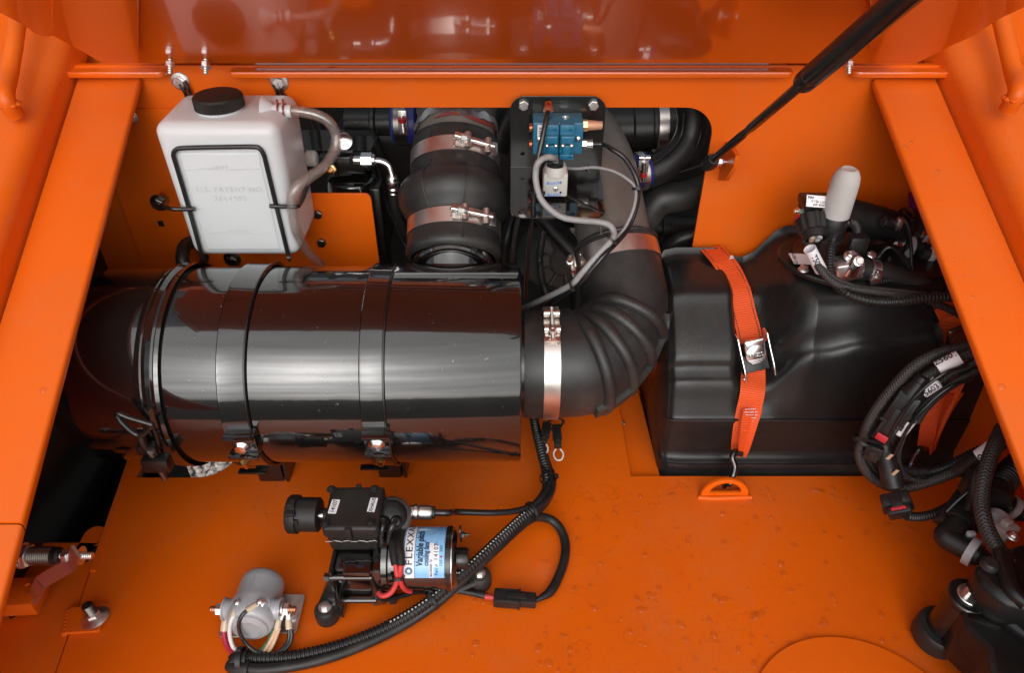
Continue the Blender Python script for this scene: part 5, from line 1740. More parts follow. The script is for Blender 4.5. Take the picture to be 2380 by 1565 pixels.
cl = [W(1990, 556, y=1.11), W(1992, 535, y=1.10), W(1985, 520, y=1.09), W(1970, 517, y=1.08), W(1950, 532, y=1.075), W(1934, 562, y=1.07), W(1928, 600, y=1.045), W(1930, 635, y=1.02), W(1950, 668, y=0.995), W(1985, 690, y=0.975), W(2040, 702, y=0.965), W(2100, 700, y=0.96), W(2160, 692, y=0.96), W(2240, 690, y=0.96)]
obj('corrugated_conduit', MB().tube(cl, 0.0082, 14, 7, corr=(0.0056, 0.0014)), 'plastic', label='corrugated black conduit looping round the tank header', cat='conduit')
bc = [W(1878, 568, y=1.05), W(1888, 590, y=1.035), W(1908, 628, y=1.01), W(1940, 658, y=0.995), W(1985, 672, y=0.99), W(2060, 682, y=0.985), W(2140, 694, y=0.98), W(2190, 712, y=0.98), W(2260, 745, y=0.98)]
obj('braided_cable', MB().tube(bc, 0.0062, 12, 7), 'braid', label='braided cable curving across the tank header', cat='cable')
bc2 = [W(1908, 622, y=1.012), W(1945, 650, y=1.00), W(1990, 668, y=0.993), W(2060, 675, y=0.99), W(2150, 685, y=0.985)]
obj('braided_cable', MB().tube(bc2, 0.0048, 10, 7), 'braid', label='thinner braided cable beside its twin on the tank header', cat='cable')


def sleeve_tag(label, px0, py0, px1, py1, y, r, s, size, flip=False, turn=0.0, cut=None):
    a, b_ = W(px0, py0, y=y), W(px1, py1, y=y)
    t = thing('sleeve_label', label, 'label', (a + b_) / 2, 'white cable labels')
    z = (b_ - a).normalized()
    L_ = (b_ - a).length
    obj('sleeve', MB().lathe([(r * 0.94, 0), (r, 0.0), (r, L_), (r * 0.94, L_)], a, z, 24, caps=False), 'label_white', t)
    tocam = (_O - (a + b_) / 2).normalized()
    up = (tocam - z * tocam.dot(z)).normalized()
    sd3 = up.cross(z)
    sx_ = -1 if flip else 1
    mid = (a + b_) / 2

    def fn(co):
        ang = turn + sx_ * co.y / r
        return mid + z * (sx_ * co.x) + (up * math.cos(ang) + sd3 * math.sin(ang)) * (r + 0.0005 + co.z)
    obj('lettering', text_mb(s, size, fn=fn, ext=0.0001, bold=0.0003), 'ink', t)
    return t


sleeve_tag('white cable label reading T5019 on the tank header', 1882, 578, 1908, 628, 1.024, 0.0098, 'T5019', 0.0125)
zip_tie('cable tie round the hoses beside the right rail below the connectors', W(2172, 685, y=1.01), V((1, 0, -0.2)), 0.024, V((0, -1, 0.5)))

# ================================================================== ratchet straps
M['strap_dark'] = M['strap']


def strap(label, pts, widths, sides, offs=0.003):
    t = thing('strap', label, 'strap', pts[-1], 'orange webbing straps')
    obj('webbing', MB().ribbon(pts, sides, widths, 0.0022, 6), 'strap', t, angle=70)
    return t


sp_px = [(1655, 600), (1672, 612), (1690, 640), (1708, 680), (1724, 725), (1736, 770), (1742, 800)]
p1 = [hit(a, b, 0.008) for a, b in sp_px]
p1[0] = V((p1[0].x, 1.222, p1[1].z + 0.003))
s1 = strap('orange webbing strap with bright cam buckle over the fluid tank', p1, [0.045] * 7, [X] * 7)
sp2 = [(1746, 850), (1748, 880), (1745, 910), (1738, 945), (1728, 985), (1716, 1020), (1710, 1035)]
p2 = [hit(a, b, 0.009) for a, b in sp2]
p2[-2].y -= 0.008
p2[-1].y -= 0.012
obj('lower_webbing', MB().ribbon(p2, [X, X, X + V((0, -0.1, 0)), X + V((0, -0.3, 0)), X + V((0, -0.6, 0)), X + V((0, -1.0, 0)), X + V((0, -1.3, 0))], [0.043, 0.043, 0.043, 0.042, 0.040, 0.036, 0.032], 0.0022, 6), 'strap', s1, angle=70)
p3 = [q + V((0.004, -0.006, 0.0)) for q in p2[3:]]
obj('folded_end', MB().ribbon(p3, [X + V((0, 0.4, 0)), X + V((0, 0.5, 0)), X + V((0, 0.8, 0)), X + V((0, 0.9, 0))], [0.042, 0.036, 0.030, 0.022], 0.0022, 6), 'strap', s1, angle=70)
# stitching: dark dashes along both edges
mb = MB()
for side in (-0.4, 0.4):
    for k in range(0, 46):
        f = k / 46 * (len(p1) - 1)
        i = min(int(f), len(p1) - 2)
        c = p1[i].lerp(p1[i + 1], f - i)
        td = (p1[i + 1] - p1[i]).normalized()
        nrm = td.cross(X).normalized()
        if nrm.dot(_O - c) < 0:
            nrm = -nrm
        mb.box((0, 0, 0), (0.0012, 0.0035, 0.0008), mtx(c + X * side * 0.045 + nrm * 0.0016, X, td, nrm))
obj('stitching', mb, 'ink', s1, kind='stuff')
mb = MB()
rnd = random.Random(5)
cpt, cn_ = p2[3].lerp(p2[4], 0.3) + V((0.0, -0.009, 0.002)), V((0.1, -1, 0.2))
for r_ in range(6):
    for c_ in range(5):
        if rnd.random() < 0.8:
            mb.box(cpt + V((-0.010 + c_ * 0.005 + rnd.uniform(-.001, .001), -0.001, 0.018 - r_ * 0.007)), (0.004, 0.0008, 0.0012))
obj('thread_pattern', mb, 'label_pink', s1, kind='stuff')
tp = W(1692, 600, y=1.19)
obj('care_tag', MB().box((0, 0, 0), (0.020, 0.010, 0.0006), Matrix.Translation(tp) @ Matrix.Rotation(R(-20), 4, 'Y')), 'label_white', s1)


def buckle(parent, c, up, nrm, dull=False):
    up = V(up).normalized()
    nrm = (V(nrm) - up * V(nrm).dot(up)).normalized()
    sd4 = up.cross(nrm)
    T = mtx(c, sd4, up, nrm)
    mm = 'dark_steel' if dull else 'chrome'
    bk = obj('buckle', MB().box((0, -0.012, 0.003), (0.044, 0.030, 0.004), T, 0.001), 'plastic', parent)
    for s_ in (-1, 1):
        prof = [(-0.046, 0.0), (0.046, 0.0), (0.046, 0.012), (0.036, 0.022), (0.01, 0.020), (-0.02, 0.020), (-0.040, 0.014), (-0.046, 0.008)]
        TT = T @ mtx((s_ * 0.0265, 0, 0), Y, Z, X)
        obj('side_plate', plate(prof, [], 0.0022, TT, 0.0005), mm, bk)
        obj('rivet', MB().lathe([(0.004, 0), (0.003, 0.0018), (0, 0.002)], T @ V((s_ * 0.0278, -0.036, 0.008)), sd4 * s_, 14), mm, bk)
    TL_ = T @ Matrix.Translation((0, 0.012, 0.015)) @ Matrix.Rotation(R(24), 4, 'X') @ Matrix.Translation((0, -0.012, -0.015))
    nl = TL_.to_3x3() @ V((0, 0, 1))
    obj('cam_lever', MB().box((0, 0.018, 0.015), (0.038, 0.030, 0.009), TL_, 0.004, 3), mm, bk)
    obj('lever_lip', MB().lathe([(0.018, 0), (0.018, 0.004), (0.016, 0.005), (0, 0.005)], TL_ @ V((0, 0.004, 0.016)), nl, 28), mm, bk)
    for k in range(3):
        obj('grip_rib', MB().box((0, -0.006 - k * 0.0032, 0.0212), (0.030 - k * 0.006, 0.0014, 0.001), TL_), mm, bk)
    if not dull:
        lettering('PRESS', 0.0105, TL_ @ Matrix.Translation((0, 0.003, 0.0213)), mm, parent, ext=0.0006, bold=0.0003)
    return bk


bcn = hit(1748, 828, 0.008)
bup = (hit(1736, 785, 0.004) - hit(1756, 872, 0.004)).normalized()
buckle(s1, bcn, bup, hitn(1748, 828))


def hook(parent, pts):
    obj('hook', MB().tube(pts, 0.0055, 12, 6), 'black_gloss', parent)


hook(s1, [p2[-1] + V((0.002, -0.004, 0.006)), W(1709, 1050, y=0.925), W(1702, 1064, y=0.915), W(1708, 1085, y=0.905), W(1703, 1108, y=0.893), W(1694, 1128, y=0.885), W(1684, 1130, y=0.878)])
obj('hook_sleeve', MB().tube([p2[-1] + V((0.002, -0.003, 0.004)), W(1712, 1052, y=0.926)], 0.0068, 12, smooth=False), 'rubber_hose', s1)

p4 = [hit(2190, 700, 0.01), hit(2205, 735, 0.01), hit(2208, 770, 0.01), hit(2220, 820, 0.01), hit(2218, 850, 0.008), hit(2195, 905, 0.006), hit(2172, 950, 0.008), hit(2155, 990, 0.012), hit(2140, 1030, 0.016)]
s2 = strap('orange webbing strap half hidden behind the braided harness', p4, [0.045, 0.045, 0.045, 0.045, 0.044, 0.042, 0.038, 0.034, 0.026], [X, X, X, X, X + V((0, -0.2, 0)), X + V((0, -0.4, 0)), X + V((0, -0.6, 0)), X + V((0, -1, 0)), X + V((0, -1.2, 0))])
p5 = [q + V((0.012, -0.006, 0.0)) for q in p4[5:]]
obj('folded_end', MB().ribbon(p5, [X + V((0, 0.3, 0)), X + V((0, 0.5, 0)), X + V((0, 0.8, 0)), X + V((0, 0.9, 0))], [0.042, 0.036, 0.030, 0.022], 0.0022, 6), 'strap', s2, angle=70)
buckle(s2, hit(2212, 790, 0.008), (hit(2205, 760, 0) - hit(2222, 830, 0)).normalized(), hitn(2212, 790), True)
hook(s2, [p4[-1] + V((0, -0.004, 0.004)), W(2137, 1045, y=0.925), W(2118, 1078, y=0.92), W(2110, 1105, y=0.905)])

# strap anchor on the deck
an = thing('strap_anchor', 'orange half round steel eye welded to the deck edge', 'anchor', W(1682, 1152, z=0))
ab = W(1682, 1152, z=0.0)
arc_o = [(0.043 * math.cos(R(a)), 0.004 + 0.041 * math.sin(R(a))) for a in range(0, 181, 10)]
arc_i = [(0.028 * math.cos(R(a)), 0.010 + 0.026 * math.sin(R(a))) for a in range(0, 181, 10)]
obj('eye_plate', plate([(-0.046, -0.001)] + [] + [(0.046, -0.001)] + arc_o, [arc_i], 0.009, Matrix.Translation(ab) @ WALL, 0.002), 'orange', an)
mb = MB().tube([ab + V((-0.048, -0.006, 0.001)), ab + V((-0.02, -0.008, 0.001)), ab + V((0.02, -0.007, 0.002)), ab + V((0.048, -0.006, 0.001))], 0.0045, 10, 6)
obj('weld_bead', mb, 'orange', an)
bolt('small dark bolt seen through the strap anchor eye', W(1684, 1128, z=0.008), V((0, -0.4, 1)), 0.009, 0.006, 0, m='dark_steel')
bolt('tiny bolt on the ledge left of the fluid tank', W(1449, 986, z=-0.010), Z, 0.007, 0.004, 0)

# ================================================================== gas strut
GA, GB = W(1650, 378, d=1.30), W(2085, 6, d=0.71)
gd = (GB - GA).normalized()
gs = thing('gas_strut', 'black gas strut running from the bulkhead up to the raised hood', 'gas strut', GA)
Ltot = (GB - GA).length
tm = (W(1877, 182, d=0.91) - GA).length
obj('rod', MB().lathe([(0.0068, 0), (0.0068, tm * 0.42), (0.0058, tm * 0.43), (0.0058, tm * 0.50), (0.0070, tm * 0.51), (0.0070, tm + 0.02)], GA, gd, 20), 'strut_black', gs)
obj('cylinder', MB().lathe([(0.006, tm - 0.012), (0.0128, tm - 0.010), (0.0140, tm - 0.004), (0.0140, tm + 0.016), (0.0134, tm + 0.017), (0.0134, tm + 0.018), (0.0142, tm + 0.019), (0.0142, Ltot + 0.12)], GA, gd, 32), 'strut_black', gs)
obj('score_ring', MB().lathe([(0.0141, tm + 0.0162), (0.0144, tm + 0.0168), (0.0144, tm + 0.0182), (0.0141, tm + 0.0188)], GA, gd, 32, caps=False), 'dark_steel', gs)
obj('ball_socket', MB().lathe([(0.007, -0.018), (0.0115, -0.016), (0.013, -0.008), (0.013, 0.004), (0.011, 0.008), (0.011, 0.020), (0.009, 0.024)], GA, gd, 22), 'plastic', gs)
q = W(1672, 376, y=GA.y - 0.002)
obj('ball_stud', MB().hexa(q + V((-0.006, 0, 0)), X, 0.013, 0.011).cyl(q + V((-0.012, 0, 0)), q + V((0.03, 0, 0)), 0.005), 'chrome', gs)
lug = thing('strut_lug', 'orange welded lug on the bulkhead at the gas strut foot', 'lug', W(1688, 380, y=1.235))
lx0 = W(1690, 380, y=1.215).x
obj('lug', plate([(1.238, W(1690, 330, y=1.235).z), (1.238, W(1690, 420, y=1.235).z), (1.20, W(1690, 420, y=1.20).z), (1.165, W(1690, 388, y=1.165).z), (1.165, W(1690, 362, y=1.165).z), (1.195, W(1690, 345, y=1.195).z)], [], 0.008, Matrix.Translation((lx0, 0, 0)) @ mtx((0, 0, 0), Y, Z, X), 0.0012), 'orange', lug)

obj('purple_hose', MB().tube([W(2122, 450, y=1.16), W(2126, 500, y=1.16), W(2140, 540, y=1.15)], 0.008, 12), mat('purple_hose', (0.13, 0.005, 0.06), 0.4), label='purple hose peeking out behind the right side rail', cat='hose')

# ================================================================== harness in the right lower corner
Z2 = lambda zx, zy: (1929.4 + zx * 0.2783, 746.9 + zy * 0.2783)
Z3 = lambda zx, zy: (1867.2 + zx * 0.3242, 1058 + zy * 0.3242)


def path(f, pts, y0, y1):
    n = len(pts)
    return [W(*f(*p), y=y0 + (y1 - y0) * i / (n - 1)) for i, p in enumerate(pts)]


A = path(Z2, [(1350, 150), (1140, 210), (900, 270), (700, 380), (500, 590), (350, 800), (270, 1000)], 0.885, 0.86) + path(Z2, [(248, 1130), (320, 1275), (450, 1365), (600, 1395), (800, 1350), (1050, 1260), (1250, 1180)], 0.855, 0.80)
obj('braided_cable', MB().tube(A, 0.0086, 14, 8), 'braid', label='thick braided cable forming the outer loop of the harness', cat='cable')
A2 = [p + V((0.014, 0.008, -0.004)) for p in A[2:]]
obj('braided_cable', MB().tube(A2, 0.0072, 14, 8), 'braid', label='second braided cable nested inside the outer harness loop', cat='cable')
Bc = path(Z2, [(1330, 280), (1190, 350), (1000, 450), (850, 570), (750, 690), (670, 800), (600, 900), (500, 1010), (470, 1090)], 0.865, 0.85)
obj('braided_cable', MB().tube(Bc, 0.0068, 12, 8), 'braid', label='inner braided cable passing over the half hidden strap', cat='cable')
Bd = path(Z2, [(1330, 330), (1150, 430), (950, 560), (800, 700), (720, 820)], 0.862, 0.852)
obj('braided_cable', MB().tube([p + V((0.004, 0.003, -0.008)) for p in Bd], 0.007, 12, 8), 'braid', label='thin braided cable beside the label 603', cat='cable')
Cc = path(Z2, [(1300, 230), (1150, 275), (985, 345), (860, 430), (760, 490)], 0.87, 0.855)
obj('braided_cable', MB().tube(Cc, 0.0082, 12, 8), 'braid', label='short braided cable carrying the label E5601', cat='cable')
sleeve_tag('white cable label reading E5601', *Z2(895, 390), *Z2(1080, 300), 0.851, 0.0108, 'E5601', 0.0135, turn=0.75)
sleeve_tag('white cable label reading 603 below the label E5601', *Z2(770, 590), *Z2(900, 505), 0.846, 0.0105, '5603', 0.0120, turn=-0.5)
sleeve_tag('white cable label reading E5602', *Z2(575, 925), *Z2(660, 815), 0.840, 0.0120, 'E5602', 0.0115, turn=0.75)


def plug(label, a, b_, w, h, up=None, m='plastic', boot=None, red=None, group='black wiring plugs', name='wiring_plug'):
    a, b_ = V(a), V(b_)
    z = (b_ - a).normalized()
    L_ = (b_ - a).length
    mid = (a + b_) / 2
    u = V(up) if up is not None else (_O - mid)
    u = (u - z * u.dot(z)).normalized()
    s = u.cross(z)
    T = mtx(a, s, u, z)
    t = thing(name, label, 'connector', mid, group)
    obj('housing', MB().box((0, 0, L_ * 0.30), (w, h, L_ * 0.6), T, min(w, h) * 0.12), m, t)
    obj('mating_half', MB().box((0, 0, L_ * 0.78), (w * 0.82, h * 0.82, L_ * 0.44), T, min(w, h) * 0.1), m, t)
    obj('latch', MB().box((0, h * 0.52, L_ * 0.55), (w * 0.42, h * 0.14, L_ * 0.5), T, h * 0.04), m, t)
    for k in (-1, 1):
        obj('rib', MB().box((k * w * 0.40, h * 0.50, L_ * 0.32), (w * 0.08, h * 0.10, L_ * 0.42), T, h * 0.02), m, t)
    obj('collar', MB().box((0, 0, L_ * 0.60), (w * 1.06, h * 1.06, L_ * 0.05), T, h * 0.03), m, t)
    if boot:
        obj('boot', MB().lathe([(w * 0.52, 0), (w * 0.42, boot * 0.35), (w * 0.40, boot * 0.4), (w * 0.30, boot * 0.7), (w * 0.33, boot * 0.75), (w * 0.28, boot)], a + z * 0.002, -z, 20), m, t)
    if red:
        obj('lock_clip', MB().box((0, h * 0.60, L_ * red), (w * 0.5, h * 0.12, L_ * 0.12), T, h * 0.02), 'red', t)
    return t


plug('large grey black plug with red lock clip in the harness loop', W(*Z2(690, 600), y=0.848), W(*Z2(420, 990), y=0.838), 0.034, 0.026, boot=0.034, red=0.88)
plug('black plug half hidden under the harness loop', W(*Z2(390, 1030), y=0.842), W(*Z2(335, 1150), y=0.84), 0.026, 0.02)
zip_tie('cable tie sticking out left of the harness loop', W(*Z2(280, 1000), y=0.852), V((-0.4, -0.3, -1)), 0.0165, V((-1, -0.2, 0.1)))
obj('tie_strap', MB().ribbon([W(*Z2(215, 975), y=0.836), W(*Z2(290, 990), y=0.832), W(*Z2(400, 1015), y=0.834), W(*Z2(510, 1045), y=0.842)], [Z, Z, Z, Z], [0.006] * 4, 0.0014), 'plastic', label='flat tail of the cable tie across the harness plugs', cat='cable tie')

CR = path(Z2, [(395, 1075), (440, 1130), (520, 1205), (640, 1250), (780, 1262), (930, 1235), (1100, 1150), (1250, 1075), (1420, 1010)], 0.84, 0.82)
obj('corrugated_conduit', MB().tube(CR, 0.0078, 14, 7, corr=(0.0056, 0.0014)), 'plastic', label='corrugated conduit sweeping right beneath the harness loop', cat='conduit')
CR2 = path(Z2, [(600, 1310), (750, 1305), (900, 1295), (1030, 1270)], 0.835, 0.82)
obj('corrugated_conduit', MB().tube(CR2, 0.0065, 14, 7, corr=(0.0056, 0.0012)), 'plastic', label='short corrugated conduit between the harness loops', cat='conduit')
TP = path(Z2, [(455, 1020), (470, 1150), (500, 1260), (530, 1380)], 0.845, 0.80)
obj('taped_branch', MB().tube(TP, [0.010, 0.014, 0.0165, 0.017], 16, 7), 'rubber_hose', label='taped black harness branch dropping to the lower plug', cat='harness')
for k, (zx, zy) in enumerate(((497, 1135), (545, 1265))):
    q = W(*Z2(zx, zy), y=0.815 - 0.015 * k)
    obj('tape_scrap', MB().box((0, 0, 0), (0.006, 0.001, 0.012), Matrix.Translation(q) @ Matrix.Rotation(0.4, 4, 'Y')), 'tan_wire', label=('upper' if k == 0 else 'lower') + ' tan tape scrap on the taped harness branch', cat='tape')
plug('black plug with red dot at the foot of the taped branch', W(*Z3(650, 290), y=0.79), W(*Z3(700, 440), y=0.755), 0.044, 0.034, red=0.85)
CR3 = path(Z3, [(740, 440), (830, 445), (930, 425), (1030, 375), (1110, 320), (1180, 270)], 0.75, 0.79)
obj('corrugated_conduit', MB().tube(CR3, 0.0076, 14, 7, corr=(0.0056, 0.0014)), 'plastic', label='corrugated conduit from the lower plug to the pump', cat='conduit')
tape = path(Z2, [(1060, 1255), (1160, 1190), (1290, 1110)], 0.80, 0.79)
obj('taped_branch', MB().tube(tape, [0.011, 0.0125, 0.0125], 14, 7), 'rubber_hose', label='taped cable leading to the label 90S', cat='harness')
sleeve_tag('white cable label reading 90S beside the right rail', *Z2(1255, 1140), *Z2(1370, 1060), 0.775, 0.0135, '90S', 0.0165, turn=-0.15)
FT_ = path(Z2, [(1440, 900), (1390, 1010), (1330, 1160), (1280, 1330)], 0.79, 0.72) + path(Z3, [(1275, 330), (1290, 440), (1330, 560), (1400, 680), (1500, 800), (1620, 920)], 0.70, 0.60)
obj('braided_cable', MB().tube(FT_, 0.0112, 14, 8), 'braid', label='thick braided cable falling past the pump to the right edge', cat='cable')

# ================================================================== dosing pump at the lower right
pu = thing('pump', 'black pump housing in the lower right corner', 'pump', W(2300, 1480, z=0))
top_ = [Z3(1245, 830), Z3(1260, 770), Z3(1380, 690), Z3(1500, 640), Z3(1640, 600), (2480, 1300), (2480, 1480), Z3(1620, 1090), Z3(1480, 1060), Z3(1390, 1000), Z3(1290, 920)]
ZTP = 0.17


def slab(pxs, z1, z0, grow=1.0, bev=0.008):
    pts = [W(a, b, z=z1) for a, b in pxs]
    c = sum(pts, V((0, 0, 0))) / len(pts)
    return plate([((p.x - c.x) * grow + c.x, (p.y - c.y) * grow + c.y) for p in pts], [], z1 - z0, Matrix.Translation((0, 0, (z0 + z1) / 2)), bev)


obj('upper_cover', slab(top_, 0.17, 0.11, bev=0.012), 'tank_plastic', pu, angle=60)
low_ = [Z3(1120, 985), Z3(1250, 830), (2480, 1290), (2480, 1700), (2330, 1700), Z3(1330, 1380), Z3(1180, 1240), Z3(1130, 1100)]
obj('lower_housing', slab(low_, 0.115, 0.03, bev=0.006), 'tank_plastic', pu, angle=60)
obj('cover_ridge', MB().tube([W(*Z3(1420, 700), z=0.172), W(*Z3(1450, 850), z=0.172), W(*Z3(1500, 980), z=0.170), W(*Z3(1600, 1060), z=0.168)], 0.012, 12), 'tank_plastic', pu, angle=60)
obj('flange_ridge', MB().tube([W(*Z3(1400, 1130), z=0.118), W(*Z3(1480, 1200), z=0.118), W(*Z3(1620, 1300), z=0.118)], 0.012, 12), 'tank_plastic', pu, angle=60)
obj('web_ridge', MB().tube([W(*Z3(1290, 1060), z=0.115), W(*Z3(1240, 1180), z=0.085), W(*Z3(1190, 1270), z=0.06)], 0.010, 12), 'tank_plastic', pu, angle=60)
b0 = W(*Z3(1195, 1010), z=0.12)
f0 = W(*Z3(960, 1290), z=0.012)
bd = W(*Z3(1160, 1060), z=0.11)
obj('leg_tube', MB().cyl(bd, V((f0.x, f0.y, 0.03)) + (bd - f0).normalized() * 0.01, 0.022, 0.024, seg=24), 'black_satin', pu)
obj('boss', MB().lathe([(0.028, -0.03), (0.028, -0.002), (0.026, 0)], b0, (bd - f0), 24), 'black_satin', pu)
fd = (bd - f0).normalized()
obj('rubber_foot', MB().lathe([(0.034, 0), (0.036, 0.004), (0.036, 0.030), (0.033, 0.034), (0.024, 0.034)], V((f0.x, f0.y, 0.004)) - fd * 0.0, fd, 30), 'rubber', pu)
bolt('', b0 + fd * 0.001, fd, 0.018, 0.010, 0.0175, parent=pu)
bolt('', W(*Z3(1355, 1045), z=0.135), V((0.1, -0.1, 1)), 0.010, 0.005, 0.011, parent=pu)
bolt('', W(*Z3(1500, 585), z=0.19), V((0.1, -0.1, 1)), 0.009, 0.005, 0.009, parent=pu)
obj('inlet_stub', MB().cyl(W(*Z3(1220, 720), z=0.12), W(*Z3(1310, 745), z=0.12), 0.013, seg=18, bev=0.001), 'plastic', pu)

ec = thing('elbow_connector', 'black elbow quick connector with milky clip feeding the pump', 'connector', W(*Z3(1100, 560), z=0.1))
e0, e1, e2, e3 = W(*Z3(1215, 340), z=0.135), W(*Z3(1075, 540), z=0.12), W(*Z3(1010, 585), z=0.115), W(*Z3(1195, 690), z=0.118)
obj('vertical_body', MB().lathe([(0.019, 0), (0.020, 0.003), (0.020, (e1 - e0).length * 0.72), (0.0165, (e1 - e0).length * 0.74), (0.0165, (e1 - e0).length)], e0, e1 - e0, 26), 'plastic', ec)
pl_n = (_O - e1).normalized()
zz = (e1 - e0).normalized()
ss = pl_n.cross(zz).normalized()
Tm = mtx(e0.lerp(e1, 0.4) - pl_n * 0.012, ss, zz, ss.cross(zz))
obj('side_frame', MB().box((0, 0, 0), (0.056, 0.075, 0.012), Tm, 0.003), 'plastic', ec)
obj('side_block', MB().box((-0.024, 0.03, 0.006), (0.012, 0.016, 0.014), Tm, 0.002), 'plastic', ec)
obj('side_block', MB().box((0.025, -0.026, 0.006), (0.010, 0.030, 0.012), Tm, 0.002), 'plastic', ec)
obj('elbow', MB().tube([e1 - zz * 0.012, e1, e2 + (e1 - e2) * 0.3 + zz * 0.003, e2.lerp(e3, 0.12), e2.lerp(e3, 0.35), e3], 0.0175, 24, 5), 'plastic', ec)
dd = (e3 - e2).normalized()
obj('clip', MB().lathe([(0.016, 0), (0.0225, 0.001), (0.0225, 0.012), (0.016, 0.013)], e3 - dd * 0.004, dd, 28, caps=False), 'clear_clip', ec)
obj('clip_tab', MB().box(e3 + V((0.004, 0.018, 0.016)), (0.012, 0.008, 0.010), bevel=0.002), 'clear_clip', ec)
obj('stub', MB().lathe([(0.0165, 0), (0.0165, 0.006), (0.012, 0.007), (0.012, 0.045)], e3 + dd * 0.008, dd, 24), 'plastic', ec)

ec2 = thing('elbow_connector', 'black quick connector with milky clip at the right edge', 'connector', W(*Z3(1430, 340), z=0.13))
g0, g1 = W(*Z3(1390, 310), z=0.14), W(*Z3(1580, 430), z=0.12)
gdd = (g1 - g0).normalized()
obj('body', MB().lathe([(0.015, 0), (0.016, 0.002), (0.016, 0.030), (0.012, 0.032), (0.012, (g1 - g0).length)], g0, gdd, 24), 'plastic', ec2)
obj('clip', MB().lathe([(0.014, 0), (0.0195, 0.001), (0.0195, 0.010), (0.014, 0.011)], g0.lerp(g1, 0.42), gdd, 26, caps=False), 'clear_clip', ec2)
obj('tail_block', MB().box(g0.lerp(g1, 0.9), (0.024, 0.020, 0.020), bevel=0.003), 'plastic', ec2)
obj('second_clip', MB().lathe([(0.010, 0), (0.017, 0.001), (0.017, 0.012), (0.010, 0.013)], W(*Z3(1380, 480), z=0.14), V((0.7, 0.5, 0.2)), 24), 'clear_clip', ec2)
q = W(*Z3(1450, 540), z=0.15)
obj('white_port', MB().box((0, 0, 0), (0.030, 0.024, 0.02), Matrix.Translation(q) @ Matrix.Rotation(R(28), 4, 'Z'), 0.003).box((0, 0.004, 0.012), (0.014, 0.012, 0.012), Matrix.Translation(q) @ Matrix.Rotation(R(28), 4, 'Z'), 0.002), 'grey_plastic', ec2)
bgc = path(Z3, [(1560, 60), (1480, 130), (1430, 190), (1400, 240)], 0.80, 0.75)
obj('corrugated_hose', MB().tube(bgc, 0.0205, 22, 7, corr=(0.0088, 0.0032)), 'plastic', label='wide corrugated hose beside the right rail above the pump', cat='hose')
obj('hose_cuff', MB().tube(path(Z3, [(1400, 235), (1385, 275), (1370, 310)], 0.752, 0.735), 0.022, 20), 'plastic', label='smooth black cuff at the end of the wide corrugated hose', cat='hose cuff')
obj('tie_mount', MB().box(W(*Z3(1225, 190), z=0.17), (0.03, 0.02, 0.05), bevel=0.004), 'plastic', label='black tie mount where the taped cables meet', cat='cable mount')

# round cover plate in the deck
dcx = W(1945, 1483, z=0)
obj('deck_cover', plate([(dcx.x - 0.012 + 0.155 * math.cos(i * R(5)), dcx.y - 0.155 + 0.155 * math.sin(i * R(5))) for i in range(72)], [], 0.004, Matrix.Translation((0, 0, 0.0024)), 0.0018), 'orange', label='round orange cover plate set in the deck at the bottom edge', cat='cover')
# ================================================================== further thin cables and fittings round the tank header and harness
EX = [
    ('thin black cable arching over the pipe bracket', 'wire_cable', 0.0032, [(2040, 600, 1.06), (2065, 575, 1.06), (2090, 590, 1.055), (2110, 625, 1.05), (2150, 650, 1.04), (2220, 672, 1.03)], 'air_tube'),
    ('thin black cable dropping beside the worm clamp', 'wire_cable', 0.0030, [(2098, 505, 1.10), (2112, 530, 1.09), (2118, 580, 1.08), (2122, 630, 1.06), (2150, 668, 1.04)], 'rubber_hose'),
    ('thin corrugated conduit under the lower quick connector', 'corrugated_conduit', 0.0055, [(2020, 660, 1.02), (2070, 652, 1.03), (2120, 660, 1.03), (2180, 680, 1.02), (2240, 700, 1.01)], 'plastic'),
    ('thin braided cable hugging the inside of the harness loop', 'braided_cable', 0.0038, [(2270, 860, 0.85), (2215, 890, 0.845), (2160, 930, 0.84), (2120, 980, 0.835), (2095, 1030, 0.832), (2090, 1075, 0.828), (2110, 1110, 0.82), (2160, 1118, 0.815), (2230, 1095, 0.81)], 'braid'),
    ('thin black wire crossing above the harness plug', 'wire_cable', 0.0026, [(2250, 850, 0.84), (2195, 868, 0.835), (2140, 910, 0.83), (2095, 965, 0.826), (2060, 1030, 0.824)], 'air_tube'),
    ('second thin black wire crossing above the harness plug', 'wire_cable', 0.0026, [(2262, 880, 0.84), (2200, 905, 0.836), (2148, 950, 0.83), (2108, 1000, 0.826), (2078, 1060, 0.822)], 'air_tube'),
    ('black sleeve rising from the pump to the right rail', 'rubber_sleeve', 0.0075, [(2250, 1190, 0.72), (2262, 1150, 0.74), (2268, 1105, 0.76), (2290, 1070, 0.78), (2330, 1035, 0.80)], 'rubber_hose'),
    ('thin cable between elbow connector and braided cable', 'wire_cable', 0.0032, [(2200, 1190, 0.74), (2225, 1165, 0.745), (2255, 1140, 0.75), (2275, 1118, 0.755)], 'air_tube'),
]
for lab, nm, r_, pts, mm in EX:
    PP = [W(a, b, y=c) for a, b, c in pts]
    obj(nm, MB().tube(PP, r_, 12, 7, corr=(0.0048, 0.0010) if 'corrugated' in nm else None), mm, label=lab, cat='cable')
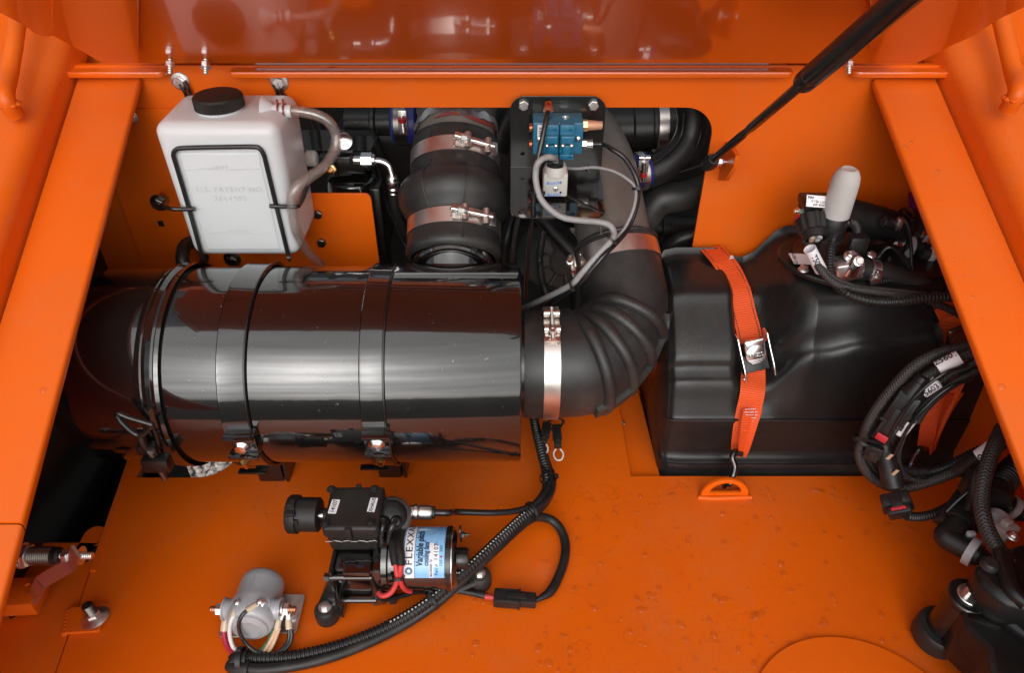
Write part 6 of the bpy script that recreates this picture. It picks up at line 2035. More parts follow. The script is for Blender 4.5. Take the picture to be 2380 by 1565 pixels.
for lab, (a, b, y), dr, r_ in (
        ('small black hose stub with clip under the worm clamp', (2142, 588, 1.10), V((1, -0.1, -0.15)), 0.011),
        ('small black hose stub with clip beside the lower quick connector', (2135, 632, 1.08), V((1, -0.1, -0.15)), 0.010)):
    q0 = W(a, b, y=y)
    t = thing('hose_stub', lab, 'hose', q0, 'hose stubs by the right rail')
    obj('hose', MB().cyl(q0, q0 + dr * 0.12, r_, seg=18), 'rubber', t)
    obj('clip', MB().lathe([(r_, 0), (r_ * 1.18, 0.001), (r_ * 1.18, 0.008), (r_, 0.009)], q0 + dr * 0.012, dr, 22, caps=False), 'clear_clip', t)
# sprung ridge lines and a dark rubber plug on the pump cover
obj('valve_cap', MB().lathe([(0.012, 0), (0.012, 0.006), (0.009, 0.010), (0, 0.0105)], W(*Z3(1330, 800), z=0.172), Z, 22), 'rubber', pu)
obj('name_plate', MB().box((0, 0, 0), (0.040, 0.016, 0.0010), Matrix.Translation(W(*Z3(1300, 1190), z=0.1165)) @ Matrix.Rotation(R(-32), 4, 'Z'), 0.0003), 'black_gloss', pu)
# ================================================================== air compressor on the deck
ZC = lambda zx, zy: (622.4 + zx * 0.23862, 1089.2 + zy * 0.23862)
C = lambda zx, zy, **k: W(*ZC(zx, zy), **k)
ACOMP_Y, ACOMP_Z, MR = 0.692, 0.076, 0.047
cp = thing('air_compressor', 'black air compressor with blue label on the deck', 'compressor', V((-0.17, ACOMP_Y, 0)))


def cxx(zx):
    return (ZC(zx, 0)[0] - 1190) / FPX * (1.145 - MR * 0.9)


m0, m1 = cxx(1130), cxx(1835)
obj('motor', MB().lathe([(0.030, 0), (MR - 0.004, 0.0), (MR, 0.004), (MR, m1 - m0 - 0.010), (MR - 0.003, m1 - m0 - 0.004), (MR - 0.008, m1 - m0), (0, m1 - m0)], V((m0, ACOMP_Y, ACOMP_Z)), X, 64), 'black_gloss', cp)
lb0, lb1 = cxx(1318), cxx(1722)
CAx = V((0, ACOMP_Y, ACOMP_Z))


def on_motor(x, th, r):
    """th in degrees, from the viewer's side (0) over the top (90)"""
    return V((x, ACOMP_Y - r * math.cos(R(th)), ACOMP_Z + r * math.sin(R(th))))


def motor_patch(xa, xb2, ta, tb, r, n=24):
    mb = MB()
    vs = []
    for i in range(n + 1):
        t = ta + (tb - ta) * i / n
        vs += [on_motor(xa, t, r), on_motor(xb2, t, r)]
    return mb.add(vs, [(2 * i, 2 * i + 1, 2 * i + 3, 2 * i + 2) for i in range(n)])


T0, T1 = 18, 150
lbl = obj('label', motor_patch(lb0, lb1, T0, T1, MR + 0.0005), 'label_blue', cp)
xw0, xw1 = cxx(1328), cxx(1432)
obj('white_stripe', motor_patch(xw0, xw1, T0, T1, MR + 0.0009), 'label_white', lbl)
for xx in (xw0, xw1):
    obj('stripe_line', motor_patch(xx - 0.0003, xx + 0.0003, T0, T1, MR + 0.0012), 'ink', lbl)


def motor_text(s, zx, th, size, m, xs=1.0, **k):
    x0 = cxx(zx)
    rr = MR + 0.0013

    def fn(co):
        return on_motor(x0 - co.y, th + math.degrees(co.x * xs / rr), rr + co.z)
    return obj('lettering', text_mb(s, size, fn=fn, ext=0.0001, align='LEFT', **k), m, lbl)


motor_text('FLEXXAIRE', 1382, 42, 0.0140, 'ink', xs=1.16, space=1.22, bold=0.0001)
motor_text('Variable pitch', 1482, 40, 0.0145, 'ink', xs=0.72, shear=0.15, bold=0.0003)
motor_text('cooling fans', 1545, 41, 0.0110, 'ink', xs=0.68, shear=0.15, bold=0.00015)
for (za, zb, ta, tb, m) in ((1574, 1616, 19, 82, 'label_pink'), (1612, 1668, 40, 78, 'label_white')):
    obj('sticker', motor_patch(cxx(za), cxx(zb), ta, tb, MR + 0.0009), m, lbl)
motor_text('0621000081 50', 1594, 21, 0.0056, 'ink', xs=0.75)
motor_text('14107', 1641, 50, 0.0095, 'ink', space=1.1)
motor_text('Part #', 1646, 24, 0.0068, 'ink_blue')
motor_text('12V', 1690, 40, 0.0062, 'ink_blue')
motor_text('24V', 1690, 65, 0.0062, 'ink_blue')
q = on_motor(cxx(1690), 57, MR + 0.0010)
obj('voltage_dot', MB().lathe([(0.0017, 0), (0.0015, 0.0003), (0, 0.0003)], q, q - V((q.x, ACOMP_Y, ACOMP_Z)), 14), 'red', lbl)
# the emblem: a ring of curved blades
mb = MB()
fx, ft = cxx(1378), 32
for i in range(10):
    a = i * R(36)
    pts = []
    for r_, da in ((0.0026, 0), (0.0042, 0.25), (0.0056, 0.75)):
        u, v_ = r_ * math.cos(a + da), r_ * math.sin(a + da)
        pts.append(on_motor(fx + u, ft + math.degrees(v_ / MR), MR + 0.0011))
    mb.tube(pts, 0.0008, 6, 4)
obj('emblem', mb, 'ink_blue', lbl)
# thin line drawing of a fan rotor on the label
mb = MB()
fx, ft = cxx(1690), 118
for r_ in (0.004, 0.007):
    mb.tube([on_motor(fx + r_ * math.cos(i * R(30)), ft + math.degrees(r_ * math.sin(i * R(30)) / MR), MR + 0.0008) for i in range(13)], 0.0003, 5, 3)
for (du, dv) in ((-0.02, -0.016), (-0.008, -0.03), (0.004, -0.03), (-0.024, 0.002)):
    mb.tube([on_motor(fx + du * 0.35, ft + math.degrees(dv * 0.35 / MR), MR + 0.0008), on_motor(fx + du, ft + math.degrees(dv / MR), MR + 0.0008)], 0.0003, 5, 3)
obj('line_drawing', mb, 'ink_blue', lbl)
obj('end_band', MB().lathe([(MR, 0), (MR + 0.0022, 0.0006), (MR + 0.0022, cxx(1780) - cxx(1726)), (MR, cxx(1780) - cxx(1726) + 0.0005)], V((cxx(1726), ACOMP_Y, ACOMP_Z)), X, 64, caps=False), 'black_satin', cp)
obj('seam_ring', MB().lathe([(MR, 0), (MR + 0.0012, 0.0004), (MR + 0.0012, 0.0012), (MR, 0.0016)], V((cxx(1781), ACOMP_Y, ACOMP_Z)), X, 64, caps=False), 'chrome', cp)
# rear bearing cap and cable lug
obj('rear_knob', MB().lathe([(0.017, 0), (0.017, 0.012), (0.015, 0.016), (0, 0.016)], V((m1, ACOMP_Y, ACOMP_Z)), X, 28), 'black_satin', cp)
q = C(1880, 640, y=ACOMP_Y + 0.01)
obj('rear_lug', plate(rrect(-0.007, 0.007, -0.020, 0.020, 0.006), [], 0.003, Matrix.Translation(q) @ mtx((0, 0, 0), Y, Z, X) @ Matrix.Rotation(0.25, 4, 'Z'), 0.0006), 'black_satin', cp)
obj('rear_screw', MB().hexa(q + V((0.001, 0, -0.002)), X, 0.009, 0.005).cyl(q + V((0, 0, -0.002)), q + V((0.012, 0, -0.002)), 0.0025), 'black_satin', cp)

# cylinder block with tie bolts and end plates
g0x, g1x = cxx(618), cxx(1120)
gy = ACOMP_Y - 0.002
obj('cylinder_block', MB().box(((g0x + cxx(1000)) / 2, gy, 0.062), (cxx(1000) - g0x - 0.004, 0.070, 0.075), bevel=0.006), 'black_gloss', cp)
for (z_, dy) in ((0.088, -0.040), (0.028, -0.040), (0.088, 0.036)):
    obj('tie_bolt', MB().cyl(V((g0x - 0.004, gy + dy, z_)), V((cxx(1020), gy + dy, z_)), 0.0050, seg=14, bev=0.001), 'black_gloss', cp)
    obj('tie_bolt_head', MB().hexa(V((g0x - 0.010, gy + dy, z_)), X, 0.012, 0.008), 'black_satin', cp)
obj('end_plate', MB().box((g0x, gy, 0.060), (0.006, 0.086, 0.085), bevel=0.002), 'black_satin', cp)
obj('gear_case', MB().box(((cxx(1000) + g1x) / 2, gy, 0.062), (g1x - cxx(1000), 0.086, 0.090), bevel=0.005), 'black_gloss', cp)
obj('gear_flange', MB().lathe([(0.030, 0), (0.051, 0), (0.051, 0.008), (0.048, 0.010), (0.030, 0.010)], V((g1x - 0.002, ACOMP_Y, ACOMP_Z)), X, 48), 'black_gloss', cp)
for (zx, zy, z_) in ((1145, 965, 0.085), (1030, 1300, 0.012), (1190, 1290, 0.010)):
    obj('case_bolt', MB().hexa(C(zx, zy, z=z_), X, 0.011, 0.010), 'black_satin', cp)
obj('valve_plate', MB().box(C(875, 965, z=0.108), (0.040, 0.030, 0.012), bevel=0.002), 'black_gloss', cp)
obj('valve_slot', MB().box(C(905, 955, z=0.1145), (0.010, 0.004, 0.001)), 'ink', cp)
obj('side_bracket', MB().box(C(1085, 1180, z=0.05), (0.022, 0.008, 0.05), bevel=0.002), 'black_satin', cp)
# mounting feet
ft0 = C(590, 1460, z=0)
obj('front_leg', MB().add([V((g0x - 0.001, gy - 0.03, 0.085)), V((g0x - 0.001, gy + 0.0, 0.085)), V((ft0.x - 0.014, ft0.y + 0.01, 0.024)), V((ft0.x + 0.016, ft0.y - 0.004, 0.024)),
                           V((g0x + 0.003, gy - 0.03, 0.085)), V((g0x + 0.003, gy + 0.0, 0.085)), V((ft0.x - 0.011, ft0.y + 0.014, 0.026)), V((ft0.x + 0.020, ft0.y + 0.0, 0.026))],
                          [(0, 1, 2, 3), (4, 7, 6, 5), (0, 3, 7, 4), (1, 5, 6, 2), (2, 6, 7, 3), (0, 4, 5, 1)]), 'black_satin', cp)
obj('leg_web', MB().box((ft0.x + 0.024, ft0.y + 0.022, 0.03), (0.004, 0.05, 0.05), bevel=0.001), 'black_satin', cp)
obj('leg_base', MB().box((ft0.x + 0.010, ft0.y + 0.004, 0.0265), (0.036, 0.034, 0.004), bevel=0.001), 'black_satin', cp)
for k, (f, nm) in enumerate(((ft0, 'front_foot'), (C(2070, 1130, z=0), 'rear_foot'))):
    obj('rubber_foot', MB().lathe([(0.016, 0.001), (0.018, 0.003), (0.0185, 0.012), (0.018, 0.024), (0.015, 0.029), (0.011, 0.030), (0.011, 0.029)], V((f.x, f.y, 0)), Z, 28), 'rubber', cp)
    obj('foot_bolt', MB().lathe([(0.0105, 0), (0.0105, 0.0016)], V((f.x, f.y, 0.030)), Z, 20).hexa(V((f.x, f.y, 0.0316)), Z, 0.0135, 0.006), 'steel', cp)
rf = C(2070, 1130, z=0)
obj('rear_leg', MB().tube([V((m1 - 0.05, ACOMP_Y - 0.02, 0.035)), V((m1 - 0.02, ACOMP_Y - 0.022, 0.028)), V((rf.x, rf.y, 0.024))], 0.013, 12, flat=0.35), 'black_satin', cp)

# square valve box on top
ZB = 0.162
bl, br, bb = C(515, 590, z=ZB), C(1072, 592, z=ZB), C(600, 172, z=ZB)
bw, bd_ = br.x - bl.x, bb.y - bl.y
bc_ = V(((bl.x + br.x) / 2, (bl.y + bb.y) / 2, 0))
zbot = W(*ZC(800, 838), y=bl.y).z
bxz = thing('valve_box', 'square black valve box with screwed lid atop the compressor', 'valve box', V((bc_.x, bc_.y, zbot)))
obj('case', MB().box((bc_.x, bc_.y, (ZB + zbot) / 2 - 0.002), (bw - 0.004, bd_ - 0.004, ZB - zbot - 0.004), bevel=0.007, seg=3, taper=0.93), 'cap_black', bxz)
obj('lid', MB().box((bc_.x, bc_.y, ZB - 0.012), (bw, bd_, 0.024), bevel=0.006, seg=3), 'cap_black', bxz)
for (zx, zy) in ((620, 207), (1040, 203), (565, 545), (1002, 540)):
    p = C(zx, zy, z=ZB)
    obj('lid_screw', MB().lathe([(0.0072, 0), (0.0072, 0.0012), (0.0055, 0.002), (0, 0.002)], p, Z, 20).hexa(p + V((0, 0, 0.001)), Z, 0.0085, 0.0045), 'plastic', bxz)
obj('front_clip', MB().box(C(785, 640, y=bl.y - 0.002), (0.0095, 0.006, 0.024), bevel=0.001), 'cap_black', bxz)
obj('rear_clip', MB().box(V((bc_.x, bb.y + 0.001, ZB - 0.006)), (0.009, 0.006, 0.012), bevel=0.001), 'cap_black', bxz)
mb = MB()
pts = [C(560 + i * 18, 712 + 5 * math.sin(i * 0.9) + 3 * math.sin(i * 2.3), y=bl.y - 0.0012) for i in range(29)]
mb.tube(pts, 0.0006, 6, 2)
obj('parting_line', mb, 'band_steel', bxz)
for (s, zx, zy, w, h, size) in (('14107', 645, 373, 0.0125, 0.0265, 0.0095), ('EXHAUST', 1020, 356, 0.0115, 0.0268, 0.0082)):
    p = C(zx, zy, z=ZB + 0.0004)
    T = Matrix.Translation(p) @ Matrix.Rotation(R(86), 4, 'Z')
    sk = obj('sticker', plate(rrect(-h / 2, h / 2, -w / 2, w / 2, 0.0015), [], 0.0005, T), 'label_white', bxz)
    lettering(s, size, T @ Matrix.Translation((0, 0, 0.0005)), 'ink', sk, ext=0.0001, bold=0.0001)
# intake filter on the left of the box
ka = C(520, 452, z=0.125)
kx = V((-1, 0.02, 0))
obj('intake_filter', MB().lathe([(0.010, -0.012), (0.010, 0), (0.024, 0.001), (0.0265, 0.003), (0.0265, 0.034), (0.030, 0.035), (0.030, 0.047), (0.028, 0.050), (0, 0.050)], ka, kx, 44), 'cap_black', bxz)
obj('filter_latch', MB().box(ka + kx * 0.040 + V((0, -0.018, 0.024)), (0.015, 0.010, 0.007), bevel=0.002), 'cap_black', bxz)
obj('filter_latch', MB().box(ka + kx * 0.041 + V((0, -0.003, 0.030)), (0.012, 0.014, 0.005), bevel=0.002), 'cap_black', bxz)
obj('filter_step', MB().box(ka + kx * 0.032 + V((0, -0.0245, 0.010)), (0.008, 0.004, 0.012), bevel=0.001), 'cap_black', bxz)
obj('blue_mark', MB().box(ka + kx * 0.034 + V((0, -0.017, 0.0205)), (0.004, 0.005, 0.005), bevel=0.0015), 'blue_silicone', bxz)
obj('intake_screw', MB().cyl(ka + V((-0.002, -0.008, 0.008)), ka + V((0.006, -0.008, 0.008)), 0.004, seg=12), 'chrome', bxz)

# pressure switch dome with two wires and brass outlet
ps = thing('pressure_switch', 'round grey pressure switch with two looped wires beside the valve box', 'switch', C(1210, 500, z=0.09))
pc = C(1210, 470, z=0.128)
pn = V((0.12, -0.55, 0.85)).normalized()
obj('clear_cup', MB().lathe([(0.027, -0.02), (0.030, -0.012), (0.031, 0.0), (0.028, 0.008), (0.024, 0.012)], pc, pn, 36), mat('smoked_cup', (0.10, 0.095, 0.09), 0.18, coat=0.5), ps)
obj('cap', MB().lathe([(0.024, 0.011), (0.0235, 0.016), (0.019, 0.021), (0.010, 0.024), (0, 0.0245)], pc, pn, 32), 'rubber_hose', ps)
for k, (zx, zy) in enumerate(((1135, 522), (1252, 518))):
    p = C(zx, zy, z=0.142)
    obj('terminal_boot', MB().lathe([(0.0095, 0), (0.0085, 0.004), (0.0065, 0.007), (0.0058, 0.010)], p, V((0, -0.65, 0.75)), 18), 'plastic', ps)
for pts in (((1135, 510, .150), (1120, 570, .150), (1108, 640, .140), (1108, 740, .120), (1140, 815, .105), (1185, 825, .10), (1215, 770, .105), (1225, 700, .112)),
            ((1252, 505, .150), (1215, 560, .150), (1190, 620, .142), (1178, 700, .128), (1180, 770, .116), (1200, 790, .11), (1235, 740, .108), (1240, 660, .108))):
    obj('wire', MB().tube([C(a, b, z=c) for a, b, c in pts], 0.0042, 12, 7), 'air_tube', ps)
obj('box_lug', MB().box(C(1135, 350, z=0.150), (0.014, 0.010, 0.010), bevel=0.002), 'plastic', ps)
fa = C(1325, 425, z=0.115)
fdr = V((1, -0.012, -0.02)).normalized()
obj('outlet_fitting', MB().lathe([(0.0105, -0.006), (0.0105, 0.016), (0.0125, 0.017), (0.0125, 0.022), (0.009, 0.024), (0.0115, 0.026), (0.0115, 0.042), (0.0095, 0.045)], fa, fdr, 24), 'band_steel', ps)
obj('outlet_collar', MB().lathe([(0.0095, 0.043), (0.0098, 0.049), (0.006, 0.050)], fa, fdr, 22), 'plastic', ps)
obj('air_tube', MB().tube([fa + fdr * 0.04, fa + fdr * 0.07, W(1060, 1191, z=0.095), W(1140, 1193, z=0.075), W(1195, 1189, z=0.06), W(1235, 1176, z=0.052), W(1262, 1152, z=0.05), W(1276, 1120, z=0.05)], 0.0052, 14, 7), 'air_tube', label='black air tube running right from the compressor outlet', cat='tube')

# red leads
rl = thing('red_leads', 'pair of red wires with black shrink sleeves on the compressor', 'wires', C(1260, 1000, z=0.09))
for pts in (((1240, 640, .122), (1225, 760, .125), (1232, 860, .122), (1243, 940, .118)), ((1285, 620, .122), (1280, 760, .126), (1295, 860, .123), (1297, 950, .118))):
    obj('shrink_sleeve', MB().tube([C(a, b, z=c) for a, b, c in pts], [0.0062, 0.0072, 0.0068, 0.0062], 14, 7), 'rubber_hose', rl)
obj('wire', MB().tube([C(a, b, z=c) for a, b, c in ((1243, 930, .118), (1252, 1000, .108), (1262, 1070, .098), (1240, 1150, .085), (1190, 1220, .075), (1120, 1245, .07), (1080, 1215, .068))], 0.0040, 12, 7), 'red_wire', rl)
obj('wire', MB().tube([C(a, b, z=c) for a, b, c in ((1297, 940, .118), (1290, 1010, .108), (1285, 1070, .096), (1305, 1140, .08), (1345, 1185, .062), (1390, 1200, .05))], 0.0040, 12, 7), 'red_wire', rl)
zip_tie('cable tie pinching the two red compressor wires', C(1270, 1066, z=0.098), V((0, -0.5, -0.8)), 0.0085, V((-1, 0, 0)))
obj('lead_sleeve', MB().tube([C(1385, 1203, z=0.048), C(1500, 1195, z=0.03), C(1640, 1188, z=0.016), W(1060, 1373, z=0.012), W(1100, 1380, z=0.010), W(1132, 1387, z=0.010)], 0.0052, 14, 7), 'rubber_hose', label='black sleeved lead from the red wires to the deck plug', cat='cable')
obj('lead_sleeve', MB().tube([C(1090, 1265, z=0.05), C(1150, 1280, z=0.035), C(1260, 1255, z=0.022), C(1390, 1222, z=0.016)], 0.0040, 12, 7), 'rubber_hose', label='thin black cable at the foot of the compressor gear case', cat='cable')
pg = plug('two pin black plug lying on the deck right of the compressor', W(1148, 1390, z=0.014), W(1246, 1397, z=0.014), 0.024, 0.02, up=Z)
obj('red_stub', MB().cyl(W(1128, 1388, z=0.012), W(1150, 1390, z=0.013), 0.0045, seg=12), 'red_wire', pg)
obj('loop_cable', MB().tube([W(1244, 1397, z=0.013), W(1262, 1388, z=0.012), W(1280, 1375, z=0.010), W(1297, 1345, z=0.009), W(1311, 1305, z=0.009), W(1314, 1265, z=0.010), W(1302, 1230, z=0.014), W(1278, 1208, z=0.022), W(1245, 1203, z=0.035), W(1220, 1215, z=0.04)], [0.0035, 0.0055, 0.0078, 0.0078, 0.0078, 0.0078, 0.0078, 0.0078, 0.0078, 0.0078], 14, 7), 'rubber_hose', label='black cable looping from the deck plug back to the loom', cat='cable')

# ================================================================== the long loom across the deck
lm = [(1238, 955, .06), (1246, 1000, .05), (1258, 1050, .05), (1270, 1100, .046), (1270, 1140, .044), (1246, 1176, .046), (1200, 1218, .05), (1150, 1265, .056), (1095, 1317, .056), (1045, 1360, .048), (1000, 1398, .036), (930, 1442, .020), (850, 1480, .012), (760, 1510, .010), (660, 1529, .010), (552, 1530, .012)]
obj('corrugated_conduit', MB().tube([W(a, b, z=c) for a, b, c in lm], 0.0092, 16, 8, corr=(0.0062, 0.0016)), 'plastic', label='long corrugated black conduit sweeping across the deck', cat='conduit')
# pale slit dots along the split conduit
PL = resample(catmull([W(a, b, z=c) for a, b, c in lm], 8), 0.0062)
mb = MB()
for i in range(42, 88):
    if i >= len(PL) - 2:
        break
    td = (PL[i + 1] - PL[i - 1]).normalized()
    n_ = (V((-0.25, -0.15, 1)) - td * V((-0.25, -0.15, 1)).dot(td)).normalized()
    mb.lathe([(0.0017, 0), (0.0012, 0.0009), (0, 0.0011)], PL[i] + n_ * 0.0087, n_, 8)
obj('slit_dots', mb, 'grey_plastic', label='row of pale slit marks along the long corrugated conduit', cat='conduit', kind='stuff')
l2 = [(1278, 1095, .035), (1282, 1130, .034), (1268, 1165, .036), (1235, 1200, .040), (1185, 1245, .046), (1130, 1297, .048), (1075, 1347, .042), (1020, 1398, .030), (950, 1446, .014), (870, 1488, .009), (780, 1524, .008), (690, 1547, .008), (600, 1557, .009), (535, 1545, .011)]
obj('smooth_loom', MB().tube([W(a, b, z=c) for a, b, c in l2], 0.0085, 16, 8), 'rubber_hose', label='smooth black sleeve running beside the long corrugated conduit', cat='sleeve')
l3 = [(1262, 1085, .05), (1280, 1115, .05), (1284, 1140, .048), (1268, 1165, .05), (1240, 1188, .052)]
obj('air_tube', MB().tube([W(a, b, z=c) for a, b, c in l3], 0.005, 12, 7), 'air_tube', label='short bend of black air tube joining the loom', cat='tube')
zip_tie('cable tie round the loom in front of the compressor motor', W(1004, 1397, z=0.034), V((-0.75, -0.6, -0.2)), 0.0150, V((-0.3, -0.3, 1)), 0.005)
zip_tie('cable tie round the loom where the air tube joins', W(1236, 1190, z=0.045), V((-0.8, -0.5, 0)), 0.0165, V((0.2, -1, 0.1)), 0.005)
zip_tie('cable tie round the loom below the right end of the air cleaner', W(1274, 1112, z=0.045), V((0.1, -1, 0)), 0.0145, V((1, -0.2, 0.2)), 0.005)
zip_tie('cable tie round the loom end beside the grey relay', W(560, 1534, z=0.014), V((1, 0.05, 0)), 0.0165, V((-0.2, 0.3, 1)), 0.007)
lc = thing('loom_clip', 'black adhesive clip holding the loom end at the bottom edge', 'clip', W(545, 1545, z=0))
obj('wrap', MB().tube([W(575, 1532, z=0.014), W(552, 1532, z=0.014), W(538, 1540, z=0.012)], [0.0125, 0.0125, 0.010], 14, smooth=False), 'rubber_hose', lc)
obj('second_wrap', MB().tube([W(580, 1556, z=0.010), W(550, 1553, z=0.010), W(532, 1546, z=0.009)], [0.0118, 0.0118, 0.009], 14, smooth=False), 'rubber_hose', lc)

# two capped plugs with white loops under the elbow
for k, (a, b_, l0, lab) in enumerate((((1272, 985), (1262, 1032), (1262, 1046), 'left capped black plug with white pull loop under the elbow'),
                                      ((1293, 990), (1297, 1040), (1298, 1058), 'right capped black plug with white pull loop under the elbow'))):
    za = 0.065 - 0.01 * k
    t = plug(lab, W(*a, z=za), W(*b_, z=za - 0.012), 0.017, 0.014, group='capped plugs')
    c = W(*l0, z=za - 0.015)
    u_ = (W(*b_, z=za - 0.012) - W(*a, z=za)).normalized()
    s_ = X - u_ * X.dot(u_)
    pts = [c - u_ * 0.012 - s_ * 0.004, c - u_ * 0.006 - s_ * 0.008, c - s_ * 0.0085 + u_ * 0.002, c + u_ * 0.010 - s_ * 0.004, c + u_ * 0.010 + s_ * 0.004, c + s_ * 0.0085 + u_ * 0.002, c - u_ * 0.006 + s_ * 0.008, c - u_ * 0.012 + s_ * 0.004]
    obj('pull_loop', MB().tube(pts, 0.0016, 10, 6), 'white_wire', t)
zip_tie('cable tie under the elbow cuff near the capped plugs', W(1290, 985, z=0.07), V((0.2, -1, 0)), 0.014, V((1, 0, 0.1)), 0.006)
obj('tube_run', MB().tube([W(1236, 965, z=0.03), W(1252, 1010, z=0.03), W(1268, 1060, z=0.032), W(1284, 1110, z=0.03)], 0.006, 12, 7), 'air_tube', label='black tube running beside the conduit under the elbow', cat='tube')

# ================================================================== grey relay
ZR = lambda zx, zy: (435.7 + zx * 0.24466, 1182.6 + zy * 0.24466)
Q = lambda zx, zy, **k: W(*ZR(zx, zy), **k)
rx = Q(655, 900, z=0.04).x
ry = Q(655, 760, z=0.042).y
rb = V((rx + 0.0, ry + 0.022, 0.036))
rdv = V((0.0, -1, 0.06)).normalized()
rel = thing('relay', 'grey enamelled solenoid relay with four terminals on the deck', 'relay', V((rx, ry, 0)))
obj('can', MB().lathe([(0.0, 0), (0.023, 0.0), (0.030, 0.003), (0.0335, 0.009), (0.034, 0.02), (0.034, 0.042), (0.0355, 0.048), (0.0365, 0.056), (0.0365, 0.074), (0.034, 0.082), (0.030, 0.086), (0.0285, 0.086), (0.0275, 0.089), (0.019, 0.092), (0.018, 0.0905), (0.0, 0.0905)], rb, rdv, 44), 'grey_paint', rel, angle=50)
ec_ = rb + rdv * 0.060 + V((0, 0, 0.006))
for s_ in (-1, 1):
    obj('ear', MB().lathe([(0.022, 0.012), (0.020, 0.026), (0.0155, 0.032), (0.0155, 0.040), (0.0175, 0.041), (0.0175, 0.043), (0, 0.043)], ec_, V((s_, 0, 0)), 30), 'grey_paint', rel, angle=50)
    obj('stud', threaded(MB(), ec_ + V((s_ * 0.042, 0, 0)), ec_ + V((s_ * 0.064, 0, 0)), 0.0052, 0.003), 'copper', rel)
    obj('stud_nut', MB().hexa(ec_ + V((s_ * 0.047, 0, 0)), V((s_, 0, 0)), 0.0165, 0.008).lathe([(0.011, 0), (0.011, 0.0025)], ec_ + V((s_ * 0.0435, 0, 0)), V((s_, 0, 0)), 20), 'steel', rel)
for (zx, zy) in ((480, 870), (695, 862)):
    p = Q(zx, zy, z=0.076)
    o_ = p + V((0, 0, -0.016))
    obj('terminal_base', MB().lathe([(0.013, -0.006), (0.0115, 0.004), (0.009, 0.005), (0, 0.005)], o_, V((0, -0.25, 1)), 24), 'grey_paint', rel)
    obj('terminal_nut', MB().lathe([(0.0085, 0.004), (0.0085, 0.006)], o_, V((0, -0.25, 1)), 20).hexa(o_ + V((0, -0.0015, 0.006)), V((0, -0.25, 1)), 0.0125, 0.006).lathe([(0.004, 0), (0.004, 0.008), (0.002, 0.009), (0, 0.009)], o_ + V((0, -0.003, 0.010)), V((0, -0.25, 1)), 14), 'steel', rel)
bq = Q(970, 1010, z=0.004)
obj('mounting_bracket', plate(rrect(-0.024, 0.019, -0.034, 0.032, 0.006), [], 0.003, Matrix.Translation(V((bq.x, bq.y, 0.008))), 0.0006), 'steel', rel)
obj('mounting_bracket', plate(rrect(-0.02, 0.02, -0.03, 0.03, 0.005), [], 0.003, Matrix.Translation(V((rx - 0.036, ry - 0.03, 0.005))), 0.0006), 'steel', rel)
obj('bracket_bolt', MB().lathe([(0.011, 0), (0.011, 0.002)], Q(985, 1020, z=0.0095), Z, 20).hexa(Q(985, 1020, z=0.0115), Z, 0.013, 0.006), 'steel', rel)
mb = MB()
obj('press_seam', MB().tube([rb + rdv * s + V((-0.003, 0, 0.0345)) for s in (0.010, 0.02, 0.032, 0.044)], 0.0008, 6), 'grey_paint', rel)


def lead(label, m, pts, r, term=None, sleeve=None, n=1):
    t = thing('relay_lead', label, 'wire', Q(*pts[0][:2], z=pts[0][2]), 'relay leads')
    P = [Q(a, b, z=c) for a, b, c in pts]
    obj('wire', MB().tube(P, r, 12, 7), m, t)
    if sleeve:
        a, b_ = Q(*sleeve[0][:2], z=sleeve[0][2]), Q(*sleeve[1][:2], z=sleeve[1][2])
        obj('sleeve', MB().tube([a, a.lerp(b_, 0.5), b_], [r * 1.35, r * 1.55, r * 1.5], 14, smooth=False), 'clear_terminal', t)
    if term:
        a, b_ = Q(*term[0][:2], z=term[0][2]), Q(*term[1][:2], z=term[1][2])
        obj('tongue', MB().tube([a, b_], r * 1.3, 10, smooth=False, flat=0.35), 'steel', t)
    return t


lead('red wire on the left stud of the grey relay', 'crimson_wire', [(352, 1150, .026), (350, 1210, .02), (370, 1290, .014), (410, 1350, .012), (445, 1385, .012)], 0.0042, ((345, 1000, .044), (362, 1075, .036)), ((364, 1065, .036), (352, 1165, .026)))
lead('white wire from the small left terminal of the relay', 'white_wire', [(445, 1010, .066), (415, 1070, .060), (400, 1150, .045), (405, 1230, .030), (430, 1310, .018), (460, 1352, .014), (470, 1375, .014)], 0.0031, ((478, 900, .066), (465, 960, .068)), ((468, 950, .068), (430, 1030, .064)))
lead('black wire arching from the small right terminal of the relay', 'air_tube', [(580, 965, .074), (530, 1005, .072), (493, 1070, .064), (490, 1150, .050), (520, 1230, .036), (580, 1310, .022), (660, 1365, .016), (760, 1385, .015), (830, 1378, .014)], 0.0030, ((690, 895, .070), (640, 925, .073)), ((655, 918, .073), (560, 975, .074)))
lead('left tan wire on the right stud of the relay', 'tan_wire', [(855, 1130, .034), (825, 1190, .026), (790, 1260, .018), (750, 1330, .014), (715, 1385, .014)], 0.0030, ((905, 985, .046), (878, 1060, .040)), ((872, 1055, .040), (848, 1150, .032)))
lead('right tan wire on the right stud of the relay', 'tan_wire', [(872, 1130, .034), (848, 1200, .026), (820, 1270, .018), (785, 1340, .014), (765, 1385, .014)], 0.0032)
lead('green wire behind the tan relay wires', 'green_wire', [(825, 1150, .024), (800, 1200, .018), (760, 1280, .013), (700, 1350, .012), (640, 1400, .012)], 0.0029)
lead('black pair of wires on the relay bracket side', 'air_tube', [(965, 1150, .028), (968, 1200, .022), (955, 1270, .016), (900, 1340, .014), (820, 1390, .014), (720, 1415, .013), (620, 1420, .013)], 0.0033, ((950, 1000, .042), (958, 1070, .036)), ((958, 1060, .036), (966, 1150, .028)))
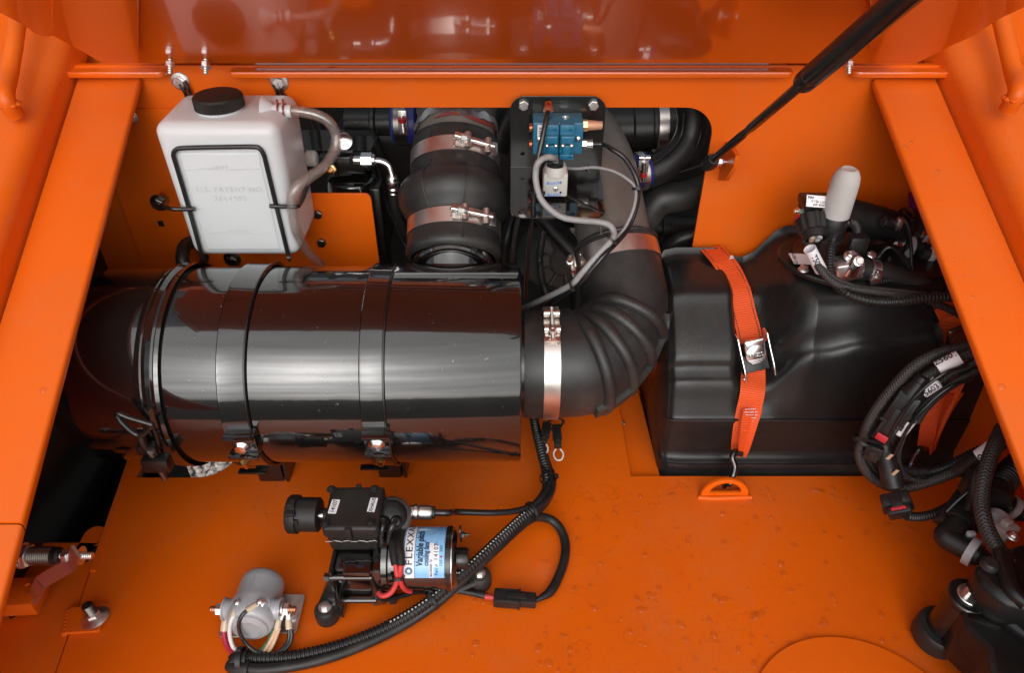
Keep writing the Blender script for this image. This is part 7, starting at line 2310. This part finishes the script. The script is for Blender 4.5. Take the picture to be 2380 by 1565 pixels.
lead('outer black wire at the right of the relay', 'air_tube', [(985, 1150, .028), (990, 1210, .022), (975, 1280, .016), (915, 1352, .013), (830, 1402, .013), (730, 1425, .012), (640, 1430, .012)], 0.0033)

# ================================================================== latch pin assembly at the lower left
ZL = lambda zx, zy: (zx * 0.24466, 1182.6 + zy * 0.24466)
K = lambda zx, zy, **k: W(*ZL(zx, zy), **k)
ly = K(400, 450, z=0.115).y
la = lambda zx: K(zx, 450, y=ly)
lt = thing('latch_cable_end', 'threaded cable sleeve with nuts and bent steel arm at the lower left', 'latch', la(400))
o0 = la(235)
obj('washer', MB().lathe([(0.019, 0), (0.019, 0.003), (0.0, 0.003)], o0 + V((-0.004, 0, 0)), X, 28), 'steel', lt)
obj('lock_nut', MB().hexa(o0, X, 0.031, 0.009, rot=0.25), 'steel', lt)
th0, th1 = la(275), la(510)
obj('threaded_sleeve', threaded(MB(), th0, th1, 0.0135, 0.0028, 0.0009, 24), 'dark_steel', lt)
obj('sleeve_end', MB().lathe([(0.0132, 0), (0.0128, 0.010), (0.010, 0.013), (0.0, 0.013)], th1 + V((-0.002, 0, 0)), X, 24), 'rubber_hose', lt)
obj('rod', threaded(MB(), la(530), la(880), 0.0058, 0.0028, 0.0008, 18), 'steel', lt)
obj('inner_nut', MB().hexa(la(605), X, 0.017, 0.008, rot=0.2), 'steel', lt)
obj('outer_nut', MB().hexa(la(725), X, 0.019, 0.008, rot=0.1).lathe([(0.014, 0), (0.014, 0.002)], la(765), X, 20), 'steel', lt)
arm = [(714, 340), (668, 455), (640, 485), (400, 625), (375, 650), (300, 800)]
AP = [K(a, b, y=ly - 0.002 - 0.002 * i) for i, (a, b) in enumerate(arm)]
AS = V((0.0, -0.45, -0.9)).normalized()
obj('bent_arm', MB().ribbon([p + AS * 0.011 for p in AP], [AS] * len(AP), [0.022] * len(AP), 0.0045, 5, False), 'steel', lt, angle=50)
# hook bracket, tab, stud
obj('hook_bracket', MB().box((0, 0, 0), (0.072, 0.05, 0.03), Matrix.Translation(K(165, 840, z=0.02)) @ Matrix.Rotation(R(4), 4, 'Z'), 0.002), 'orange', label='small orange bracket block below the bent latch arm', cat='bracket')
hbk = thing('hook_plate', 'orange slanting plate edge under the latch arm tip', 'plate', K(320, 850, z=0))
pa_, pb_ = K(250, 720, z=0.035), K(372, 935, z=0.004)
obj('plate', MB().tube([pa_, pb_], 0.006, 8, smooth=False, flat=0.5), 'orange', hbk)
tb_ = [K(665, 945, z=0.006), K(1010, 895, z=0.006), K(1027, 912, z=0.006), K(948, 1150, z=0.006), K(930, 1165, z=0.006), K(612, 1185, z=0.006)]
dt = thing('deck_tab', 'orange welded tab bridging the deck seam under a large stud', 'tab', K(820, 1040, z=0))
obj('tab', plate([(p.x, p.y) for p in reversed(tb_)], [], 0.006, Matrix.Translation((0, 0, 0.0035)), 0.001), 'orange', dt)
mb = MB()
for i in range(7):
    p = tb_[0].lerp(tb_[-1], (i + 0.5) / 7)
    mb.lathe([(0.0, -0.003), (0.005, -0.002), (0.0052, 0.001), (0.003, 0.003), (0, 0.0035)], V((p.x - 0.002, p.y, 0.001)), Z, 10)
obj('weld_bead', mb, 'orange', dt)
sb = K(908, 1040, z=0.007)
sn = V((-0.10, 0.05, 1)).normalized()
ds = thing('deck_stud', 'large greasy stud with flange nut on the orange deck tab', 'stud', sb)
obj('cone_washer', MB().lathe([(0.0205, 0), (0.021, 0.0015), (0.0175, 0.004), (0.012, 0.006), (0.010, 0.007)], sb, sn, 36), 'steel', ds, angle=25)
obj('nut', MB().hexa(sb + sn * 0.005, sn, 0.0185, 0.009, rot=0.3), 'steel', ds)
obj('thread', threaded(MB(), sb + sn * 0.013, sb + sn * 0.032, 0.0085, 0.003, 0.0009, 20), 'dark_steel', ds)
# ================================================================== water drops left by rain
def drop(mb, p, n, r, flat, rnd, stretch=1.0, ang=0.0):
    x, y, z = frame(n)
    a = x * math.cos(ang) + y * math.sin(ang)
    b = z.cross(a)
    seg = 14
    rings = ((1.0, 0.0), (0.96, 0.22), (0.80, 0.58), (0.5, 0.88), (0.2, 0.99))
    wob = [1 + rnd.uniform(-0.10, 0.10) for _ in range(seg)]
    vs, fs = [], []
    for rr, hh in rings:
        for i in range(seg):
            t = 2 * math.pi * i / seg
            w = 1 + (wob[i] * 0.5 + wob[(i + 1) % seg] * 0.5 - 1)
            vs.append(p + a * (r * rr * w * stretch * math.cos(t)) + b * (r * rr * w * math.sin(t)) + z * (flat * hh))
    for q in range(len(rings) - 1):
        for i in range(seg):
            j = (i + 1) % seg
            fs.append((q * seg + i, q * seg + j, (q + 1) * seg + j, (q + 1) * seg + i))
    fs.append(tuple((len(rings) - 1) * seg + i for i in range(seg)))
    mb.add(vs, fs)


rnd = random.Random(11)
mb = MB()
for i in range(380):
    px, py = rnd.uniform(1020, 2150), rnd.uniform(1125, 1560)
    if px < 1250 and rnd.random() < 0.65:
        continue
    p = W(px, py, z=0.0002)
    r = 0.0011 + 0.0048 * rnd.random() ** 2.6
    drop(mb, p, Z, r, r * 0.30 + 0.0002, rnd, 1 + 0.4 * rnd.random(), rnd.uniform(0, 3))
for (px, py, r, st, an_) in ((1325, 1510, .0085, 1.0, 0), (1760, 1432, .010, 2.6, 0.5), (1490, 1418, .009, 1.8, 0.1), (1680, 1395, .008, 2.0, 0.4), (1900, 1140, .008, 3.0, -0.2), (1560, 1150, .006, 2.5, 0.3), (1395, 1310, .006, 1.2, 0), (1500, 1500, .005, 1.1, 0), (2120, 1230, .007, 3.0, -0.6), (2000, 1185, .006, 2.0, 0.2), (1600, 1250, .005, 1.4, 0.4)):
    drop(mb, W(px, py, z=0.0002), Z, r * 0.62, 0.0015, rnd, st, an_)
obj('water_drops', mb, 'water', label='rain drops beaded on the orange deck', cat='water', kind='stuff', angle=80, recalc=False)
mb = MB()
RN = RDL.cross(X)
RN = (RN if RN.z > 0 else -RN).normalized()
for (px, py, r) in ((100, 907, .0045), (2328, 899, .005), (2103, 341, .004), (2180, 398, .004), (2118, 330, .003), (2263, 690, .003), (2215, 610, .0025), (244, 195, .002), (270, 213, .002), (2285, 740, .002), (2180, 560, .0018), (180, 420, .0018), (2240, 640, .002)):
    P0 = P0L if px < 1000 else P0R
    p = WP(px, py, P0 + V((0, 0, 0.0002)), RN)
    drop(mb, p, RN, r, r * 0.35, rnd)
for k in range(26):
    px, py = rnd.uniform(560, 1830), rnd.uniform(152, 164)
    p = W(px, py, z=0.6507)
    drop(mb, p, Z, rnd.uniform(0.0015, 0.004), 0.0008, rnd, rnd.uniform(1.2, 2.5), 0)
obj('water_drops', mb, 'water', label='rain drops on the side rails and hinge lips', cat='water', kind='stuff', angle=80, recalc=False)
mb = MB()
for k in range(170):
    px, py = rnd.uniform(380, 1205), 640 + 420 * rnd.random()
    p = on_cyl(px, py, AR + 0.0002)
    n = V((0, p.y - AY, p.z - AZ)).normalized()
    drop(mb, p, n, 0.0009 + 0.0022 * rnd.random() ** 3, 0.0005, rnd, 1 + 0.5 * rnd.random(), rnd.uniform(0, 3))
obj('water_drops', mb, 'water', label='fine rain drops on the glossy air cleaner', cat='water', kind='stuff', angle=80, recalc=False)
mb = MB()
for k in range(60):
    px, py = rnd.uniform(1195, 1400), rnd.uniform(232, 380)
    p = W(px, py, y=BY - 0.0032)
    drop(mb, p, -Y, 0.0007 + 0.0012 * rnd.random() ** 2, 0.0005, rnd)
SN = T.to_3x3() @ V((0, 0, 1)) if False else sd2.normalized().cross(X)
SN = SN if SN.z > 0 else -SN
for k in range(34):
    p = WP(rnd.uniform(1210, 1400), rnd.uniform(400, 500), S0 + SN * 0.0018, SN)
    drop(mb, p, SN, 0.0012 + 0.004 * rnd.random() ** 2, 0.0008, rnd, rnd.uniform(1, 2), rnd.uniform(0, 3))
obj('water_drops', mb, 'water', label='rain drops on the black valve bracket', cat='water', kind='stuff', angle=80, recalc=False)
